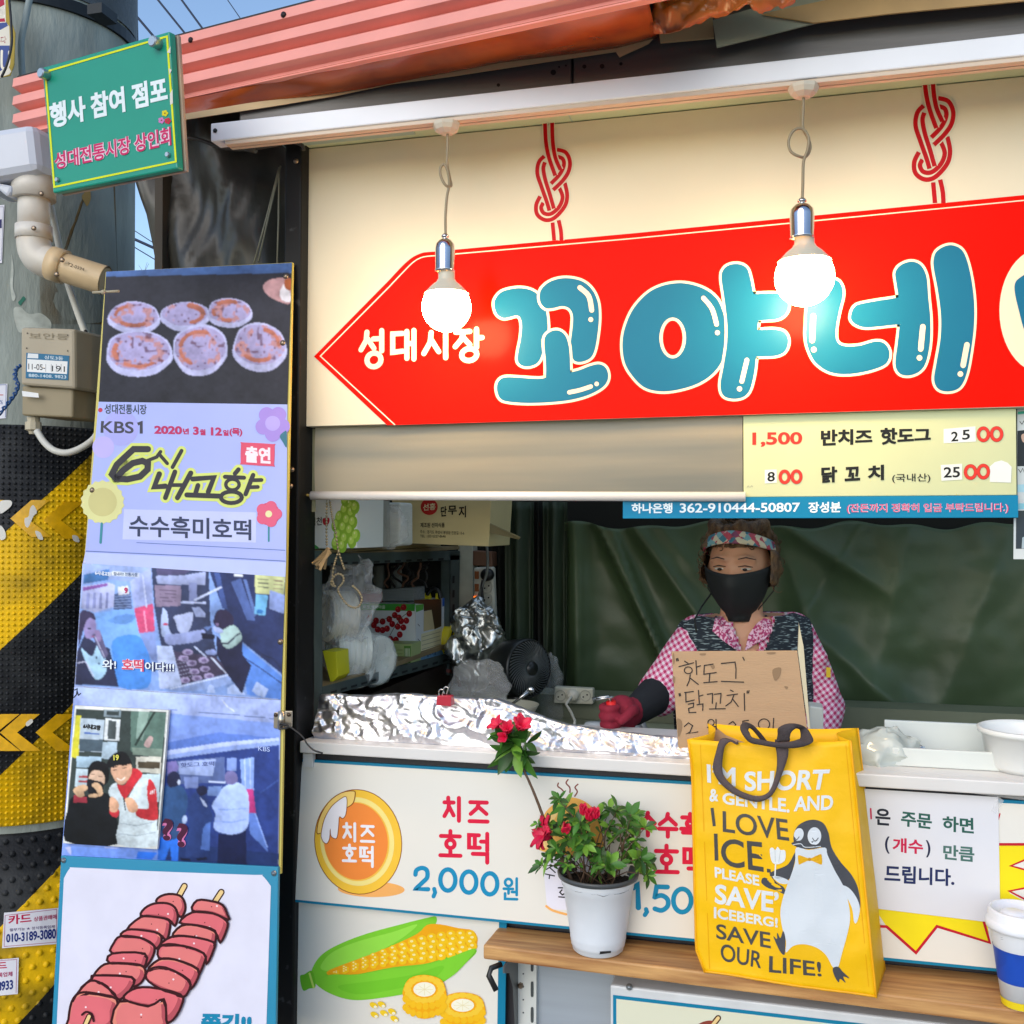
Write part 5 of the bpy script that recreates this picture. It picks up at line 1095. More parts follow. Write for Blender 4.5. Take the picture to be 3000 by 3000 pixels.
PCS = [[(985, 955), (1000, 920), (1060, 900), (1130, 910), (1160, 950), (1165, 1000), (1140, 1045), (1110, 1020), (1060, 985)], [(885, 1035), (910, 990), (970, 960), (1050, 958), (1100, 985), (1118, 1040), (1100, 1100), (1060, 1060), (960, 1042)], [(800, 1122), (885, 1045), (960, 1042), (1062, 1065), (1066, 1130), (1045, 1190), (1000, 1150), (900, 1128)], [(760, 1165), (800, 1125), (900, 1128), (1000, 1150), (1015, 1200), (985, 1242), (960, 1218), (880, 1175)],
       [(705, 1272), (715, 1210), (760, 1165), (880, 1175), (960, 1215), (970, 1265), (940, 1330), (900, 1372), (895, 1320), (908, 1276)], [(690, 1335), (705, 1275), (910, 1275), (908, 1360), (880, 1348)], [(580, 1430), (620, 1370), (690, 1335), (880, 1346), (915, 1400), (885, 1460), (832, 1482), (828, 1424), (600, 1412)], [(500, 1505), (580, 1430), (600, 1412), (828, 1422), (828, 1490), (762, 1560), (725, 1545), (640, 1460)], [(465, 1572), (500, 1508), (570, 1445), (650, 1470), (730, 1550), (560, 1525)],
       [(430, 1690), (450, 1580), (500, 1522), (600, 1525), (732, 1560), (722, 1650), (695, 1760), (430, 1760)],
       [(1210, 1005), (1240, 940), (1330, 945), (1400, 970), (1430, 1030), (1435, 1062), (1340, 1022)], [(1130, 1080), (1210, 1015), (1340, 1022), (1425, 1070), (1425, 1125), (1385, 1205), (1350, 1135), (1240, 1098)], [(1085, 1168), (1140, 1100), (1240, 1097), (1352, 1132), (1350, 1215), (1320, 1275), (1280, 1205), (1200, 1170)], [(1010, 1222), (1085, 1167), (1200, 1168), (1340, 1202), (1342, 1255), (1300, 1340), (1280, 1272), (1150, 1225)], [(1000, 1302), (1005, 1232), (1100, 1217), (1280, 1272), (1280, 1345), (1230, 1445), (1245, 1375), (1100, 1312)],
       [(930, 1382), (1000, 1312), (1100, 1312), (1245, 1372), (1232, 1455), (1190, 1502), (1182, 1442), (1060, 1372)], [(920, 1432), (940, 1375), (1040, 1362), (1190, 1442), (1180, 1522), (1135, 1545), (1000, 1492)], [(780, 1562), (830, 1502), (940, 1487), (1135, 1532), (1140, 1605), (1090, 1690), (1040, 1700), (1030, 1572), (940, 1605)], [(720, 1760), (750, 1577), (930, 1607), (1030, 1562), (1045, 1690), (1030, 1760)]]
for i, pts in enumerate(PCS):
    lp = smooth_loop(K(pts), 3); cx = sum(p[0] for p in lp) / len(lp); cy = sum(p[1] for p in lp) / len(lp)
    a.poly(M1 if i % 3 else M3, lp, lay); lo = [(cx + (x - cx) * .9, cy + (y - cy) * .86) for x, y in lp]
    a.poly(M2, [(lerp(x, cx, .12) + 5, lerp(y, cy, .15) + 7) for x, y in lp if True], lay + .4); a.poly(M1 if i % 2 else '#e07a78', [(cx + (x - cx) * .84 - 4, cy + (y - cy) * .74 - 4) for x, y in lp], lay + .8)
    a.stroke(OL, lp, 7, lay + 1.2, closed=True)
    for k in range(2): a.disc('#f3dbe0' if k else '#5a1c20', cx + random.uniform(-22, 22), cy + random.uniform(-10, 8), 3 if k else 1.8, layer=lay + 1.4, n=10)
    lay += 1.0
a.stroke(OL, K(smooth_loop([(515, 1660), (540, 1642), (575, 1655), (588, 1700)], 4, False)), 6, lay); a.stroke(OL, K([(560, 1670), (520, 1760)]), 17, lay); a.stroke('#e9c98a', K([(560, 1670), (520, 1760)]), 10, lay + 1)
a.text('#1583aa', '쫄깃!!', K([(1262, 1775), (1580, 1782), (1584, 1655), (1268, 1650)]), 1, .05)
t.part('skewer_drawing', a.mb)
for x, y in ((187, 2520), (803, 2558)):
    mb = MB(); mb.lathe(BP(x, y, .006), [(.0055, .0), (.0055, .002), (.0, .005)], n=12, axis=BP.n); t.part('rivet', mb, mat('rivet_steel', '#9aa0a4', .3, metal=.8))
# ================================================================== counter front
VF = -.012
t = Thing('serving_counter', 'white edged serving counter of the stall', 'counter')
xa, xb = yp(-.02)(884, 2200).x, yp(-.02)(4150, 2300).x
ZC = 1.052
mb = MB(); mb.box(xa, xb, -.03, .0, ZC - .024, ZC); mb.box(xa, xb, .0, .30, ZC - .018, ZC - .0005); t.part('white_ledge', mb, mat('ledge_white', '#dcdad8', .35, var=.05), bevel=.0025)
mb = MB(); mb.box(xa, xa + .022, -.014, .0, .995, ZC - .0285); t.part('end_post', mb, mat('ledge_white', '#dcdad8', .35))
mb = MB(); mb.box(xa + .024, xb, .004, .02, .3, ZC - .03); t.part('dark_front', mb, mat('ribbed_dark', '#2b2b33', .5, var=.3, vscale=80, stretch=(8, 1, .2)))
mb = MB(); mb.box(-1.2, 2.3, .30, 1.15, .90, .93); t.part('work_top', mb, mat('worktop', '#8c9078', .4, var=.15))
# price panel
cw, cd = mat('panel_cream', '#e2ded5', .42, spec=.15, var=.04, vscale=3), mat('panel_teal', '#157a9e', .42, spec=.15)
C5 = crop(850, 2200, 2.147)
P1 = plane3(yp(-.018)(870, 2440), yp(-.018)(2900, 2600), yp(-.030)(1500, 2700))
pq = [(886, 2224), (4120, 2412), (4120, 2965), (857, 2642)]
t = Thing('pancake_price_panel', 'long cream price panel with a blue edge and pancake drawings', 'sign')
mb = MB(); mb.slab([P1(*p) for p in pq], (0, .006, 0)); t.part('panel', mb, cd)
a = Art(P1, base=.0006)
a.poly(cw, [(885, 2232), (4120, 2422), (4120, 2955), (861, 2635)], 0); t.part('cream_face', a.mb)
a = Art(P1, base=.0006)
ce = C5([(428, 570)])[0]
def el(c, dx, dy, rx, ry, l, rot=-.12): x, y = C5([(428 + dx, 570 + dy)])[0]; a.disc(c, x, y, rx / 2.147, ry / 2.147, l, 48, rot)
a.disc('#f2ae62', *C5([(510, 870)])[0], 98, 23, 1, 36, .02)
el('#8a4a1c', 0, 2, 276, 332, 1); el('#fcc23e', 0, 2, 271, 327, 2); el('#fde08a', -6, 0, 232, 280, 3); el('#f9c04a', -10, 0, 206, 250, 4); el('#f08a3c', -14, -2, 200, 243, 5)
a.poly('#f9cf74', C5(smooth_loop([(172, 515), (180, 430), (230, 330), (310, 270), (390, 252), (410, 265), (405, 310), (355, 360), (352, 300), (300, 320), (225, 400), (200, 470), (195, 515)], 3)), 6)
wc = C5(smooth_loop([(195, 520), (215, 430), (260, 350), (320, 300), (352, 288), (358, 330), (350, 400), (330, 425), (310, 415), (305, 470), (295, 545), (272, 548), (255, 530), (252, 490), (248, 550), (232, 582), (212, 575), (200, 555)], 3))
a.poly('#ebe9f0', wc, 7); a.stroke('#8a4a1c', wc, 2, 8, closed=True); a.stroke('#8a4a1c', C5(smooth_loop([(190, 518), (168, 514), (185, 420), (240, 325), (320, 265), (400, 252), (408, 280), (395, 330), (360, 355)], 3, False)), 2.4, 8)
for ch, x, y, w, h in (('치', 335, 452, 92, 115), ('즈', 446, 462, 82, 112), ('호', 332, 590, 82, 105), ('떡', 440, 602, 84, 120)):
    p = C5([(x, y)])[0]; round_char(a, '#eceaf0', ch, p[0], p[1], w / 2.147, h / 2.147, 8.2, 9, .04)
t.part('cheese_pancake_drawing', a.mb)
a = Art(P1, base=.0006); RD = '#d8173f'; TL_ = '#1589b4'
for ch, x, y, w, h in (('치', 968, 290, 120, 150), ('즈', 1126, 308, 118, 142), ('호', 942, 502, 132, 162), ('떡', 1120, 518, 130, 178)):
    p = C5([(x, y)])[0]; round_char(a, RD, ch, p[0], p[1], w / 2.147, h / 2.147, 12, 1, .03)
a.stroke(TL_, C5(smooth_loop([(788, 778), (795, 750), (830, 736), (860, 752), (862, 795), (835, 825), (792, 865)], 4, False)) + C5([(790, 868), (868, 870)]), 13, 1)
a.stroke(TL_, C5([(906, 868), (912, 890), (902, 915)]), 12, 1)
for x, y in ((992, 812), (1124, 825), (1256, 836)): a.stroke(TL_, [(C5([(x, y)])[0][0] + 22 * math.cos(i * .2618), C5([(x, y)])[0][1] + 31 * math.sin(i * .2618)) for i in range(24)], 13, 1, closed=True)
p = C5([(1340, 800)])[0]; round_char(a, TL_, '원', p[0], p[1], 46, 62, 8, 1, .03)
C6 = crop(1350, 2050, 2.414)
for ch, x, y, w, h in (('수', 1268, 798, 110, 160), ('수', 1400, 806, 128, 160), ('흑', 1556, 806, 130, 172), ('호', 1372, 1030, 165, 195), ('떡', 1575, 1045, 160, 205)):
    p = C6([(x, y)])[0]; round_char(a, RD, ch, p[0], p[1], w / 2.414, h / 2.414, 12.5, 1, .03)
a.stroke(TL_, C6([(1222, 1330), (1250, 1310), (1256, 1470)]), 16, 1, cap=True); a.stroke(TL_, C6([(1310, 1482), (1316, 1500), (1302, 1522)]), 13, 1)
a.stroke(TL_, C6([(1462, 1325), (1385, 1322), (1372, 1395)]) + C6(smooth_loop([(1374, 1396), (1420, 1384), (1462, 1412), (1462, 1460), (1420, 1490), (1372, 1478)], 4, False)), 14, 1)
p = C6([(1566, 1420)])[0]; a.stroke(TL_, [(p[0] + 26 * math.cos(i * .2618), p[1] + 34 * math.sin(i * .2618)) for i in range(24)], 14, 1, closed=True)
p = C6([(1740, 1440)])[0]; a.stroke(TL_, [(p[0] + 26 * math.cos(i * .2618), p[1] + 34 * math.sin(i * .2618)) for i in range(24)], 14, 1, closed=True)
t.part('price_lettering', a.mb)
a = Art(P1, base=.0006)
for q in ([(690, 590), (686, 612), (712, 632), (728, 650)], [(758, 565), (745, 590), (770, 620), (772, 655)], [(828, 598), (808, 620), (824, 650), (806, 682)]): a.stroke('#7d3a30', C6(smooth_loop(q, 5, False)), 4, 1)
a.blob('#f0b45a', C6([(540, 1000), (560, 880), (620, 770), (740, 695), (860, 710), (960, 800), (1000, 960), (990, 1080), (760, 1100), (560, 1065)]), 1); a.blob('#f7cf86', C6([(560, 1000), (580, 900), (640, 800), (700, 770), (640, 900), (620, 1050)]), 2); a.poly('#e3e0ec', C6([(575, 1080), (1000, 1100), (980, 1500), (610, 1480)]), 0.5)
a.stroke('#f0b062', C6(smooth_loop([(605, 1460), (650, 1490), (745, 1518)], 4, False)), 7, 2)
a.stroke('#23232c', C6([(645, 1175), (605, 1200)]), 3.4, 3); a.stroke('#23232c', C6([(632, 1190), (668, 1222)]), 3.4, 3); a.stroke('#23232c', C6([(598, 1232), (662, 1246)]), 3.4, 3); a.stroke('#23232c', C6([(628, 1240), (625, 1264)]), 3.4, 3)
a.stroke('#23232c', C6([(690, 1330), (740, 1330)]), 4, 3); a.stroke('#23232c', C6([(715, 1345), (700, 1362), (718, 1380), (735, 1370)]), 4, 3); a.stroke('#23232c', C6([(693, 1394), (740, 1398)]), 4, 3)
t.part('steaming_bun_drawing', a.mb)
a = Art(P1, base=.0006); C4 = crop(2450, 2050, 2.034)
YEL = '#f2dc1c'
zz = C4([(270, 1370), (300, 1352), (475, 1508), (600, 1350), (915, 1448), (890, 1330), (960, 1330), (1100, 1230), (1030, 1150), (1140, 1090), (1040, 990), (1160, 900), (1160, 862), (900, 862), (900, 700), (980, 690)])
a.poly(YEL, C4([(200, 1200), (300, 1352), (475, 1508), (600, 1350), (915, 1448), (890, 1230), (1300, 1300), (1030, 1150), (1300, 1060), (1040, 990), (1300, 880), (1300, 862), (900, 862), (300, 862)]), 1)
a.stroke('#c0152c', C4([(255, 1350), (300, 1352), (475, 1508), (600, 1350), (915, 1448), (880, 1325)]), 8, 2); a.stroke('#c0152c', C4([(940, 862), (1300, 862)]), 8, 2); a.stroke('#c0152c', C4([(1300, 880), (1040, 990), (1300, 1060)]), 8, 2); a.stroke('#c0152c', C4([(1300, 1090), (1030, 1140), (1300, 1280)]), 8, 2); a.stroke('#c0152c', C4([(975, 680), (965, 715)]), 4, 2)
t.part('starburst', a.mb)
# order notice paper
t = Thing('order_notice', 'white paper notice with green and navy lettering taped over the yellow starburst', 'notice')
a = Art(P1, base=.003, rough=.3)
a.poly(mat('notice_paper', '#d9d9df', .35, var=.03), C4([(0, 520), (965, 580), (978, 1334), (0, 1215)]), 0)
for s, c, q in (('은', '#262b36', [(234, 745), (324, 752), (322, 652), (232, 646)]), ('주문', '#2a5c52', [(384, 752), (570, 774), (570, 684), (388, 664)]), ('하면', '#2a5c52', [(632, 782), (820, 800), (818, 705), (634, 692)]), ('(', '#262c4a', [(290, 915), (318, 918), (318, 815), (290, 812)]), ('개수', '#c8234e', [(334, 908), (518, 922), (516, 834), (336, 820)]), (')', '#262c4a', [(535, 940), (562, 940), (560, 838), (533, 836)]), ('만큼', '#4a6f68', [(636, 950), (824, 968), (822, 876), (638, 862)]), ('드립니다.', '#25305c', [(286, 1090), (704, 1112), (704, 1010), (290, 980)])):
    a.text(c, s, C4(q), 1, .03)
a.stroke('#c8234e', C4([(205, 650), (208, 708)]), 5, 1)
for x, y, q in ((0, 0, [(470, 2340), (0, 0)]),): pass
t.part('paper', a.mb)
a = Art(P1, base=.005, rough=.15); a.poly(mat('clear_tape', '#f2f2f4', .15, alpha=.35), C4([(925, 660), (960, 575), (1000, 600), (950, 680)]), 0); a.poly(mat('clear_tape', '#f2f2f4', .15, alpha=.35), C4([(825, 545), (1140, 575), (1130, 600), (825, 560)]), 0); t.part('tape', a.mb)

# corn board
P2 = plane3(yp(-.014)(870, 2700), yp(-.014)(1400, 2800), yp(-.016)(1100, 3000))
t = Thing('corn_board', 'blue edged board with a drawing of corn on the cob under the price panel', 'sign')
mb = MB(); mb.slab([P2(*p) for p in [(855, 2630), (1484, 2690), (1478, 3110), (846, 3110)]], (0, .006, 0)); t.part('board', mb, cd)
a = Art(P2, base=.0006); a.poly(cw, [(869, 2636), (1462, 2694), (1455, 3110), (858, 3110)], 0); t.part('cream_face', a.mb)
a = Art(P2, base=.0006); G1, G2 = '#7fce35', '#97de4c'
a.blob(G1, C5([(135, 1380), (190, 1290), (300, 1220), (480, 1150), (700, 1090), (860, 1050), (917, 1042), (915, 1090), (850, 1160), (880, 1240), (1165, 1245), (1100, 1340), (1000, 1430), (900, 1480), (700, 1530), (480, 1565), (350, 1560), (220, 1510), (140, 1440)]), 1)
a.blob('#6fbe2c', C5([(62, 1420), (90, 1405), (140, 1385), (160, 1480), (120, 1495), (80, 1505)]), 1); a.stroke('#c9e86a', C5([(122, 1400), (148, 1488)]), 6, 2)
a.blob(G2, C5([(190, 1360), (260, 1270), (420, 1200), (640, 1140), (800, 1090), (700, 1180), (500, 1290), (330, 1350), (250, 1385)]), 2)
cob = C5(smooth_loop([(228, 1392), (330, 1345), (480, 1290), (640, 1225), (800, 1150), (860, 1095), (940, 1090), (1060, 1115), (1150, 1130), (1180, 1190), (1150, 1245), (1050, 1270), (950, 1310), (840, 1340), (650, 1360), (450, 1400), (290, 1425)], 3))
a.poly('#f0a818', cob, 3)
u0, u1 = (250, 1405), (1165, 1180)
for r in range(5):
    for k in range(15):
        s = (k + .5) / 15; w = 14 + 150 * min(1, s * 1.5) * (1 if s < .85 else 1 - (s - .85) * 2.2); v = (r - 2) / 5
        x = lerp(u0[0], u1[0], s) + (r % 2) * 14; y = lerp(u0[1], u1[1], s) - 30 * math.sin(s * 3.1) + 20 * s + v * w
        if y > lerp(1420, 1250, s) + 10 or s * 1000 + 230 < 330 and abs(r - 2) > 1: continue
        q = 26 * (.45 + .7 * min(1, s * 1.6)); p = C5([(x, y)])[0]
        a.disc('#fbc21c', p[0], p[1], q / 2.147 * 1.02, q / 2.147 * .86, 4, 10); a.disc('#fde79a', p[0] - 2, p[1] - 2.6, q / 5.5, q / 8, 5, 8)
a.blob(G1, C5([(190, 1470), (240, 1410), (420, 1405), (650, 1370), (850, 1348), (1000, 1300), (1168, 1243), (1090, 1350), (980, 1440), (760, 1520), (480, 1562), (300, 1545)]), 6); a.blob('#74c62e', C5([(300, 1480), (500, 1450), (760, 1410), (960, 1350), (900, 1430), (650, 1500), (420, 1530)]), 7)
def cobslice(x, y, rx, ry, h, ly):
    X = lambda px, py: C5([(px, py)])[0]
    a.blob('#f3ab14', C5([(x - rx, y), (x - rx * .7, y - ry * .75), (x, y - ry), (x + rx * .75, y - ry * .7), (x + rx, y), (x + rx, y + h * .6), (x + rx * .5, y + h + ry * .5), (x - rx * .3, y + h + ry * .62), (x - rx * .95, y + h * .5)]), ly)
    for i in range(16):
        an = i * .3927; p = X(x + rx * .8 * math.cos(an), y + ry * .78 * math.sin(an)); a.disc('#fcc83a', p[0], p[1], rx / 2.147 * .19, ry / 2.147 * .22, ly + 1, 10)
    for i in range(9):
        an = .15 + i * .34
        for k in range(2): p = X(x + rx * .93 * math.cos(an), y + ry * .7 * math.sin(an) + h * (.35 + .45 * k)); a.disc('#fbbd20', p[0], p[1], rx / 2.147 * .15, h / 2.147 * .2, ly + 1, 10)
    p = X(x, y); a.disc('#f7efd8', p[0], p[1], rx / 2.147 * .52, ry / 2.147 * .5, ly + 2)
    for i in range(8): q = X(x + rx * .4 * math.cos(i * .785), y + ry * .38 * math.sin(i * .785)); a.stroke('#e8dcae', [p, q], 1.4, ly + 3)
cobslice(1085, 1600, 138, 82, 110, 8); cobslice(845, 1500, 134, 92, 120, 13)
for x, y in ((525, 1600), (575, 1595), (640, 1640), (530, 1660), (655, 1685), (590, 1650)): p = C5([(x, y)])[0]; a.disc('#f9cc2a', p[0], p[1], 13, 8, 8, 14, .5); a.disc('#fbf2d6', p[0] + 5, p[1] + 5, 5, 4, 9, 10)
t.part('corn_drawing', a.mb)

# shelf
t = Thing('wooden_shelf', 'narrow worn wooden shelf on metal brackets below the price panel', 'shelf')
zs_ = .70; SF = zp(zs_)
wood = mat('shelf_wood', '#d0a065', .5, col2='#946239', vscale=5, stretch=(1.2, 14, 14), sharp=(.3, .7), bump=.08, bscale=30, spec=.4)
sq = [SF(1462, 2712), SF(3900, 2949), SF(3900, 3071), SF(1415, 2768)]
def rr(z): return [Vector((p.x, p.y, z)) for p in sq]
mb = MB(); mb.slab(rr(zs_), (0, 0, -.028)); t.part('plank', mb, wood, bevel=.004)
# bracket and standard
mb = MB(); bx = yp(-.02)(1520, 2850).x
brk = mat('bracket_white', '#c9ccc9', .4)
prf = [(-.012, zs_ - .03), (-.12, zs_ - .03), (-.12, zs_ - .042), (-.075, zs_ - .06), (-.045, zs_ - .1), (-.03, zs_ - .18), (-.012, zs_ - .2)]
k = len(prf); mb.add([(bx - .006, y, z) for y, z in prf] + [(bx - .003, y, z) for y, z in prf], [tuple(range(k)), tuple(range(2 * k - 1, k - 1, -1))] + [(i, (i + 1) % k, k + (i + 1) % k, k + i) for i in range(k)])
t.part('bracket', mb, mat('bracket_dark', '#5b5f60', .45, metal=.3))
mb = MB(); q0 = SF(1425, 2790); mb.tube([Vector((q0.x + .02, -.10, zs_ - .034)), Vector((q0.x + .004, -.115, zs_ - .037)), Vector((q0.x + .0, -.118, zs_ - .05)), Vector((q0.x + .016, -.122, zs_ - .075))], .0055, 8); t.part('hook', mb, mat('hook_black', '#1a1a1c', .4))
t = Thing('slotted_standard', 'white slotted shelf upright below the wooden shelf', 'shelf upright')
Y5 = yp(-.014); mb = MB(); mb.slab([Y5(1519, 2770), Y5(1572, 2780), Y5(1570, 3110), Y5(1515, 3110)], (0, .02, 0)); t.part('upright', mb, brk)
a = Art(Y5, base=.0008)
for k in range(5): y = 2804 + k * 75; a.poly(mat('slot_dark', '#3c4244', .6), smooth_loop([(1555, y), (1559, y - 3), (1563, y), (1563, y + 38), (1559, y + 42), (1555, y + 38)], 2), 0)
for k in range(6): y = 2815 + k * 38; a.disc(mat('slot_dark', '#3c4244', .6), 1533, y, 2.5, layer=0, n=10)
t.part('slot', a.mb)
mb = MB(); mb.lathe(Y5(1526, 2886), [(.006, 0), (.006, .005), (.003, .01), (0, .01)], n=6, axis=(0, -1, 0), smooth=False); t.part('bolt', mb, screwm)
t = Thing('metal_sheet', 'plain blue grey sheet under the shelf beside the corn board', 'panel')
mb = MB(); Y6 = yp(-.002); mb.slab([Y6(1572, 2760), Y6(2300, 2800), Y6(2300, 3110), Y6(1570, 3110)], (0, .005, 0)); t.solo(mb, mat('grey_sheet', '#9aa3ad', .45, var=.1, vscale=6, stretch=(.3, 1, 6)))
t = Thing('lower_sign', 'white box sign with a teal line running below the shelf', 'sign')
Y7 = yp(-.075); L = crop(1400, 2600, 1.2075)
mb = MB(); mb.slab([Y7(*p) for p in L([(468, 345), (3000, 642), (3000, 900), (470, 900)])], (0, .06, 0)); t.part('box', mb, mat('box_white', '#d6d9dc', .4, var=.12, vscale=14), bevel=.004)
a = Art(Y7, base=.001)
a.poly(cd, L([(478, 380), (3000, 670), (3000, 900), (480, 900)]), 0); a.poly(mat('low_cream', '#d9d8c0', .42), L([(490, 394), (3000, 684), (3000, 900), (492, 900)]), 1)
a.stroke('#4a2a1c', L([(850, 462), (828, 490)]), 18, 2); a.stroke('#e6c78a', L([(850, 462), (828, 490)]), 10, 3); a.blob('#8a4034', L([(770, 500), (790, 478), (830, 472), (850, 500), (850, 560), (760, 560)]), 2)
t.part('sign_face', a.mb)
mb = MB(); mb.lathe(Y7(*L([(536, 350)])[0]), [(.006, 0), (.006, .004), (0, .007)], n=12, axis=(0, -1, 0)); t.part('rivet', mb, mat('rivet_steel', '#9aa0a4', .3, metal=.8))
# ================================================================== inside the stall
I1 = crop(860, 1400, 2.3); I2 = crop(1700, 1480, 2.415)
def p1(x, y): return I1([(x, y)])[0]
def p2(x, y): return I2([(x, y)])[0]
XRV = -.98; XR = xp(XRV)
# enclosure
t = Thing('side_wall', 'dark inner side wall behind the metal rack', 'wall')
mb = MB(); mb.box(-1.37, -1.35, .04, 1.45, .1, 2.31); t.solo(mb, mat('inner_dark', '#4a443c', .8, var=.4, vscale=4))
t = Thing('end_wall', 'far right inner wall of the stall, unseen and pale to bounce light', 'wall')
mb = MB(); mb.box(2.3, 2.32, .04, 1.45, .1, 2.31); t.solo(mb, mat('inner_pale', '#b5ad9a', .8))  # out of view, coloured pale to bounce light into the stall
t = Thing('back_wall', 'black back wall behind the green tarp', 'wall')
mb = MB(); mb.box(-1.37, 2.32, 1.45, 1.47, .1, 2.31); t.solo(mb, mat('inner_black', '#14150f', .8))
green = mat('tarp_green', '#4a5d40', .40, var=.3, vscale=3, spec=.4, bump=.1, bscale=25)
t = Thing('green_tarp', 'dark green vinyl tarp with long slanting creases hung behind the woman', 'tarp')
YT = yp(1.22)
def ridge(px, py, x0, y0, x1, y1, w):
    dx, dy = x1 - x0, y1 - y0; L = math.hypot(dx, dy); u = ((px - x0) * dx + (py - y0) * dy) / L; d = ((px - x0) * dy - (py - y0) * dx) / L
    f = 1.0 if 0 < u < L else math.exp(-((u if u < 0 else u - L) / 120) ** 2); return f * math.exp(-abs(d / w) ** 1.25)
def tarpf(u, v):
    px = lerp(1610, 4400, u); py = lerp(1538 + 8 * math.sin(px / 70) + 6 * math.sin(px / 31), 2350, v)
    n = 0
    for (x0, y0, x1, y1, w, h) in ((1740, 1500, 1950, 1930, 15, .05), (1775, 1500, 1935, 1890, 13, .04), (1860, 1540, 2040, 1790, 32, .045), (1690, 1550, 1700, 2000, 26, .05), (2330, 1700, 2420, 2000, 45, .03), (2500, 1560, 2380, 1750, 60, .03), (2650, 1600, 2560, 2000, 90, .03), (2440, 1900, 2640, 2080, 50, .035), (2900, 1700, 2700, 2200, 80, .03), (1950, 1560, 2010, 1640, 40, .025), (2330, 1560, 2480, 1660, 30, .025)):
        n += h * ridge(px, py, x0, y0, x1, y1, w)
    n += .015 * noise.noise(Vector((px / 190, py / 150, .5))) + .004 * noise.noise(Vector((px / 60, py / 60, 4)))
    return YT(px, py) + Vector((0, -n, 0))
mb = MB(); mb.grid(tarpf, 220, 80); t.solo(mb, green, solid=.001)
t = Thing('green_curtain', 'narrow dark green curtain strips beside the cardboard carton', 'curtain')
def cur(x0, x1, y):
    Y = yp(y)
    return lambda u, v: Y(lerp(x0, x1, u) + 6 * v * math.sin(u * 3), lerp(1470, 2130, v)) + Vector((0, .02 * math.sin(u * 9 + v) + .01 * noise.noise(Vector((u * 6, v * 3, 1))), 0))
mb = MB(); mb.grid(cur(1478, 1562, 1.16), 16, 24); t.part('strip', mb, mat('curtain_green', '#2f3d2a', .55, var=.2, vscale=9), solid=.001)
mb = MB(); mb.grid(cur(1590, 1660, 1.18), 16, 24); t.part('strip', mb, mat('curtain_green', '#2f3d2a', .55), solid=.001)
mb = MB(); mb.grid(cur(1440, 1486, 1.21), 8, 12); mb.grid(cur(1560, 1596, 1.21), 8, 12); t.part('gap_shade', mb, mat('inner_black', '#14150f', .8))  # black sheets painted in for the shade between the curtain strips
# maroon panel at the left jamb
t = Thing('maroon_panel', 'narrow maroon panel with yellow marks inside the left jamb', 'panel')
Ym = yp(.05); a = Art(Ym, base=0)
a.poly(mat('maroon', '#4a0c16', .5), [(889, 1612), (920, 1612), (918, 2162), (889, 2162)], 0)
a.stroke('#a8906c', [(919, 1620), (916, 2158)], 1.6, 1)
for y in (1655, 1735, 1800, 1960, 1998, 2028): a.poly('#b59a1c', [(889, y), (896, y), (896, y + 30), (889, y + 30)], 1)
a.poly('#b89a90', [(889, 2112), (897, 2112), (898, 2160), (889, 2160)], 1)
t.solo(a.mb)

# rack
rk = mat('rack_grey', '#4c5a59', .5, metal=.3, var=.3, vscale=12)
t = Thing('slotted_rack', 'dark grey slotted angle rack along the left inside wall', 'rack')
def xslab(q, dx=.012, S=XR): return [S(*p) for p in I1(q)], Vector((-dx, 0, 0))
for nm, q in (('post', [(138, 490), (190, 490), (197, 1760), (132, 1760)]), ('post', [(1056, 500), (1122, 494), (1104, 1330), (1052, 1330)]), ('rail', [(150, 512), (1118, 490), (1118, 552), (150, 594)]), ('rail', [(196, 1408), (1094, 1168), (1094, 1232), (196, 1480)])):
    mb = MB(); qq, d = xslab(q, .004 if nm == 'rail' else .003); mb.slab(qq, d)
    if nm == 'post': mb.slab([qq[0], qq[0] + Vector((-.03, 0, 0)), qq[3] + Vector((-.03, 0, 0)), qq[3]], (0, .003, 0))
    t.part(nm, mb, rk)
a = Art(XR, base=.0006); sl = mat('slot_black', '#0c0e0e', .8)
for k in range(11): u = k / 10.6; x = lerp(250, 1020, u); a.poly(sl, I1([(x, lerp(572, 540, u)), (x + 42 - 8 * u, lerp(570, 538, u)), (x + 42 - 8 * u, lerp(584, 552, u)), (x, lerp(586, 554, u))]), 0)
for k in range(12): u = k / 11.5; x = lerp(250, 1040, u); y = lerp(1428, 1206, u); a.poly(sl, I1([(x, y + 12), (x + 42 - 8 * u, y), (x + 42 - 8 * u, y + 14), (x, y + 27)]), 0)
for k in range(7): y = 660 + k * 96; a.poly(sl, I1([(1072, y), (1086, y), (1084, y + 50), (1070, y + 50)]), 0)
t.part('slot', a.mb)
zsh = XR(*p1(196, 1408)).z - .004; ztp = XR(*p1(150, 512)).z
mb = MB(); mb.box(-1.34, XRV - .004, .12, 1.12, zsh - .012, zsh); t.part('shelf_board', mb, mat('rack_board', '#8d7a58', .6, var=.3))
mb = MB(); mb.box(-1.34, XRV - .004, .12, 1.12, ztp - .012, ztp - .002); t.part('shelf_board', mb, mat('rack_board', '#8d7a58', .6))
mb = MB(); mb.box(-1.34, -1.33, .12, 1.12, zsh - .5, ztp); mb.box(-1.34, -1.0, 1.12, 1.13, zsh - .5, ztp - .01); t.part('back_sheet', mb, mat('rack_back', '#2b2d2d', .7, var=.5, vscale=9))
t = Thing('hanging_cables', 'tangle of black and brown cables hanging at the back of the rack', 'cables')
mb = MB()
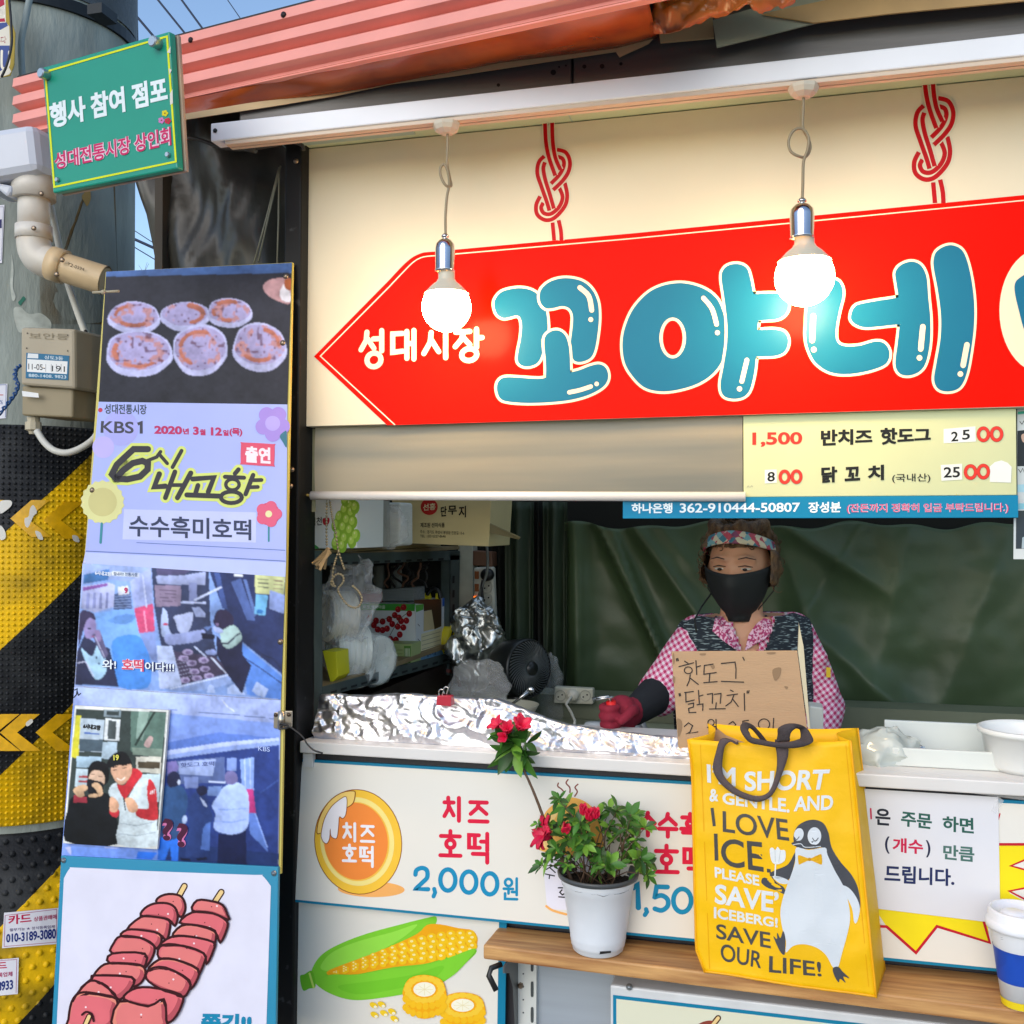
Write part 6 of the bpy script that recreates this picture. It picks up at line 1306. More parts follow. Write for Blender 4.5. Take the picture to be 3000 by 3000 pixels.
for k in range(9):
    x = 640 + 32 * k; Y = yp(.85 + .02 * (k % 3)); pts = [Y(*p1(x + random.uniform(-30, 30) + 18 * math.sin(j * 1.3 + k), 570 + 34 * j)) for j in range(6)]
    mb.use(mat('cable_dark', '#1b1a1a', .5) if k % 3 else mat('cable_brown', '#6b4a38', .5)); mb.tube([tuple(p) for p in smooth_loop([tuple(p) for p in pts], 4, False)], .0035, 6)
t.solo(mb)
t = Thing('white_tubes', 'two grey white tubes standing at the back of the rack', 'tube')
mb = MB()
for x in (440, 575, 690): mb.tube([yp(.95)(*p1(x, 590)), yp(.95)(*p1(x + 6, 800))], .018, 12)
t.solo(mb, mat('tube_grey', '#8d9391', .5))

# boxes on the top board
def carton(name, label, q, y, depth, m, draw=None, base=.001, side=None):
    """frontal box: q = TL TR BR BL in crop pixels on the plane y"""
    th = Thing(name, label, 'box'); Y = yp(y); mb = MB(); mb.slab([Y(*p1(*p)) for p in q], (0, depth, 0)); th.part('box', mb, m, bevel=.0015)
    if draw: a = Art(Y, base=base, k=1.15); draw(a); th.part('printed_face', a.mb)
    return th
def dg(a):
    a.poly('#e6ebe6', I1([(84, 60), (430, 60), (428, 470), (80, 472)]), 0); a.blob('#4fa356', I1([(80, 350), (110, 420), (170, 472), (120, 476), (78, 478)]), 1)
    for x, y in ((380, 180), (345, 215), (390, 235), (310, 265), (360, 285), (400, 300), (285, 320), (335, 335), (380, 355), (300, 385), (345, 410), (395, 430), (285, 440), (330, 460), (420, 390), (415, 200), (400, 120), (370, 100), (350, 150)):
        p = p1(x, y); a.disc('#8fb93c', *p, 13, 20, 2, 14, .1); a.disc('#bcd860', p[0] - 3, p[1] - 4, 8, 12, 3, 12, .1); a.disc('#dcea9c', p[0] - 4, p[1] - 8, 2.4, 4, 4, 8)
    a.line('#2a2a2a', '김천', *p1(112, 325), *p1(190, 318), 24, 2, .01); a.blob('#b32a3a', I1([(198, 275), (238, 270), (240, 300), (222, 320), (200, 310)]), 2)
carton('grape_carton', 'pale carton printed with green grapes on the rack top', [(84, 60), (432, 60), (428, 474), (78, 478)], .17, .16, mat('carton_white', '#dde2dc', .55), dg)
def dw(a): a.poly('#2f241c', I1([(432, 225), (530, 225), (520, 330), (432, 320)]), 1); a.stroke('#d9d6cc', I1(smooth_loop([(470, 230), (500, 270), (470, 320)], 4, False)), 9, 2)
carton('grey_pack', 'grey paper pack with a dark printed band beside the grape carton', [(432, 150), (546, 150), (552, 470), (430, 472)], .32, .1, mat('pack_grey', '#9b9c92', .6, var=.2), dw)
def crumple(fn, nu, nv, amp, sc, seed, axis=None):
    def g(u, v):
        p = Vector(fn(u, v)); n = noise.noise(p * sc + Vector((seed, 0, 0))); n2 = noise.noise(p * sc * 2.3 + Vector((0, seed, 0))); n3 = noise.noise(p * sc * 5.1 + Vector((0, 0, seed)))
        d = Vector((noise.noise(p * sc + Vector((9, seed, 3))), noise.noise(p * sc + Vector((3, 7, seed))), n)); d2 = Vector((n3, noise.noise(p * sc * 5 + Vector((1, 2, seed))), n2))
        return p + d * amp + d2 * amp * .45
    return g
def blobfn(px, py, y, rx, rz, ry):
    c = yp(y)(px, py)
    def f(u, v):
        th = math.pi * u; ph = 2 * math.pi * v
        return c + Vector((math.sin(th) * math.cos(ph) * rx, math.sin(th) * math.sin(ph) * ry, math.cos(th) * rz))
    return f
film = mat('white_film', '#f4f6f2', .22, alpha=.22, spec=1.0); film2 = mat('clear_film', '#f6faf6', .2, alpha=.17, spec=.8)
t = Thing('wrapped_packs', 'white plastic packs tied in thin film between the pack and the carton', 'pack')
mb = MB(); Y = yp(.44); mb.slab([Y(*p1(*q)) for q in ((540, 168), (722, 165), (724, 455), (556, 470))], (0, .09, 0)); t.part('pack', mb, mat('pack_white', '#d7dcd6', .5, var=.12, vscale=30, stretch=(.3, 1, 8)), bevel=.006)
mb = MB(); mb.grid(crumple(blobfn(*p1(640, 330), .42, .05, .055, .03), 0, 0, .012, 38, 3), 18, 26); t.part('film', mb, film)
def dk(a):
    a.disc('#b52c26', *p1(914, 195), 25, 24, 1); a.line('#e8d9ae', '선흥', *p1(872, 222), *p1(956, 215), 20, 2, .02)
    for s, x0, x1, y0, y1, h in (('단', 992, 1032, 262, 258, 30), ('무', 1040, 1100, 250, 248, 27), ('지', 1112, 1162, 268, 266, 34)): a.line('#26221c', s, *p1(x0, y0), *p1(x1, y1), h, 1, .03)
    a.line('#3a332a', '제조원 선미식품', *p1(855, 334), *p1(1018, 334), 14, 1, .02); a.line('#3a332a', '주소 : 경기도 화성시 봉담읍 진원길 13-6', *p1(853, 374), *p1(1150, 384), 10, 1, .01); a.line('#3a332a', 'TEL : (031)227-8646', *p1(853, 406), *p1(1025, 408), 10, 1, .01)
kraft = mat('kraft_yellow', '#dccb96', .65, var=.08, vscale=7)
th = carton('pickle_carton', 'large tan carton with a red round mark and black lettering on the rack top', [(640, 60), (1338, 60), (1314, 462), (728, 440)], .62, .22, kraft, dk)
mb = MB(); Y = yp(.62); fl = [Y(*p1(1322, 312)), Y(*p1(1322, 372)), Y(*p1(1456, 418)) + Vector((0, .1, 0)), Y(*p1(1466, 408)) + Vector((0, .1, 0))]; mb.slab(fl, (0, .003, .003)); th.part('flap', mb, mat('kraft_inner', '#8f8058', .7))
t = Thing('flat_cardboard', 'flattened cardboard sheets lying under the tan carton', 'cardboard')
mb = MB(); z = ztp
mb.hexa((-1.3, .14, z), (XRV - .01, .14, z), (XRV - .01, .95, z), (-1.3, .95, z), (-1.3, .14, z + .006), (XRV - .01, .14, z + .006), (XRV - .01, .95, z + .006), (-1.3, .95, z + .006)); mb.box(-1.25, XRV - .005, .3, .8, z + .0065, z + .010)
t.solo(mb, mat('kraft_inner', '#8f8058', .7))

# shelf contents
YK = .757; Yk = yp(YK)
t = Thing('tomato_carton', 'white carton printed with dark red cherry tomatoes on the middle rack shelf', 'box')
cx1 = -1.0; c0 = Yk(*p1(440, 846)); zt_ = Yk(*p1(815, 850)).z
mb = MB(); mb.box(-1.335, cx1, YK, 1.02, zsh + .001, zt_); t.part('box', mb, mat('carton_grey', '#d5d9dc', .5), bevel=.0015)
a = Art(Yk, base=.001, k=1.2); a.poly('#3f8f3a', I1([(440, 846), (818, 850), (816, 898), (440, 890)]), 0); a.line('#d5e2cf', '미토,팍파마을', *p1(470, 884), *p1(618, 884), 11, 1, .01)
for x, y in ((742, 872), (704, 886), (780, 915), (682, 925), (760, 962), (645, 952), (600, 968), (556, 962), (541, 992), (567, 1022), (600, 1026), (630, 1016), (665, 985), (702, 1002), (740, 1008), (716, 1056), (690, 1092), (652, 1086), (710, 942), (725, 965)):
    p = p1(x, y); a.disc('#8f1820', *p, 8.6, 9.6, 2, 14); a.disc('#c24a4a', p[0] - 2.6, p[1] - 3, 2.2, 2.6, 3, 8)
for q in ([(790, 900), (740, 930), (690, 990), (650, 1060)], [(720, 950), (640, 940), (560, 985)]): a.stroke('#2d3a20', I1(smooth_loop(q, 3, False)), 1.6, 4)
a.line('#b02a30', '성', *p1(490, 968), *p1(528, 962), 20, 1, .02)
t.part('printed_face', a.mb)
XK = xp(cx1); a = Art(XK, base=.001, k=1.2)
a.poly('#c7ccd2', I1([(820, 856), (878, 848), (1000, 818), (1021, 812), (1021, 1192), (830, 1246)]), 0); a.poly('#4aa03c', I1([(820, 858), (876, 850), (874, 888), (826, 905)]), 1); a.poly('#3d2c1a', I1([(812, 822), (998, 816), (996, 1000), (948, 1022), (930, 888), (878, 900), (876, 850), (812, 846)]), 2); a.poly('#b7a983', I1([(878, 902), (930, 888), (950, 1018), (876, 1035)]), 3); a.poly('#2450a0', I1([(1002, 812), (1022, 808), (1022, 862), (1002, 868)]), 3)
a.poly('#7fb0d8', I1([(830, 1180), (1021, 1120), (1021, 1192), (830, 1246)]), 1); a.poly('#cfc9a8', I1([(860, 1052), (1000, 1012), (1000, 1130), (858, 1174)]), 2)
for k in range(4): a.stroke('#6b6a58', I1([(866, 1072 + 28 * k), (990, 1036 + 28 * k)]), 1.2, 3)
a.line('#1f4a8a', '빛나마음', *p1(898, 1208), *p1(962, 1192), 17, 3, .02)
for y in (985, 1085, 1160): a.stroke('#3a3e44', I1([(838, y), (850, y + 14)]), 1.6, 3)
t.part('printed_side', a.mb)
t = Thing('spiral_notebook', 'maroon spiral notebook on the tomato carton', 'notebook')
mb = MB(); Y = yp(.80); mb.slab([Y(*p1(*q)) for q in ((444, 768), (592, 768), (592, 836), (444, 836))], (0, .02, 0)); t.part('cover', mb, mat('notebook_maroon', '#8c1c3a', .5))
mb = MB()
for k in range(8): mb.tube([Y(*p1(462 + 17 * k + 5 * math.cos(q), 764 + 15 * math.sin(q))) for q in [i * .7 for i in range(9)]], .0012, 5)
t.part('spiral', mb, mat('wire_steel', '#b5b5b5', .3, metal=.8))
t = Thing('paper_stack', 'grey stack of folded paper on the tomato carton', 'paper')
mb = MB(); mb.slab([Y(*p1(*q)) for q in ((598, 752), (806, 740), (808, 830), (598, 832))], (0, .1, 0)); t.solo(mb, mat('paper_grey', '#7f8688', .6, var=.3, vscale=60, stretch=(.2, 1, 10)), bevel=.002)
t = Thing('yellow_pouch', 'black and yellow pouch behind the open carton', 'pouch')
mb = MB(); Y9 = yp(.95); mb.slab([Y9(*p1(*q)) for q in ((835, 780), (900, 778), (912, 818), (832, 818))], (0, .03, 0)); mb.slab([Y9(*p1(*q)) for q in ((958, 778), (972, 790), (980, 818), (955, 818))], (0, .03, 0)); t.part('panel', mb, mat('pouch_yellow', '#d9c81a', .5))
mb = MB(); mb.tube([yp(.94)(*p1(x, y)) for x, y in smooth_loop([(900, 790), (925, 752), (955, 748), (980, 770), (990, 815)], 4, False)], .006, 8); t.part('handle', mb, mat('hook_black', '#1a1a1c', .4))
t = Thing('tea_box', 'small pale green box with a dark end beside the cup bags', 'box')
Yt = yp(.68); mb = MB(); mb.slab([Yt(*p1(*q)) for q in ((618, 1116), (794, 1120), (792, 1258), (640, 1258))], (0, .08, 0)); t.part('box', mb, mat('tea_green', '#9fb072', .5), bevel=.001)
a = Art(Yt, base=.001, k=1.2); a.poly('#4f7a34', I1([(744, 1132), (790, 1132), (788, 1244), (744, 1244)]), 0); a.poly('#8f9a98', I1([(648, 1150), (690, 1150), (694, 1256), (650, 1256)]), 0)
for k in range(4): a.stroke('#dfe6c8', I1([(752 + 9 * k, 1150), (752 + 9 * k, 1225)]), 1.4, 1)
for k in range(3): a.stroke('#5a6a3a', I1([(700, 1160 + 26 * k), (734, 1160 + 26 * k)]), 1.6, 1)
t.part('printed_face', a.mb)
t = Thing('tape_measure', 'round yellow and black tape measure at the end of the rack shelf', 'tape measure')
mb = MB(); Yz = xp(-.99); c = Yz(*p1(1046, 1092)); mb.lathe(c + Vector((-.02, 0, 0)), [(0, 0), (.045, 0), (.048, .006), (.048, .03), (.042, .036), (0, .036)], n=22, axis=(1, 0, 0)); t.part('case', mb, mat('pouch_yellow', '#d9c81a', .5))
mb = MB(); mb.lathe(c + Vector((.0165, 0, 0)), [(.026, 0), (.03, .003), (.034, .0)], n=20, axis=(1, 0, 0)); t.part('rim', mb, mat('hook_black', '#1a1a1c', .4))
t = Thing('yellow_carton', 'bright yellow card box at the near end of the rack shelf', 'box')
Yy = yp(.2); mb = MB(); mb.slab([Yy(*p1(*q)) for q in ((194, 1166), (288, 1172), (297, 1340), (250, 1388), (192, 1390))][:4], (0, .07, 0)); t.solo(mb, mat('box_yellow', '#c9c416', .5, var=.08), bevel=.0015)
# stacks of paper cups in film
def cups(label, q0, q1, r, y, n, lean, mcol):
    th = Thing('cup_stack', label, 'cups', 'bagged paper cups on the rack'); Y = yp(y); a0, a1 = Y(*p1(*q0)), Y(*p1(*q1)) + Vector((0, lean, 0)); ax = (a1 - a0); L = ax.length
    prof = []
    for k in range(n): prof += [(r * (.86 + .02 * k / n), L * k / n), (r * 1.0, L * (k + .45) / n), (r * 1.02, L * (k + .6) / n), (r * .95, L * (k + .66) / n)]
    prof += [(r * .9, L), (r * .8, L * .93), (0, L * .9)]
    mb = MB(); mb.lathe(a0, prof, n=26, axis=ax); th.part('cups', mb, mcol)
    c = (a0 + a1) / 2; u = ax.normalized(); w = u.orthogonal().normalized(); x2 = u.cross(w)
    def f(s, v):
        th_ = math.pi * s; ph = 2 * math.pi * v
        return c + u * math.cos(th_) * L * .72 + (w * math.cos(ph) + x2 * math.sin(ph)) * r * 1.12 * max(math.sin(th_), .05) ** .55
    mb = MB(); mb.grid(crumple(f, 0, 0, .010, 45, q0[0]), 22, 30); th.part('film', mb, film)
cupm = mat('cup_paper', '#e3dccb', .5, var=.1); cupw = mat('cup_white', '#dfe2da', .5)
cups('top stack of cream paper cups in clear film, leaning on the rack post', (215, 930), (330, 945), .062, .30, 7, .05, cupm)
cups('lower bag of white cups behind the yellow box', (260, 1160), (420, 1180), .062, .32, 6, .06, cupw)
cups('bag of white cups lying nearest the shelf edge', (470, 1215), (610, 1225), .062, .45, 7, -.02, cupw)
cups('small bag of white cups squeezed in the middle of the shelf', (380, 1270), (480, 1290), .045, .36, 5, -.02, cupw)
t = Thing('plastic_bag', 'crumpled clear bag hanging over the cup stacks', 'plastic bag')
mb = MB(); mb.grid(crumple(blobfn(*p1(370, 800), .30, .065, .12, .03), 0, 0, .03, 26, 5), 34, 40, smooth=False); t.solo(mb, film2)
# bead chain and clothes pins
t = Thing('ball_chain', 'bead chain with loose loops hanging from the blind rail', 'chain')
mb = MB(); brass = mat('bead_brass', '#8f8468', .35, metal=.6); Ych = yp(.03)
def beads(pts, step=14):
    cl = smooth_loop(pts, 8, False); d = 0; last = cl[0]; pp = Ych(*I1([cl[0]])[0])
    mb.tube([Ych(*p) + Vector((0, .0, 0)) for p in I1(cl)], .0009, 5)
    for q in cl:
        if math.hypot(q[0] - last[0], q[1] - last[1]) >= step: mb.ball(Ych(*I1([q])[0]), .0028, 8, 6); last = q
beads([(225, 145), (222, 300), (224, 460)]); beads([(243, 145), (260, 260), (285, 370), (298, 470), (322, 560), (345, 620)])
beads([(300, 500), (270, 600), (262, 690), (280, 735), (250, 705), (290, 650), (330, 660), (335, 700), (300, 750), (320, 800), (370, 860), (430, 872), (460, 820), (440, 770), (400, 730)])
t.solo(mb, brass)
t = Thing('clothes_pins', 'bundle of wooden clothes pins tied to the bead chain', 'clothes pins')
mb = MB()
for k in range(14):
    c = Ych(*p1(235 + random.uniform(-10, 14), 490 + random.uniform(-14, 20))); d = Ych(*p1(120 + 12 * random.random() * 8, 560 + 70 * random.random())) + Vector((0, random.uniform(-.03, .02), 0)) - c
    s = d.normalized(); mb.obox(c + d * .45, s * d.length * .5, s.orthogonal().normalized() * .0028, s.cross(s.orthogonal().normalized()) * .0018)
t.solo(mb, mat('pin_wood', '#a38a62', .6, var=.3, vscale=40))

# far corner: pale post, power strips, foil
t = Thing('pale_post', 'pale plastered post behind the rack end', 'post')
Yp_ = yp(1.13); mb = MB(); mb.slab([Yp_(*p1(*q)) for q in ((1110, 440), (1208, 440), (1208, 1500), (1104, 1500))], (0, .05, 0)); t.solo(mb, mat('plaster_pale', '#bfc0b0', .8, var=.3, vscale=10))
t = Thing('junction_box', 'dark box above the upright power strip', 'box')
mb = MB(); mb.slab([Yp_(*p1(*q)) for q in ((1208, 490), (1335, 500), (1340, 600), (1206, 590))], (0, .06, 0)); t.solo(mb, mat('cable_brown', '#6b4a38', .5, k=.3), bevel=.003)
psw = mat('strip_body', '#b9b7ac', .4)
def socket(th, S, x, y, r, nrm, m=None, f=p1):
    c = S(*f(x, y)); mb = MB(); mb.lathe(c, [(r, 0), (r, .002), (r * .86, .002), (r * .84, -.004), (0, -.004)], n=20, axis=nrm); th.part('socket', mb, m or mat('socket_grey', '#a5a498', .4))
    mb = MB()
    for k in (-1, 1): mb.lathe(c + Vector((k * r * .35, -.0035 if nrm[1] else 0, k * r * .2)), [(r * .14, 0), (r * .14, .0012), (0, .0012)], n=8, axis=nrm)
    th.part('pin_hole', mb, mat('slot_black', '#0c0e0e', .8))
t = Thing('upright_power_strip', 'grey white power strip hung upright beside the pale post', 'power strip')
Yq = yp(1.08); mb = MB(); mb.slab([Yq(*p1(*q)) for q in ((1212, 604), (1345, 600), (1362, 1030), (1216, 1000))], (0, .03, 0)); t.part('body', mb, psw, bevel=.006)
for x, y in ((1304, 735), (1302, 815), (1298, 905)): socket(t, Yq, x, y, .019, (0, -1, 0))
mb = MB(); mb.lathe(Yq(*p1(1312, 652)), [(.02, 0), (.02, .02), (.012, .028), (0, .028)], n=18, axis=(0, -1, 0)); t.part('plug', mb, mat('hook_black', '#1a1a1c', .4))
for x, y, e in ((1236, 655, 0), (1236, 740, 0), (1230, 822, 1)):
    c = Yq(*p1(x, y)); mb = MB(); mb.box(c.x - .007, c.x + .007, c.y - .004, c.y, c.z - .012, c.z + .012); t.part('switch', mb, mat('switch_lit', '#ff6a10', .4, emit=1.5) if e else mat('switch_amber', '#8a4a1c', .4), bevel=.001)
t = Thing('power_cables', 'grey and black cables running down past the upright power strip', 'cables')
mb = MB(); mb.use(mat('cable_grey2', '#6a6c68', .5)); Yv = yp(1.03)
mb.tube([Yv(*p1(*q)) for q in smooth_loop([(1302, 460), (1308, 560), (1300, 650), (1265, 750), (1230, 850), (1212, 930)], 5, False)], .0045, 8)
mb.use(mat('cable_dark', '#1b1a1a', .5)); mb.tube([Yv(*p1(*q)) for q in smooth_loop([(1276, 690), (1268, 760), (1285, 880), (1320, 980), (1356, 1060), (1362, 1110)], 5, False)], .005, 8)
t.solo(mb)
foil = mat('foil', '#dcdcdf', .2, metal=1.0, rvar=.1, vscale=60); foil_d = mat('foil_dark', '#c8caca', .33, metal=1.0)
t = Thing('foil_bundle', 'crumpled foil bundle piled behind the fan', 'foil')
mb = MB(); mb.sm = False; mb.grid(crumple(blobfn(*p1(1225, 1120), .95, .078, .135, .05), 0, 0, .024, 24, 2), 60, 80); t.solo(mb, foil_d)
# fan
t = Thing('desk_fan', 'round black desk fan with a spiral grille', 'fan')
FW = (_R @ Vector((0, 0, -1))).normalized(); RT = (_R @ Vector((1, 0, 0))).normalized()
fc = at(*p1(1590, 1285), 2.86); ax = (RT * .66 - FW * .74 + Vector((0, 0, .08))).normalized(); Rf = .079
blk = mat('fan_black', '#1c1f20', .35, var=.1)
mb = MB(); mb.lathe(fc - ax * .115, [(0, -.015), (Rf * .55, -.012), (Rf * .8, 0), (Rf * .98, .03), (Rf * 1.04, .07), (Rf * 1.06, .108), (Rf * 1.0, .118), (Rf * .95, .112)], n=44, axis=ax); t.part('housing', mb, blk)
u = ax.orthogonal().normalized(); w = ax.cross(u)
mb = MB()
for k in range(46):
    a0 = 2 * math.pi * k / 46; pts = []
    for j in range(8):
        s = j / 7; r_ = lerp(.22, .97, s) * Rf; an = a0 + .75 * s; pts.append(fc + (u * math.cos(an) + w * math.sin(an)) * r_ + ax * (.010 * (1 - s * s)))
    mb.tube(pts, .0016, 5)
t.part('grille', mb, mat('fan_grey', '#4a5052', .35))
mb = MB(); mb.lathe(fc + ax * .006, [(Rf * .25, 0), (Rf * .24, .008), (0, .010)], n=24, axis=ax); t.part('hub', mb, blk)
mb = MB(); mb.lathe(fc - ax * .05, [(0, 0), (Rf * .9, 0), (Rf * .92, .002)], n=30, axis=ax); t.part('inner_disc', mb, mat('hook_black', '#1a1a1c', .4))
fb0 = Vector((fc.x, fc.y, .931)) - ax * .05
mb = MB(); mb.lathe((fb0.x, fb0.y, .931), [(.075, 0), (.072, .02), (.03, .032), (.028, fc.z - .931 - Rf * .8)], n=28); t.part('base', mb, blk)
mb = MB(); mb.tube([fc - ax * .11 + u * Rf * .2, Vector((fb0.x, fb0.y, .96))], .014, 10); t.part('stem', mb, blk)
for lb, x, y, yy, rx, rz, sd in (('clear plastic bag slumped in front of the fan base', 1250, 1400, .62, .085, .075, 7), ('clear plastic bag hanging to the right of the fan', 1728, 1460, 1.0, .04, .125, 8)):
    t = Thing('clear_bag', lb, 'plastic bag', 'clear bags by the fan'); mb = MB(); mb.grid(crumple(blobfn(*p1(x, y), yy, rx, rz, .022), 0, 0, .012, 30, sd), 30, 40); t.solo(mb, film2)
t = Thing('steel_spatula', 'steel spatula resting on a white tray behind the foil', 'spatula')
mb = MB(); Yw = yp(.55); mb.tube([Yw(*p1(1450, 1540)), Yw(*p1(1520, 1490)), Yw(*p1(1580, 1440))], [.003, .004, .006], 8); mb.ball(Yw(*p1(1596, 1430)), .008, 10, 8, (1.3, .5, 1)); t.solo(mb, mat('steel_bright', '#c4c4c4', .25, metal=1.0))
t = Thing('white_tray', 'shallow white tray behind the foil guard', 'tray')
c = yp(.6)(*p1(1455, 1530)); mb = MB(); mb.lathe(c - Vector((0, 0, .02)), [(0, 0), (.06, 0), (.075, .022), (.078, .022), (.063, -.003), (0, -.003)], n=30); mb.box(c.x - .04, c.x + .04, c.y - .04, c.y + .04, .931, c.z - .024); t.solo(mb, mat('tray_white', '#b9b49f', .5))
t = Thing('counter_power_strip', 'white power strip with a plug standing behind the work top', 'power strip')
Yh = yp(.95); mb = MB(); mb.slab([Yh(*q) for q in ((1624, 2012), (1738, 2018), (1737, 2064), (1622, 2060))], (0, .03, 0)); t.part('body', mb, mat('strip_white', '#c4c3b4', .4), bevel=.004)
for x in (1642, 1715): socket(t, Yh, x, 2038, .0165, (0, -1, 0), f=lambda a, b: (a, b))
mb = MB(); c = Yh(1680, 2036); mb.lathe(c, [(.018, 0), (.017, .02), (.008, .03), (0, .03)], n=18, axis=(0, -1, 0)); mb.tube([c + Vector((0, -.03, 0)), c + Vector((-.012, -.05, -.02)), yp(.85)(1672, 2085), yp(.8)(1684, 2112), yp(.75)(1682, 2140)], .004, 8); t.part('plug', mb, mat('plug_white', '#d2cfc2', .4))
mb = MB(); mb.box(-1.0, 1.6, 1.0, 1.12, .931, 1.0); th = Thing('back_ledge', 'low pale ledge along the back of the work top', 'ledge'); th.solo(mb, mat('ledge_olive', '#6f7560', .5, var=.15))
t = Thing('brown_hood', 'dark brown metal box under the rack shelf', 'box')
mb = MB(); mb.box(-1.3, -.99, .16, 1.05, .931, zsh - .06); t.part('box', mb, mat('hood_brown', '#2b1f1a', .35, var=.3)); 
mb = MB(); mb.tube([xp(-.97)(*p1(*q)) for q in smooth_loop([(1040, 1300), (1095, 1320), (1120, 1400), (1118, 1500)], 5, False)], .006, 8); t.part('hose', mb, mat('hose_red', '#6a2c24', .45))

# foil guard on the counter
t = Thing('foil_guard', 'long guard wrapped in crumpled aluminium foil standing on the counter ledge', 'foil guard')
ftop = [(938, 2052), (948, 2040), (985, 2036), (1010, 2042), (1060, 2040), (1130, 2035), (1200, 2036), (1290, 2040), (1360, 2046), (1460, 2054), (1500, 2070), (1560, 2092), (1600, 2110), (1660, 2126), (1750, 2140), (1850, 2152), (1996, 2168), (2080, 2176)]
NU, NV = 300, 52
def vor(x, y, s):
    d = noise.voronoi(Vector((x * s, y * s, .37)))[0]; return d[0], d[1]
def foilf(u, v):
    px = lerp(938, 2080, u)
    for i in range(len(ftop) - 1):
        if ftop[i][0] <= px <= ftop[i + 1][0] + 1e-6: py = lerp(ftop[i][1], ftop[i + 1][1], (px - ftop[i][0]) / (ftop[i + 1][0] - ftop[i][0])); break
    top = yp(.04)(px, py); h = top.z - ZC
    s = min(v / .72, 1.0); back = max(0, (v - .72) / .28)
    y = .012 + .028 * s + .10 * back; z = ZC + h * s - .035 * back * back
    p = Vector((top.x, y, z)); X = p.x; Zz = z + back * .1
    fine = 1.6 if px < 1010 else 1.0
    n = 0
    for sc, am in ((9, .0062), (23, .0036 * fine), (58, .0012 * fine)):
        a_, b_ = vor(X + .02 * noise.noise(Vector((X * 20, Zz * 20, 1))), Zz * 1.25 + sc, sc); n += am * (min(b_ - a_, .45) * 2.2 - .5) + am * 1.1 * (1 - 2.2 * abs(noise.noise(Vector((X * sc + Zz * sc * .6, Zz * sc, 3)))))
    e = min(1, min(v, .97) * 9 + .12)
    return p + Vector((noise.noise(Vector((X * 40, Zz * 40, 9))) * .004 * e, -n * e, (n * .45 if s >= .98 else n * .12) * e))
mb = MB(); mb.grid(foilf, NU, NV, smooth=True); t.solo(mb, mat('foil_guard_skin', '#dadae0', .38, metal=1.0))
t = Thing('binder_clip', 'red binder clip gripping the foil guard edge', 'binder clip')
Yc = yp(-.004); mb = MB(); q = [Yc(*p1(*k)) for k in ((966, 1470), (1064, 1468), (1058, 1540), (960, 1532))]; mb.hexa(*q, *[p + Vector((0, .03, 0)) if i > 1 else p + Vector((0, .014, 0)) for i, p in enumerate(q)]); t.part('body', mb, mat('clip_red', '#b01834', .35), bevel=.001)
for xs in (0, 32):
    mb = MB(); mb.tube([yp(.01)(*p1(x + xs, y - xs * .5)) for x, y in smooth_loop([(984, 1470), (978, 1445), (990, 1425), (1010, 1432), (1004, 1455), (998, 1475)], 5, False)], .0012, 6); t.part('wire_arm', mb, mat('steel_bright', '#c4c4c4', .25, metal=1.0))

# right side of the counter
t = Thing('foam_tray', 'long white foam tray on the right of the counter', 'tray')
mb = MB(); Y = yp(.06); q0 = Y(*C4([(330, 380)])[0]); xr_ = q0.x + .7
mb.box(q0.x, xr_, .05, .06, ZC, ZC + .034); mb.box(q0.x, xr_, .19, .20, ZC, ZC + .06); mb.box(q0.x, q0.x + .01, .06, .19, ZC, ZC + .034); mb.box(q0.x, xr_, .06, .19, ZC, ZC + .006); t.solo(mb, mat('foam_white', '#d3d8d4', .45, var=.06), bevel=.002)
t = Thing('lidded_container', 'white container with a dark teal rim behind the foam tray', 'container')
Yl = yp(.32); c = Yl(*C4([(548, 245)])[0])
def stad(z, sx, sy, n=32): return [Vector((c.x + math.copysign(abs(math.cos(i * 2 * math.pi / n)) ** .5, math.cos(i * 2 * math.pi / n)) * sx, c.y + math.copysign(abs(math.sin(i * 2 * math.pi / n)) ** .5, math.sin(i * 2 * math.pi / n)) * sy, z)) for i in range(n)]
def stack(loops, cap=True):
    mb = MB(); n = len(loops[0])
    for l in loops: mb.v.extend(l)
    mb.sm = True
    for k in range(len(loops) - 1):
        for i in range(n): mb.face((k * n + i, k * n + (i + 1) % n, (k + 1) * n + (i + 1) % n, (k + 1) * n + i))
    mb.sm = False
    if cap: mb.face([(len(loops) - 1) * n + i for i in range(n)])
    return mb
z0_ = c.z - .012
t.part('tub', stack([stad(ZC - .02, .105, .06), stad(z0_ - .004, .115, .07), stad(z0_ - .004, .118, .073), stad(z0_ + .002, .118, .073)]), mat('foam_white', '#d3d8d4', .45))
t.part('rim', stack([stad(z0_ + .0025, .114, .069), stad(z0_ + .02, .112, .067), stad(z0_ + .022, .108, .063), stad(z0_ + .012, .104, .059)], False), mat('rim_teal', '#0f5f58', .35)); t.part('lid', stack([stad(z0_ + .011, .105, .06), stad(z0_ + .012, .03, .02)]), mat('lid_pale', '#c9d2c4', .4))
t = Thing('white_tub', 'round white plastic tub at the right end of the counter', 'tub')
c = yp(.06)(2996, 2284); mb = MB(); mb.lathe((c.x + .01, .08, ZC), [(0, .0), (.058, 0), (.066, .01), (.075, .066), (.082, .068), (.083, .076), (.078, .078), (.073, .07), (.06, .01), (0, .008)], n=44); t.solo(mb, mat('tub_white', '#e2e4e2', .35))
t = Thing('film_bundle', 'bundle wrapped in clear film beside the yellow tote bag', 'bundle')
mb = MB(); mb.grid(crumple(blobfn(*C4([(275, 340)])[0], .10, .075, .055, .06), 0, 0, .016, 24, 4), 28, 36); t.part('film', mb, mat('bundle_film', '#c4cbc4', .16, spec=.8, alpha=.85))
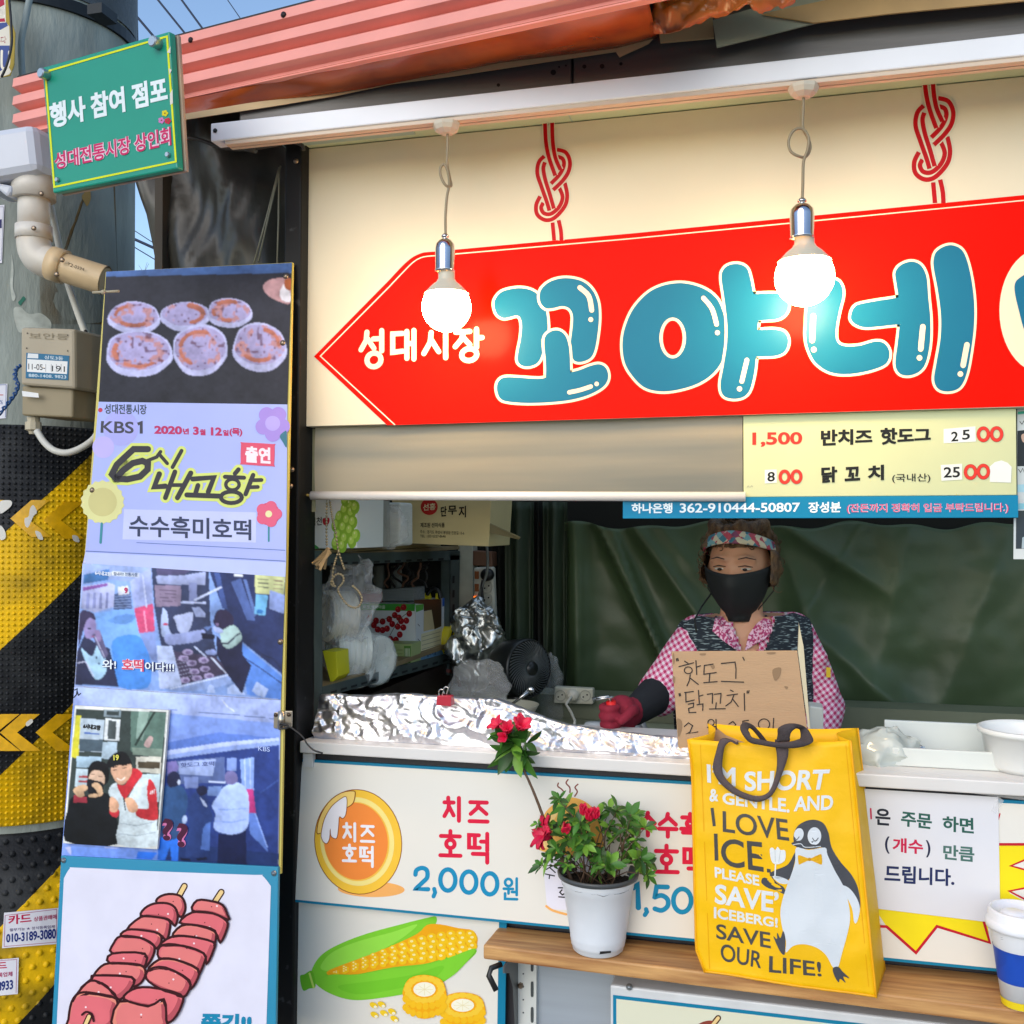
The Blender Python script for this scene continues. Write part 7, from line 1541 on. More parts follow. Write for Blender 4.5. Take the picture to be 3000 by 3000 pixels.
t = Thing('black_pouch', 'black folded pouches behind the film bundle', 'pouch')
mb = MB(); mb.grid(crumple(blobfn(*C4([(240, 228)])[0], .3, .05, .018, .03), 0, 0, .012, 40, 6), 14, 20, smooth=False); mb.grid(crumple(blobfn(*C4([(340, 262)])[0], .27, .035, .016, .03), 0, 0, .012, 40, 16), 14, 20, smooth=False); t.solo(mb, mat('pouch_black', '#191b1c', .35))
t = Thing('foil_scrap', 'scrap of foil with a black cloth on the foam tray', 'foil')
mb = MB(); mb.use(foil); mb.grid(crumple(blobfn(*C4([(452, 335)])[0], .12, .034, .02, .02), 0, 0, .014, 45, 11), 14, 20, smooth=False); mb.use(mat('pouch_black', '#191b1c', .35)); mb.grid(crumple(blobfn(*C4([(430, 292)])[0], .15, .032, .014, .02), 0, 0, .012, 45, 12), 12, 16, smooth=False); t.solo(mb)
t = Thing('rice_cooker', 'low white appliance with a round lid on the work top by the gloved hand', 'appliance')
c = at(1745, 2140, 2.55); mb = MB(); mb.lathe((c.x, c.y, .931), [(.10, 0), (.10, c.z - .96), (.085, c.z - .935), (.03, c.z - .92), (.026, c.z - .912), (0, c.z - .91)], n=36); t.part('body', mb, mat('appliance_white', '#b9c0c6', .35))
c = at(1845, 2145, 2.5); mb = MB(); mb.ball(c, .03, 14, 10, (1.3, 1, .9)); mb.tube([c, at(1872, 2090, 2.5), at(1885, 2120, 2.48), at(1900, 2160, 2.46)], .006, 8); t.part('fitting', mb, mat('appliance_white', '#b9c0c6', .35))
t = Thing('white_case', 'flat white case behind the cardboard sign', 'case')
Yw = yp(.25); mb = MB(); mb.slab([Yw(2370, 2068), Yw(2412, 2074), Yw(2414, 2240), Yw(2372, 2240)], (0, .06, 0)); t.solo(mb, mat('case_white', '#c9cbc2', .45), bevel=.003)

# cardboard sign
t = Thing('cardboard_sign', 'brown cardboard sign with handwritten Korean letters standing behind the tote bag', 'sign')
CBP = plane3(yp(.012)(1992, 2247), yp(.012)(2390, 2247), yp(.055)(2150, 1910)); kb = mat('cardboard', '#ab8d6c', .7, var=.1, vscale=5, stretch=(1, 1, 6), bump=.12, bscale=70)
mb = MB(); mb.slab([CBP(*p) for p in I2([(645, 1036), (1536, 1030), (1640, 1850), (703, 1852)])], (0, .007, 0)); t.part('sheet', mb, kb, bevel=.001)
mb = MB(); mb.slab([CBP(*p) - Vector((0, 0, 0)) for p in I2([(1548, 843), (1580, 1000), (1648, 1850), (1540, 1036)])], (0, .05, 0)); t.part('flap', mb, mat('card_pale', '#b9b398', .65))
a = Art(CBP, base=.0008)
st = mat('card_stain', '#826a50', .8)
for q in ([(655, 1060), (662, 1045), (668, 1100), (660, 1130)], [(845, 1050), (890, 1048), (880, 1062), (850, 1060)], [(1320, 1042), (1380, 1040), (1375, 1052), (1330, 1054)], [(1360, 1165), (1420, 1150), (1410, 1215), (1375, 1240)], [(655, 1210), (672, 1220), (668, 1260), (656, 1250)], [(685, 1510), (720, 1530), (715, 1600), (695, 1640), (688, 1580)], [(700, 1780), (740, 1790), (735, 1840), (705, 1840)], [(920, 1130), (945, 1130), (952, 1150), (935, 1160)], [(1445, 1280), (1470, 1285), (1465, 1300), (1450, 1296)]): a.blob(st, I2(q), 0, 3)
INK = '#17151a'
for q in ([(738, 1104), (762, 1118)], [(698, 1142), (802, 1115)], [(818, 1100), (824, 1198)], [(822, 1146), (850, 1136)], [(778, 1200), (772, 1240), (755, 1278)], [(780, 1225), (835, 1268)], [(940, 1124), (878, 1134), (874, 1196), (962, 1184)], [(916, 1196), (912, 1246)], [(874, 1256), (968, 1248)], [(998, 1120), (1095, 1110), (1102, 1160), (1100, 1226)], [(998, 1246), (1156, 1252)],
          [(738, 1326), (800, 1318)], [(746, 1332), (748, 1392), (806, 1378)], [(836, 1310), (842, 1402)], [(840, 1352), (868, 1343)], [(764, 1408), (802, 1400), (800, 1428), (766, 1438), (770, 1468), (818, 1466)], [(826, 1412), (868, 1406), (866, 1452)], [(898, 1338), (936, 1332), (934, 1402)], [(948, 1338), (996, 1332), (990, 1402)], [(962, 1398), (958, 1436)], [(914, 1442), (1026, 1440)], [(1062, 1308), (1082, 1318)], [(1038, 1346), (1112, 1336)], [(1088, 1340), (1068, 1392), (1030, 1420)], [(1080, 1374), (1118, 1424)], [(1160, 1332), (1163, 1452)],
          [(680, 1086), (683, 1102)], [(690, 1084), (693, 1100)], [(1150, 1076), (1160, 1096)], [(698, 1334), (702, 1350)], [(706, 1332), (710, 1348)], [(1182, 1314), (1180, 1330)], [(1194, 1312), (1190, 1328)], [(736, 1566), (765, 1540), (795, 1560), (775, 1606), (748, 1618), (832, 1604)], [(1052, 1548), (1080, 1530), (1100, 1552), (1068, 1600), (1110, 1596)], [(1190, 1522), (1150, 1528), (1150, 1560), (1185, 1562), (1180, 1596), (1150, 1600)], [(1368, 1508), (1364, 1584)], [(1298, 1604), (1366, 1592), (1362, 1616), (1318, 1622), (1318, 1640)], [(960, 1516), (962, 1585)], [(900, 1572), (955, 1566)]): a.stroke(INK, I2(smooth_loop(q, 3, False) if len(q) > 2 and q[0][1] < 1600 and abs(q[0][0] - q[-1][0]) < 60 and 0 else q), 3.2, 1)
for x, y, rx, ry in ((764, 1168, 28, 24), (1300, 1550, 40, 38), (925, 1538, 22, 22)): p = p2(x, y); a.stroke(INK, [(p[0] + rx / 2.415 * math.cos(i * .35), p[1] + ry / 2.415 * math.sin(i * .35)) for i in range(18)], 3, 1, closed=True)
t.part('handwriting', a.mb)
# ================================================================== yellow tote bag
BG = crop(1950, 2050, 2.147)
def bg(x, y): return BG([(x, y)])[0]
FBL, FBR = SF(2067, 2848), SF(2567, 2924)
BGF = plane3(FBL, FBR, FBL + Vector((0, .022, .42))); bn = BGF.n
bk = SF(2592, 2840); depth = (bk - FBR); 
yel = mat('tote_yellow', '#f8bd04', .5, var=.10, vscale=7, spec=.3, bump=.16, bscale=30)
t = Thing('tote_bag', 'yellow tote bag printed with a grey and white penguin standing on the wooden shelf', 'tote bag')
Fq = [(2017, 2165), (2492, 2170), (2567, 2923), (2066, 2847)]
def bulge(u, v):
    return .004 * (1 - 2 * abs(noise.noise(Vector((u * 2.2 + v, v * 2.6, 6))))) + .010 * math.sin(math.pi * u) * math.sin(math.pi * min(v * 1.05, 1)) + .004 * noise.noise(Vector((u * 3, v * 4, 1))) + .0016 * noise.noise(Vector((u * 9, v * 12, 4)))
def px_of(u, v):
    xl = pl_at([(2017, 2165), (2027, 2250), (2034, 2516), (2040, 2780), (2066, 2847)], v); xr = pl_at(Fq[1:3], v)
    x = lerp(xl[0], xr[0], u); y = lerp(xl[1], xr[1], u); y += 9 * math.sin(math.pi * u) * (1 - v) ** 3
    return x, y
def front(u, v): return BGF(*px_of(u, v)) + bn * bulge(u, v)
mb = MB(); mb.grid(front, 36, 44); fp = t.part('front_panel', mb, yel, solid=.0016)
def uv_of(px, py):
    v = (py - 2165) / (2850 - 2165)
    for _ in range(6):
        v = max(0, min(1.0, v)); xl = pl_at([(2017, 2165), (2027, 2250), (2034, 2516), (2040, 2780), (2066, 2847)], v); xr = pl_at(Fq[1:3], v)
        u = (px - xl[0]) / (xr[0] - xl[0]); yy = lerp(xl[1], xr[1], u); v += (py - yy) / 700.0
    return max(0, min(1, u)), max(0, min(1, v))
def BGS(px, py, off=0.0): return BGF(px, py, bulge(*uv_of(px, py)) + off)
BTL, BTR, BBR = at(2068, 2118, 1), at(2512, 2133, 1), bk
backp = plane(bk, bn)
bTL, bTR, bBR = backp(2072, 2118), backp(2513, 2133), bk; bBL = FBL + depth
mb = MB(); mb.grid(lambda u, v: quadpt((bTL, bTR, bBR, bBL), u, v) + Vector((0, .004 * noise.noise(Vector((u * 4, v * 4, 7))), -.006 * math.sin(math.pi * u) * (1 - v) ** 3)), 16, 20); t.part('back_panel', mb, yel, solid=.0016)
fTR, fTL = BGF(2492, 2170), BGF(2017, 2165)
def side(a, b, c, d, s):
    def f(u, v):
        p = quadpt((a, b, c, d), u, v); fold = math.sin(math.pi * u) * (.030 * (1 - v) ** 1.6 - .012 * v * (1 - v) * 4)
        return p - Vector((s * fold, 0, 0)) + Vector((0, 0, .003 * math.sin(6 * v) * math.sin(math.pi * u)))
    return f
mb = MB(); mb.grid(side(fTR, bTR, bBR, FBR, 1), 14, 26); t.part('side_panel', mb, yel, solid=.0016)
mb = MB(); mb.grid(side(fTL, bTL, bBL, FBL, -1), 14, 26); t.part('side_panel', mb, yel, solid=.0016)
mb = MB(); mb.add([FBL + Vector((0, 0, .003)), FBR + Vector((0, 0, .003)), bBR + Vector((0, 0, .003)), bBL + Vector((0, 0, .003))], [(0, 1, 2, 3)]); t.part('base', mb, yel, solid=.002)
# seams
mb = MB(); sm = mat('tote_seam', '#f0a903', .45)
mb.tube([front(0.0, v / 20) for v in range(21)], .0022, 6); mb.tube([front(1.0, v / 20) for v in range(21)], .0022, 6); mb.tube([front(u / 20, 1.0) + Vector((0, 0, .002)) for u in range(21)], .002, 6)
mb.tube([quadpt((bTR, bBR, bBR, bTR), v / 10, 0) for v in range(11)], .0018, 6); mb.tube([quadpt((bTL, bBL, bBL, bTL), v / 10, 0) for v in range(11)], .0018, 6)
t.part('seam', mb, sm)
a = Art(BGS, base=.0012, sub=30, rough=.5); dk_, wt = '#4d4c49', '#dcdfe0'
for x0, x1 in ((2052, 2079), (2478, 2545)): a.stroke('#e3a204', [(x0, 2182), (x1, 2838 if x0 < 2100 else 2890)], 2.2, 0)
t.part('stitching', a.mb, parent=fp)
a = Art(BGS, base=.0016, sub=26, rough=.5)
def W(c, s, q, b=.03): a.text(c, s, BG(q), 0, b)
W(wt, 'I’M', [(262, 520), (440, 546), (440, 426), (258, 404)]); W(wt, 'SHORT', [(498, 575), (1008, 566), (1035, 436), (495, 452)])
W(wt, '&', [(276, 642), (332, 640), (332, 562), (276, 560)]); W(wt, 'GENTLE.', [(358, 655), (780, 712), (780, 622), (358, 583)]); W(wt, 'AND', [(806, 702), (1052, 692), (1056, 598), (810, 610)])
W(dk_, 'LOVE', [(360, 832), (778, 890), (766, 752), (358, 698)], .012); a.stroke(dk_, BG([(292, 680), (306, 795)]), 9, 0, cap=False)
a.stroke(dk_, BG([(315, 842), (320, 1012)]), 10.5, 0, cap=False); W(dk_, 'CE', [(350, 1042), (618, 1086), (606, 894), (346, 870)], .015); a.poly(dk_, BG([(636, 1062), (660, 1066), (662, 1088), (638, 1086)]), 0)
W(wt, 'PLEASE', [(310, 1118), (590, 1172), (588, 1106), (308, 1050)]); W(wt, 'SAVE’', [(308, 1282), (712, 1345), (712, 1212), (312, 1158)]); W(wt, 'ICEBERG!', [(304, 1374), (706, 1434), (706, 1374), (304, 1302)])
W(dk_, 'SAVE', [(318, 1502), (662, 1566), (658, 1464), (318, 1408)], .015); W(dk_, 'OUR', [(348, 1642), (600, 1692), (612, 1588), (345, 1530)], .012); W(dk_, 'LIFE!', [(650, 1716), (982, 1742), (976, 1650), (652, 1610)], .015)
t.part('slogan', a.mb, parent=fp)
a = Art(BGS, base=.0014, sub=34, rough=.45); gy, pw = '#4a4c52', '#d3d9df'
b_ = lambda c, p, l: a.blob(c, BG(p), l, 4)
b_(gy, [(808, 900), (806, 850), (830, 795), (885, 762), (945, 756), (995, 780), (1025, 840), (1045, 930), (1100, 1020), (1165, 1095), (1205, 1170), (1222, 1250), (1222, 1310), (1190, 1240), (1150, 1190), (1105, 1170), (1060, 1080), (1015, 980), (990, 930), (900, 935), (830, 930)], 0)
b_(gy, [(818, 955), (770, 1035), (690, 1072), (622, 1108), (602, 1148), (640, 1182), (700, 1202), (757, 1226), (745, 1182), (700, 1150), (680, 1118), (770, 1135), (805, 1050)], 0)
b_(pw, [(822, 930), (815, 1020), (790, 1100), (760, 1180), (732, 1270), (722, 1350), (735, 1440), (758, 1520), (756, 1590), (800, 1550), (870, 1538), (950, 1560), (1010, 1608), (1052, 1682), (1085, 1680), (1108, 1600), (1144, 1470), (1160, 1380), (1152, 1290), (1122, 1180), (1062, 1070), (1018, 975), (1002, 930), (900, 945)], 1)
b_(pw, [(1100, 1168), (1150, 1182), (1198, 1240), (1222, 1312), (1205, 1395), (1186, 1398), (1172, 1310), (1130, 1225)], 1); b_(pw, [(672, 1112), (715, 1112), (772, 1136), (765, 1158), (715, 1152)], 1)
a.disc(pw, *bg(838, 848), 14, 19, 2, 24, .2); a.disc(pw, *bg(936, 858), 20, 26, 2, 26); b_(gy, [(790, 905), (850, 885), (890, 905), (985, 918), (930, 938), (860, 935)], 3)
a.stroke(pw, BG(smooth_loop([(802, 912), (850, 906), (880, 928), (975, 922)], 4, False)), 2.2, 4); a.stroke(gy, BG(smooth_loop([(808, 864), (824, 880), (840, 862)], 4, False)), 2.2, 4); a.stroke(gy, BG(smooth_loop([(924, 870), (940, 890), (960, 870)], 4, False)), 2.4, 4)
a.poly('#e0a91c', BG(smooth_loop([(832, 985), (845, 978), (890, 995), (920, 995), (970, 972), (982, 980), (985, 1030), (972, 1036), (922, 1014), (890, 1014), (845, 1036), (836, 1030)], 2)), 3); a.disc('#c48d1a', *bg(905, 1004), 5, layer=4, n=12)
a.stroke('#e6e8e6', BG([(688, 1108), (692, 1025)]), 4, 1); b_('#e3e6e6', [(655, 945), (672, 930), (690, 945), (705, 925), (722, 945), (752, 950), (750, 1010), (705, 1035), (668, 1018)], 1); a.stroke('#b9bdbd', BG([(688, 945), (690, 1020)]), 1.3, 2); a.stroke('#b9bdbd', BG([(722, 950), (712, 1022)]), 1.3, 2)
b_(gy, [(678, 1490), (700, 1505), (702, 1465), (722, 1500), (738, 1455), (752, 1490), (752, 1560), (746, 1605), (718, 1580)], 2); b_(gy, [(1052, 1690), (1085, 1680), (1115, 1712), (1156, 1752), (1118, 1742), (1132, 1780), (1098, 1755), (1088, 1778), (1062, 1738)], 2)
t.part('penguin_print', a.mb, parent=fp)
strap = mat('strap_grey', '#55494a', .8, var=.12, vscale=120, bump=.3, bscale=400)
def ribbon(prs):
    mb = MB(); A_ = smooth_loop([(x0, y0, z) for (x0, y0, x1, y1, z) in prs], 5, False); B_ = smooth_loop([(x1, y1, z) for (x0, y0, x1, y1, z) in prs], 5, False)
    def pt(q, e=0): p = BG([(q[0], q[1])])[0]; return BGF(p[0], p[1], q[2])
    def f(u, v):
        i = min(int(round(u * (len(A_) - 1))), len(A_) - 1); p, r = pt(A_[i]), pt(B_[i]); q = p.lerp(r, v); return q + bn * .002 * math.sin(math.pi * v)
    mb.grid(f, len(A_) - 1, 4); return mb
mb = ribbon([(458, 300, 452, 262, -.004), (452, 276, 455, 262, .006), (402, 248, 450, 282, .014), (345, 250, 415, 262, .018), (318, 330, 372, 296, .020), (298, 420, 356, 402, .020), (316, 484, 364, 472, .021), (368, 548, 402, 522, .021), (450, 604, 472, 574, .021), (562, 640, 570, 606, .021), (642, 622, 640, 588, .021), (694, 562, 676, 528, .021), (738, 452, 700, 430, .021), (768, 362, 700, 342, .020), (772, 300, 690, 292, .018), (765, 262, 688, 250, .012)])
t.part('handle', mb, strap, solid=.0016)
mb = ribbon([(690, 300, 690, 250, .016), (705, 220, 775, 262, .022), (708, 180, 782, 235, .026), (750, 155, 790, 205, .028), (800, 150, 815, 182, .024), (850, 158, 832, 182, .012), (890, 182, 845, 190, .0), (918, 225, 850, 232, .010), (928, 262, 838, 258, .022), (880, 290, 840, 248, .030), (800, 304, 790, 262, .032), (700, 300, 700, 268, .032), (600, 284, 606, 252, .030), (530, 268, 545, 236, .026), (486, 220, 528, 206, .020), (468, 172, 520, 192, .012), (495, 142, 530, 178, -.004), (545, 158, 545, 190, -.02), (590, 200, 570, 215, -.03), (640, 262, 610, 268, -.04)])
t.part('handle', mb, mat('strap_dark', '#423a3c', .8, var=.1, vscale=120, bump=.3, bscale=400), solid=.0016)

# ================================================================== azalea in a white pot
C6p = lambda x, y: (1350 + x / 2.414, 2050 + y / 2.414)
pc = Vector((SF(1757, 2770).x, -.068, zs_)); Yp0 = yp(pc.y)
t = Thing('azalea_pot', 'red azalea with one tall leaning stem in a white plastic pot on the wooden shelf', 'potted plant')
rimz = Yp0(1755, 2552).z - zs_; R1 = abs((Yp0(1870, 2552) - Yp0(1634, 2552)).x) / 2; R0 = abs((Yp0(1832, 2760) - Yp0(1681, 2760)).x) / 2
potm = mat('pot_white', '#dfe3ea', .4, var=.08, vscale=12, spec=.4)
H = rimz; rp = lambda h: lerp(R0, R1 * .9, h / H)
mb = MB(); mb.lathe(pc, [(0, .001), (R0 * .9, .001), (R0 * .97, .004), (R0, .012), (R0 * 1.03, .013), (R0 * 1.03, .017), (R0 * 1.05, .019), (R0 * 1.05, .023), (R0 * 1.07, .025), (R0 * 1.07, .030), (rp(H * .8), H * .78), (rp(H * .8) * 1.012, H * .785), (R1 * .93, H * .95)], n=56); t.part('pot', mb, potm)
mb = MB(); mb.lathe(pc, [(R1 * .92, H * .93), (R1 * .985, H * .945), (R1, H * .985), (R1 * .985, H), (R1 * .94, H), (R1 * .90, H * .93), (R1 * .87, H * .88)], n=56); t.part('pot_rim', mb, mat('pot_rim_grey', '#43474a', .4))
mb = MB(); mb.grid(lambda u, v: pc + Vector((u * R1 * .9 * math.cos(v * 2 * math.pi), u * R1 * .9 * math.sin(v * 2 * math.pi), H * .86 + .006 * noise.noise(Vector((u * 9 * math.cos(v * 6.28), u * 9 * math.sin(v * 6.28), 1))))), 12, 40); t.part('soil', mb, mat('soil', '#2a211b', .95, var=.5, vscale=60, bump=.6, bscale=90))
a = Art(yp(pc.y - R0 * .985)); a.poly(mat('hole_black', '#0c0c0d', .8), [(1752, 2788), (1790, 2786), (1790, 2792), (1755, 2796)], 0); t.part('drain_slot', a.mb)
for nm, c in (('leaf_mid', '#457a2a'), ('leaf_dark', '#2f5520'), ('leaf_light', '#76a63c')): mat(nm, c, .42, var=.25, vscale=30, spec=.4)
LM = [_MATS['leaf_mid'], _MATS['leaf_dark'], _MATS['leaf_light'], _MATS['leaf_mid']]
def leaf(mb, p, d, up, L, w, droop):
    d = d.normalized(); s = d.cross(up); s = s.normalized() if s.length > 1e-4 else Vector((1, 0, 0)); n = s.cross(d); cols = []
    for i, (f_, ww) in enumerate(((0, .06), (.2, .55), (.45, 1), (.7, .85), (.88, .42), (1, .02))):
        c = p + d * L * f_ - Vector((0, 0, droop * L * f_ * f_)); cols.append((c + s * w * ww + n * w * ww * .35, c, c - s * w * ww + n * w * ww * .35))
    o = len(mb.v)
    for c in cols: mb.v.extend(c)
    mb.sm = True
    for i in range(5):
        for j in range(2): a0 = o + i * 3 + j; mb.face((a0, a0 + 1, a0 + 4, a0 + 3))
    mb.sm = False
rnd = random.Random(11)
def cluster(mb, p, ax, r, n):
    ax = ax.normalized(); u = ax.orthogonal().normalized(); w = ax.cross(u)
    for k in range(n):
        an = k * 2.4 + rnd.random() * .5; el = rnd.uniform(-.15, .95); d = (u * math.cos(an) + w * math.sin(an)) * math.cos(el) + ax * math.sin(el)
        mb.use(rnd.choice(LM)); L = r * rnd.uniform(.9, 1.4); leaf(mb, p - ax * rnd.random() * r * .3, d, ax, L, L * rnd.uniform(.18, .25), rnd.uniform(0, .35))
PX = 1.95 / 3000 / 2.414
mbl = MB(); mbs = MB(); stemm = mat('stem_brown', '#5c4634', .7)
CL = [(740, 740, 95), (725, 660, 60), (820, 800, 80), (960, 850, 95), (1040, 800, 80), (1110, 775, 90), (1200, 850, 105), (1225, 770, 80), (1325, 862, 75), (700, 880, 75), (790, 930, 100), (880, 910, 85), (700, 1000, 75), (650, 1080, 65), (590, 1140, 60), (690, 1150, 60), (850, 1050, 85), (935, 1060, 80), (1000, 1085, 75), (1085, 1110, 85), (1165, 1130, 75), (1225, 1060, 80), (1285, 1095, 80), (1310, 1160, 75), (1330, 1215, 60), (985, 1120, 60), (945, 1240, 55), (1210, 1015, 55), (780, 1130, 50), (560, 850, 45), (640, 840, 60), (870, 820, 70), (760, 1000, 80), (1150, 920, 80), (1040, 960, 60), (900, 980, 70)]
for (x, y, r) in CL:
    p = Yp0(*C6p(x, y)) + Vector((0, rnd.uniform(-.045, .04), 0)); b = pc + Vector((rnd.uniform(-.035, .035), rnd.uniform(-.03, .03), H * .85)); m = b.lerp(p, .55) + Vector((0, 0, .012))
    mbs.tube([b, m, p], [.0013, .0010, .0007], 5); ax = (p - m).normalized() + Vector((0, -.5, .35)); cluster(mbl, p, ax, r * PX * 1.18, 8)
    q = m.lerp(p, .4)
    cluster(mbl, q, Vector((rnd.uniform(-.6, .6), -.5, .6)), r * PX * .9, 3)
tall = [C6p(*q) for q in ((790, 1262), (745, 1150), (700, 1060), (640, 950), (597, 830), (545, 690), (490, 560), (440, 460), (415, 395))]
mbs.tube([Yp0(*p) + Vector((0, -.012, 0)) for p in smooth_loop(tall, 4, False)], [.0042 - .0022 * i / 32 for i in range(33)], 8)
for q in ([(1140, 1080), (1150, 1000), (1200, 950)], [(1140, 1080), (1130, 980), (1125, 900)], [(890, 1060), (895, 950), (905, 880)], [(1010, 1080), (1020, 960), (1025, 920)]): mbs.tube([Yp0(*C6p(*k)) for k in q], .0016, 6)
hd = Yp0(*C6p(385, 275)) + Vector((0, -.012, 0))
for (x, y, ax, r, n) in ((385, 270, (0, -.6, .8), 150, 9), (390, 300, (0, -.7, -.1), 175, 11), (400, 350, (.1, -.6, -.6), 170, 10), (330, 220, (-.6, -.5, .4), 120, 5), (480, 300, (.8, -.4, .1), 140, 5)): cluster(mbl, Yp0(*C6p(x, y)) + Vector((0, -.014, 0)), Vector(ax), r * PX, n)
t.part('stems', mbs, stemm); t.part('foliage', mbl)
petal = mat('petal_red', '#dc1244', .5, var=.2, vscale=60, sss=.15)
def petals(mb, p, ax, r, n, spread):
    ax = Vector(ax).normalized(); u = ax.orthogonal().normalized(); w = ax.cross(u)
    for k in range(n):
        an = 2 * math.pi * k / n + rnd.random() * .3; d = (u * math.cos(an) + w * math.sin(an)); s = ax.cross(d)
        def f(a, b):
            ww = math.sin(math.pi * min(1, a * .82 + .12)) * .62; q = a * r; return p + ax * (q * math.cos(spread * a)) + d * (q * math.sin(spread * a) + r * .06) + s * (b - .5) * ww * r * 1.2 + ax * .08 * r * math.sin(b * 9 + k) * a
        mb.grid(f, 6, 5)
for lab, items in (('top flower head', [((300, 175), (-.5, -.5, .8), 85, 5, .9), ((365, 210), (.0, -.7, .8), 95, 5, .5), ((440, 190), (.45, -.5, .8), 115, 5, .6), ((350, 240), (-.2, -.8, .1), 80, 4, .5)]), ('open flower', [((660, 935), (-.75, -.5, .45), 150, 6, .95), ((640, 925), (-.8, -.5, .2), 120, 5, 1.2)]), ('flower buds', [((895, 790), (-.1, -.2, 1), 85, 4, .25), ((932, 825), (0, -.3, 1), 95, 4, .25), ((972, 810), (.1, -.2, 1), 80, 4, .25), ((750, 915), (.45, -.4, 1), 90, 3, .3)])):
    mb = MB()
    for (xy, ax, r, n, sp) in items: petals(mb, Yp0(*C6p(*xy)) + Vector((0, -.03, 0)), ax, r * PX, n, sp)
    t.part('flower', mb, petal, solid=.0006)
for lf in t.parts: pass

# ================================================================== coffee cup
t = Thing('coffee_cup', 'white takeaway coffee cup with a blue band and white lid on the wooden shelf', 'cup')
cc = SF(2988, 2944); Yc_ = yp(cc.y); sc = abs((Yc_(2988, 2700) - Yc_(2989, 2700)).x); Hc = Yc_(2988, 2712).z - zs_; rb, rt = 53 * sc, 86 * sc
rr_ = lambda h: lerp(rb, rt, h / Hc)
cpw = mat('cup_paper_white', '#e3e5ea', .45)
z1_, z2_ = Yc_(2988, 2868).z - zs_, Yc_(2988, 2772).z - zs_
mb = MB(); mb.lathe(cc, [(0, .004), (rb * .96, .004), (rb * .97, .001), (rb, .001), (rt, Hc)], n=56); t.part('paper_cup', mb, cpw)
mb = MB(); mb.lathe(cc, [(rr_(z1_) + .0006, z1_), (rr_(z2_) + .0006, z2_)], n=56); bd = t.part('blue_band', mb, mat('band_blue', '#1249b4', .45, var=.12, vscale=18, sharp=(.48, .52), detail=1))
mb = MB(); mb.lathe(cc, [(rb + .0006, .0015), (rr_(.014) + .0006, .014)], n=56); t.part('yellow_stripe', mb, mat('stripe_yellow', '#ecd01a', .45))
mb = MB(); lr = 100 * sc; mb.lathe(cc, [(rt * 1.0, Hc - .004), (lr * .985, Hc - .003), (lr, Hc + .001), (lr, Hc + .008), (lr * .95, Hc + .011), (lr * .93, Hc + .012), (lr * .92, Hc + .024), (lr * .88, Hc + .028), (lr * .82, Hc + .028), (lr * .8, Hc + .021), (0, Hc + .020)], n=56)
mb.lathe(cc + Vector((-.01, -.012, Hc + .02)), [(.024, 0), (.02, .006), (.012, .009), (0, .009)], n=24); t.part('lid', mb, mat('lid_white', '#e4e6ec', .35))
def CS(px, py, off=0.0):
    f = cyl(cc.x, cc.y, rr_((Yc_(px, py).z - zs_)) + .0014); return f(px, py, off)
a = Art(CS, base=0, sub=12); a.line('#ecd92a', '25', 2992, 2838, 3040, 2838, 28, 0, .03); a.line('#dfe6f2', 'since', 2992, 2858, 3030, 2858, 10, 0, .01)
for y in (2722, 2728, 2746, 2752): a.stroke('#b9bdc6', [(2932, y), (2962, y + 2)], 1.5, 0)
t.part('printing', a.mb)
# ================================================================== the woman behind the counter
def fused(mb, vox, sm=6, noise_amp=0):
    me = mb.mesh('tmp'); o = bpy.data.objects.new('tmp', me); COL.objects.link(o)
    q = o.modifiers.new('r', 'REMESH'); q.mode = 'VOXEL'; q.voxel_size = vox; q.use_smooth_shade = True
    s = o.modifiers.new('s', 'SMOOTH'); s.factor = .5; s.iterations = sm
    dg = bpy.context.evaluated_depsgraph_get(); dg.update(); m2 = bpy.data.meshes.new_from_object(o.evaluated_get(dg)); bpy.data.objects.remove(o); m2.materials.clear()
    for p in m2.polygons: p.use_smooth = True; p.material_index = 0
    return m2
def limb(mb, pts, rs, n=14):
    pts = [Vector(p) for p in pts]
    cl = smooth_loop([(*p, r) for p, r in zip(pts, rs)], 4, False)
    mb.tube([c[:3] for c in cl], [c[3] for c in cl], n)
    for p, r in ((pts[0], rs[0]), (pts[-1], rs[-1])): mb.ball(p, r, 14, 10)
def setm(me, m): me.materials.append(m); return me
skin = mat('skin', '#d29c7c', .5, sss=.15, var=.08, vscale=20)
HC = at(2168, 1668, 2.50)                                # middle of the head
FWD = (Vector((CAM_LOC.x - HC.x, CAM_LOC.y - HC.y, 0)).normalized() @ Matrix.Rotation(0, 3, 'Z')); FWD = Matrix.Rotation(rad(-12), 3, 'Z') @ FWD; FWD.z = -.10; FWD.normalize()
SID = FWD.cross(Vector((0, 0, 1))).normalized(); SID = -SID; UPV = SID.cross(FWD).normalized()
if UPV.z < 0: UPV = -UPV
def hp(x, y, z): return HC + SID * x + FWD * y + UPV * z     # head space: right, front, up
NK = at(2172, 1808, 2.52); SL, SR = at(2034, 1862, 2.53), at(2334, 1854, 2.53)
CH = at(2178, 1985, 2.55); WA = at(2180, 2190, 2.56); HI = at(2180, 2380, 2.57)
EL, WL = at(1935, 2025, 2.46), at(1868, 2078, 2.38); ER, WR = at(2412, 2070, 2.53), at(2370, 2230, 2.40)
foot = .1
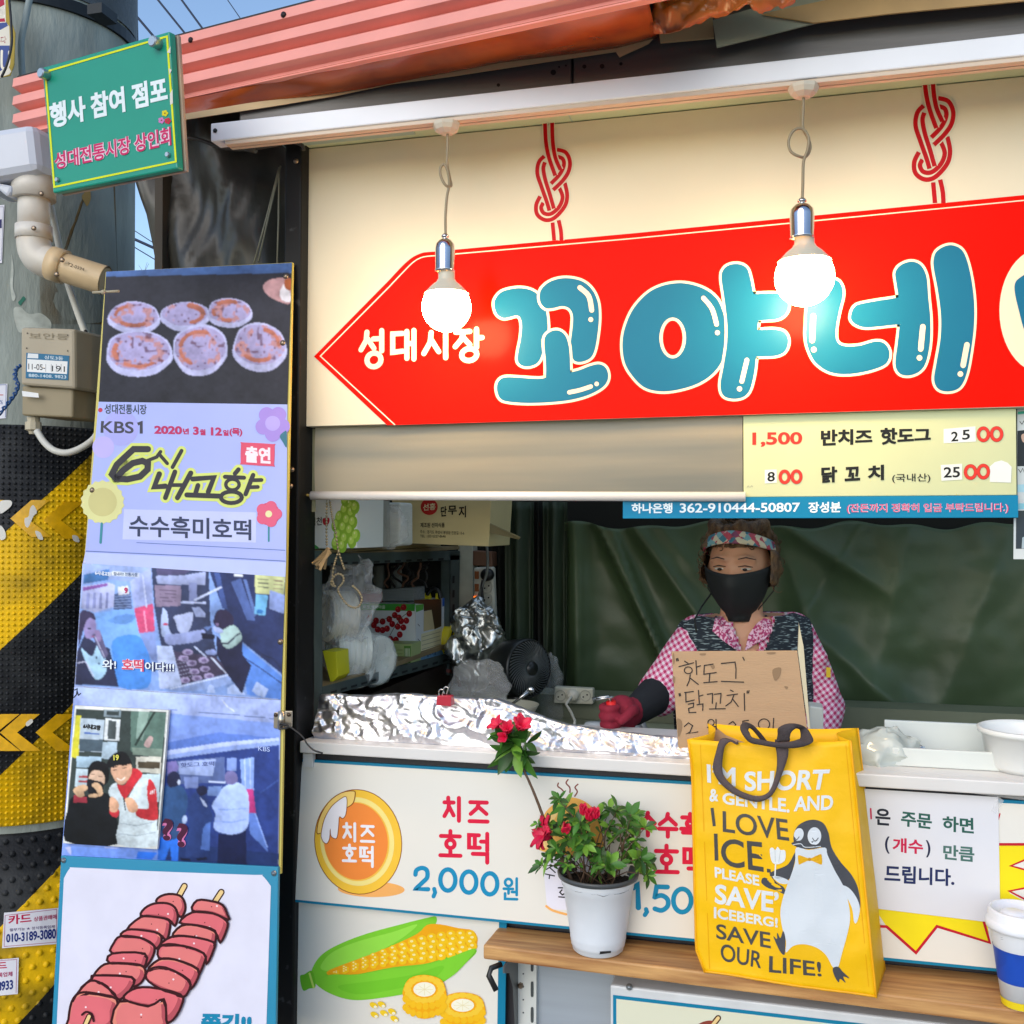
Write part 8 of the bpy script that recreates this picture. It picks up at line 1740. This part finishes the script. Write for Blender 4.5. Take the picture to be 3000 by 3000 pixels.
def body(k, mb, inc=(1, 1, 1)):
    limb(mb, [NK + Vector((0, 0, .02)), NK - Vector((0, 0, .05))], [.05 + k * .4, .06 + k * .4])
    # torso as a stack of ellipses
    a = (SR - SL).normalized(); f = Vector((a.y, -a.x, 0)).normalized()
    mid = (SL + SR) / 2
    lv = [(NK - Vector((0, 0, .004)), .062, .052), (mid + Vector((0, 0, .050)), .100, .062), (mid + Vector((0, 0, .034)), .142, .070), (mid + Vector((0, 0, .0)), .160, .080), (CH + Vector((0, 0, .03)), .165, .105), (CH - Vector((0, 0, .05)), .16, .108), (WA, .15, .10), (HI, .165, .115), (HI - Vector((0, 0, .1)), .16, .115)]
    n = 20; o = len(mb.v)
    for c, rx, ry in lv:
        for j in range(n): an = 2 * math.pi * j / n; mb.v.append(c + a * (rx + k) * math.cos(an) + f * (ry + k) * math.sin(an))
    for i in range(len(lv) - 1):
        for j in range(n): mb.face((o + i * n + j, o + i * n + (j + 1) % n, o + (i + 1) * n + (j + 1) % n, o + (i + 1) * n + j))
    mb.face([o + j for j in range(n)][::-1]); mb.face([o + (len(lv) - 1) * n + j for j in range(n)])
    if inc[0]: limb(mb, [SL.lerp(SR, .04), SL.lerp(EL, .5), EL], [.043 + k, .040 + k, .037 + k])
    if inc[1]: limb(mb, [SR.lerp(SL, .04), SR.lerp(ER, .5), ER], [.043 + k, .042 + k, .040 + k])
mb = MB(); body(0, mb)
limb(mb, [EL, EL.lerp(WL, .5), WL], [.038, .033, .026]); limb(mb, [ER, ER.lerp(WR, .5), WR], [.038, .033, .026]); mb.ball(WR + (WR - ER).normalized() * .05, .035)
for s in (-1, 1):
    hipc = HI + (SR - SL).normalized() * .085 * s - Vector((0, 0, .08)); limb(mb, [hipc, Vector((hipc.x, hipc.y, .52)), Vector((hipc.x, hipc.y, .19))], [.09, .062, .045]); limb(mb, [Vector((hipc.x, hipc.y + .03, .14)), Vector((hipc.x, hipc.y - .12, .13))], [.04, .03])
# head with face
def headf(u, v):
    th = math.pi * u; ph = 2 * math.pi * v; z = math.cos(th); r = math.sin(th); x = r * math.sin(ph); y = r * math.cos(ph)
    jaw = 1 - .30 * max(0, -z) ** 1.4
    return hp(x * .074 * jaw, y * (.092 if y < 0 else .088) * (1 - .12 * max(0, -z)) + .012 * max(0, -z), z * (.112 if z > 0 else .116))
mb.grid(headf, 18, 26)
limb(mb, [hp(0, .08, .012), hp(0, .096, -.012), hp(0, .102, -.026)], [.008, .010, .012], 10); limb(mb, [hp(-.016, .088, -.03), hp(.016, .088, -.03)], [.008, .008], 8)
limb(mb, [hp(-.02, .080, -.06), hp(0, .087, -.06), hp(.02, .080, -.06)], [.006, .008, .006], 8)
for s in (-1, 1):
    mb.ball(hp(.076 * s, -.005, -.005), .022, 10, 8, (.35, .7, 1.2)); limb(mb, [hp(.012 * s, .088, .036), hp(.03 * s, .085, .04), hp(.052 * s, .068, .032)], [.006, .007, .005], 8); mb.ball(hp(.032 * s, .056, -.022), .024)
limb(mb, [hp(0, -.01, -.08), NK - Vector((0, 0, .03))], [.05, .056])
t = Thing('person', 'woman in a dark tweed vest, pink checked sleeves and patterned headband working behind the counter', 'person')
bodyo = t.part('body', setm(fused(mb, .006, 5), skin))
# eyes and brows
mb = MB()
for s in (-1, 1):
    mb.use(mat('eye_white', '#cfc8c0', .3)); mb.ball(hp(.031 * s, .0785, .012), .0105, 14, 10, (1.2, .8, .34)); mb.use(mat('iris', '#1f140f', .2)); mb.ball(hp(.030 * s, .0868, .0115), .0056, 12, 8, (1, .6, .62))
    mb.use(mat('brow', '#3a2c24', .8)); mb.tube([hp(.016 * s, .0945, .037), hp(.034 * s, .091, .041), hp(.054 * s, .075, .034)], [.0012, .0016, .0008], 6); mb.tube([hp(.015 * s, .0885, .0185), hp(.031 * s, .0905, .0215), hp(.047 * s, .0785, .0165)], [.001, .0014, .001], 6)
t.part('eyes', mb, parent=bodyo)
# mask
def maskf(u, v):
    an = (u - .5) * 2 * 1.28; z = lerp(.004, -.118, v) + (.016 * (1 - math.cos(an)) * (1 - 1.6 * v)); r = math.sqrt(max(.22, 1 - (z / .118) ** 2)); jaw = 1 - .30 * max(0, -z / .116) ** 1.4
    o = .015 + .018 * math.exp(-(an / .30) ** 2) * max(0, 1 - abs(v - .22) * 1.5) - .006 * abs(u - .5) * 2
    return hp((.074 * jaw * r + o) * math.sin(an), (.088 * r * (1 - .12 * max(0, -z / .116)) + .012 * max(0, -z / .116) + o) * math.cos(an), z)
mb = MB(); mb.grid(maskf, 26, 14); t.part('face_mask', mb, mat('mask_black', '#15191a', .7), solid=.0015)
mb = MB()
for s in (-1, 1): mb.tube([maskf(0 if s < 0 else 1, .1), hp(.082 * s, .02, .02), hp(.084 * s, -.012, .0), hp(.08 * s, .0, -.05), maskf(0 if s < 0 else 1, .9)], .0016, 6)
mb.tube([maskf(0, .5), hp(-.09, .03, -.09), at(2035, 1815, 2.40), at(2040, 1850, 2.40)], .0022, 6)
t.part('mask_loop', mb, mat('mask_black', '#15191a', .7))
# hair and headband
mb = MB()
def hairf(u, v):
    th = math.pi * min(1, u * 1.02) * .64; ph = 2 * math.pi * v; d = Vector((math.sin(th) * math.sin(ph), math.sin(th) * math.cos(ph), math.cos(th)))
    n = noise.noise(d * 6 + Vector((3, 1, 2))) * .012 + noise.noise(d * 15) * .006
    if u > .96: return hp(0, -.01, -.05)
    return hp(d.x * (.088 + n), d.y * (.100 + n) - .008, d.z * (.116 + n) + (.0 if d.z > -.2 else 0))
mb.grid(hairf, 30, 60)
for k in range(70):
    an = rnd.uniform(-2.2, 2.2) + math.pi; z = rnd.uniform(-.03, .12); rr2 = .088 * math.sqrt(max(.05, 1 - (z / .135) ** 2)); mb.ball(hp(rr2 * math.sin(an), rr2 * 1.08 * math.cos(an) - .006, z), rnd.uniform(.010, .02), 8, 6)
for k in range(40):
    an = rnd.uniform(-1.5, 1.5); mb.ball(hp(.062 * math.sin(an), .066 * math.cos(an) - .01, rnd.uniform(.098, .112)), rnd.uniform(.010, .018), 8, 6)
hairm = mat('hair_brown', '#4a3524', .55, col2='#7a5c3c', vscale=60, bump=.8, bscale=160, stretch=(1, 1, .35))
# keep the face free of hair: drop faces in front below the hairline
hm = fused(mb, .005, 2)
bm = bmesh.new(); bm.from_mesh(hm)
dead = []
for f in bm.faces:
    c = f.calc_center_median() - HC; x, y, z = c.dot(SID), c.dot(FWD), c.dot(UPV)
    if y > .02 and z < .062 and abs(x) < .082: dead.append(f)
bmesh.ops.delete(bm, geom=dead, context='FACES'); bm.to_mesh(hm); bm.free()
t.part('hair', setm(hm, hairm))
mb = MB()
for k in range(420):
    if k < 250: an = rnd.uniform(0, 6.28); r0 = rnd.uniform(.0, .082); z0 = .118 * math.sqrt(max(.02, 1 - (r0 / .095) ** 2)) + rnd.uniform(-.004, .008); x0, y0 = r0 * math.sin(an), r0 * 1.1 * math.cos(an) - .01
    else: an = rnd.uniform(-2.0, 2.0) + math.pi; z0 = rnd.uniform(-.04, .09); q = .095 * math.sqrt(max(.1, 1 - (z0 / .15) ** 2)); x0, y0 = q * math.sin(an), q * 1.08 * math.cos(an) - .006
    ph, R_ = rnd.uniform(0, 6.28), rnd.uniform(.004, .010); ex, ez = rnd.uniform(-.012, .012), rnd.uniform(-.01, .012)
    mb.tube([hp(x0 + R_ * math.cos(ph + j * .8) + ex * j / 6, y0 + R_ * .5 * math.sin(ph + j * .9), z0 + R_ * math.sin(ph + j * .8) + ez * j / 6) for j in range(7)], [.0011] * 5 + [.0008, .0003], 4, caps=False)
t.part('curls', mb, mat('hair_curl', '#6b5034', .5, var=.4, vscale=40))
def band_mat():
    m = mat('headband_pattern', '#b9c4c2', .6, var=.01); N, L = m.node_tree.nodes, m.node_tree.links; b = N['Principled BSDF']
    for l in list(b.inputs['Base Color'].links): L.remove(l)
    tc = N.new('ShaderNodeTexCoord'); mp = N.new('ShaderNodeMapping'); mp.inputs['Rotation'].default_value = (0, rad(45), 0); L.new(tc.outputs['Object'], mp.inputs[0])
    v = N.new('ShaderNodeTexVoronoi'); v.inputs['Scale'].default_value = 75; v.inputs['Randomness'].default_value = .25; v.distance = 'MANHATTAN'; L.new(mp.outputs[0], v.inputs['Vector'])
    r = N.new('ShaderNodeValToRGB'); r.color_ramp.interpolation = 'CONSTANT'; e = r.color_ramp.elements
    e[0].color = lin('#c04a5c'); e[1].position = .3; e[1].color = lin('#d9d0b4')
    for p_, c_ in ((.5, '#3f7f94'), (.68, '#8d4a6c'), (.84, '#7db0b8')): q = e.new(p_); q.color = lin(c_)
    s = N.new('ShaderNodeSeparateColor'); L.new(v.outputs['Color'], s.inputs[0]); L.new(s.outputs[0], r.inputs[0]); L.new(r.outputs[0], b.inputs['Base Color']); return m
def bandf(u, v):
    an = 2 * math.pi * u; x, y = math.sin(an), math.cos(an); zc = .078 + .010 * y - .05 * (1 - y) * .5; z = zc + (v - .5) * .028
    rr3 = math.sqrt(max(.05, 1 - (z / .142) ** 2)); return hp(x * .092 * rr3 , y * .108 * rr3 - .004, z)
mb = MB(); mb.grid(bandf, 60, 4); t.part('headband', mb, band_mat(), solid=.003)
# shirt, vest, collar
def gingham():
    m = mat('gingham_pink', '#e0c9d2', .75, var=.01); N, L = m.node_tree.nodes, m.node_tree.links; b = N['Principled BSDF']
    for l in list(b.inputs['Base Color'].links): L.remove(l)
    tc = N.new('ShaderNodeTexCoord'); sp = N.new('ShaderNodeSeparateXYZ'); mp = N.new('ShaderNodeMapping'); mp.inputs['Rotation'].default_value = (0, rad(35), 0); L.new(tc.outputs['Object'], mp.inputs[0]); L.new(mp.outputs[0], sp.inputs[0]); out = []
    for k in (0, 2):
        a_ = N.new('ShaderNodeMath'); a_.operation = 'MULTIPLY'; a_.inputs[1].default_value = 84.0; L.new(sp.outputs[k], a_.inputs[0]); f_ = N.new('ShaderNodeMath'); f_.operation = 'FRACT'; L.new(a_.outputs[0], f_.inputs[0]); g_ = N.new('ShaderNodeMath'); g_.operation = 'LESS_THAN'; g_.inputs[1].default_value = .5; L.new(f_.outputs[0], g_.inputs[0]); out.append(g_)
    s = N.new('ShaderNodeMath'); s.operation = 'ADD'; L.new(out[0].outputs[0], s.inputs[0]); L.new(out[1].outputs[0], s.inputs[1]); h = N.new('ShaderNodeMath'); h.operation = 'DIVIDE'; h.inputs[1].default_value = 2; L.new(s.outputs[0], h.inputs[0])
    r = N.new('ShaderNodeValToRGB'); r.color_ramp.interpolation = 'CONSTANT'; e = r.color_ramp.elements; e[0].color = lin('#e3d6de'); e[1].position = .4; e[1].color = lin('#d88aac'); q = e.new(.8); q.color = lin('#b4245c'); L.new(h.outputs[0], r.inputs[0]); L.new(r.outputs[0], b.inputs['Base Color']); return m
ging = gingham()
mb = MB(); body(.009, mb); limb(mb, [SL.lerp(EL, .75), EL + (EL - SL) * .05], [.050, .053]); limb(mb, [ER, ER.lerp(WR, .6)], [.052, .05])
for k in range(9): p = SR.lerp(ER, .3 + .08 * k); mb.ball(p + Vector((rnd.uniform(-.025, .025), -.03, rnd.uniform(-.02, .02))), .026, 8, 6)
for k in range(6): p = SL.lerp(EL, .4 + .1 * k); mb.ball(p + Vector((rnd.uniform(-.02, .02), -.02, rnd.uniform(-.02, .02))), .030, 8, 6)
sh = fused(mb, .006, 4)
# open the collar
bm = bmesh.new(); bm.from_mesh(sh)
ax_ = (SR - SL).normalized(); fr_ = Vector((ax_.y, -ax_.x, 0)); fr_ = fr_ if fr_.dot(CAM_LOC - NK) > 0 else -fr_
dead = [f for f in bm.faces if (lambda c: c.z > NK.z - .008 and abs((c - NK).dot(ax_)) < .06 or (c.dot(fr_) - NK.dot(fr_) > .02 and c.z > NK.z - .145 and abs((c - NK).dot(ax_)) < .032 * max(0, (c.z - (NK.z - .145)) / .12)))(f.calc_center_median())]
bmesh.ops.delete(bm, geom=dead, context='FACES'); bm.to_mesh(sh); bm.free()
t.part('shirt', setm(sh, ging), solid=.002)
mb = MB(); body(.019, mb, (0, 0, 0)); vs = fused(mb, .006, 4); bm = bmesh.new(); bm.from_mesh(vs)
dead = [f for f in bm.faces if (lambda c: c.z > NK.z - .012 and abs((c - NK).dot(ax_)) < .06 or abs((c - NK).dot(ax_)) > .162 or (c.dot(fr_) - NK.dot(fr_) > .02 and c.z > NK.z - .165 and abs((c - NK).dot(ax_)) < .058 * max(0, (c.z - (NK.z - .15)) / .13)))(f.calc_center_median())]
bmesh.ops.delete(bm, geom=dead, context='FACES'); bm.to_mesh(vs); bm.free()
def tweed():
    m = mat('tweed', '#232c36', .9, var=.01); N, L = m.node_tree.nodes, m.node_tree.links; b = N['Principled BSDF']
    for l in list(b.inputs['Base Color'].links): L.remove(l)
    tc = N.new('ShaderNodeTexCoord'); mp = N.new('ShaderNodeMapping'); mp.inputs['Rotation'].default_value = (0, rad(-32), 0); mp.inputs['Scale'].default_value = (60, 60, 330); L.new(tc.outputs['Object'], mp.inputs[0])
    nz = N.new('ShaderNodeTexNoise'); nz.inputs['Scale'].default_value = 1; nz.inputs['Detail'].default_value = 1; L.new(mp.outputs[0], nz.inputs['Vector'])
    r = N.new('ShaderNodeValToRGB'); e = r.color_ramp.elements; e[0].position = .56; e[0].color = lin('#1d2630'); e[1].position = .68; e[1].color = lin('#8fa0a4'); L.new(nz.outputs['Fac'], r.inputs[0]); L.new(r.outputs[0], b.inputs['Base Color']); return m
t.part('vest', setm(vs, tweed()), solid=.004)
from mathutils.bvhtree import BVHTree
def bvh_of(mes):
    V, F = [], []
    for me in mes:
        o = len(V); V += [v.co.copy() for v in me.vertices]; F += [tuple(i + o for i in p.vertices) for p in me.polygons]
    return BVHTree.FromPolygons(V, F)
BV = bvh_of([bodyo.data, sh, vs])
def CLS(px, py, off=0.0):
    r = ray(px, py); h = BV.ray_cast(CAM_LOC, r)[0]
    if h is None: h = at(px, py, 2.42)
    return h - r * (off / 1.0)
def collar_piece(pts, m, base): a = Art(CLS, base=base, sub=9); a.poly(m, I2(pts), 0); return a.mb
t.part('collar', collar_piece([(955, 800), (1000, 785), (1045, 835), (1085, 910), (1120, 1030), (1070, 1000), (1005, 955), (935, 890)], mat('gingham_dark', '#a83468', .75, col2='#e0b8cc', vscale=170, sharp=(.45, .55), detail=1), .010), solid=.003)
t.part('collar', collar_piece([(1300, 800), (1345, 812), (1360, 890), (1300, 950), (1225, 990), (1165, 1030), (1190, 920), (1245, 840)], _MATS['gingham_dark'], .010), solid=.003)
mb = MB()
for s in ():
    p0 = NK + ax_ * .062 * s - fr_ * .03 + Vector((0, 0, .0)); p1_ = NK + ax_ * .06 * s + fr_ * .055 + Vector((0, 0, -.03)); p2_ = NK + ax_ * .012 * s + fr_ * .108 + Vector((0, 0, -.125)); p3 = NK + ax_ * .082 * s + fr_ * .10 + Vector((0, 0, -.075)); p4 = NK + ax_ * .092 * s + fr_ * .0 + Vector((0, 0, -.035))
    mb.add([p0, p1_, p2_, p3, p4], [(0, 1, 4), (1, 3, 4), (1, 2, 3)])
mb = MB(); limb(mb, [EL.lerp(WL, .0), EL.lerp(WL, .5), WL + (WL - EL).normalized() * .012], [.049, .042, .033]); t.part('under_sleeve', setm(fused(mb, .005, 3), mat('sleeve_black', '#12151c', .8)))
mb = MB(); q = SL.lerp(EL, .48) + fr_ * .055; mb.box(q.x - .006, q.x + .006, q.y - .004, q.y, q.z - .012, q.z + .012); q = SR.lerp(ER, .5) + fr_ * .05 + ax_ * .03; mb.box(q.x - .005, q.x + .005, q.y - .004, q.y, q.z - .012, q.z + .012); t.part('sleeve_tag', mb, mat('tag_yellow', '#d9b81a', .5))
# gloved hand closed on a red handle
glove = mat('glove_burgundy', '#8c1730', .8, var=.15, vscale=60)
hd_ = (at(1795, 2104, 2.32) - WL).normalized(); hu = Vector((0, 0, 1)); hs = hd_.cross(hu).normalized(); hu = hs.cross(hd_).normalized()
hs = hs if hs.dot(CAM_LOC - WL) > 0 else -hs
palm = WL + hd_ * .055
mb = MB(); limb(mb, [WL + hd_ * .0, WL + hd_ * .03, palm, palm + hd_ * .02], [.030, .034, .036, .032]); mb.ball(palm + hu * .012, .034, 12, 8); mb.ball(palm - hu * .012, .033, 12, 8)
for k, (o_, L_) in enumerate(((.030, .92), (.011, 1.0), (-.009, .95), (-.028, .8))):
    b = palm + hu * o_ + hd_ * .030 - hs * .004; k1 = b + (hd_ * .030 - hs * .002) * L_; k2 = k1 + (hs * .026 + hd_ * .006) * L_; k3 = k2 + (hs * .006 - hd_ * .022) * L_
    limb(mb, [b - hd_ * .012, b, k1, k2, k3], [.0105, .0105, .0098, .0092, .0082], 10)
tb = palm + hs * .026 + hu * .008 - hd_ * .012; limb(mb, [tb, tb + hs * .016 + hd_ * .022 + hu * .010, tb + hs * .020 + hd_ * .048 + hu * .004, tb + hs * .016 + hd_ * .064 - hu * .004], [.014, .0125, .011, .0095], 10)
t.part('glove', setm(fused(mb, .0032, 3), glove))
t = Thing('tongs', 'steel tongs with a red handle held in the burgundy glove', 'tongs')
g_ = palm + hd_ * .050 + hs * .014
mb = MB(); mb.tube([g_ + hu * .045 - hs * .0, g_, g_ - hu * .05 + hs * .004], [.011, .0125, .009], 12); t.part('handle', mb, mat('handle_red', '#d81a1c', .4))
mb = MB(); e_ = at(1740, 2048, 2.30)
for s in (-.006, .006): mb.tube([g_ + hu * .04, g_ + hu * .055 + hs * s, e_ + hs * s], .003, 6)
t.part('steel_arm', mb, mat('steel_bright', '#c4c4c4', .25, metal=1.0))
finalize()
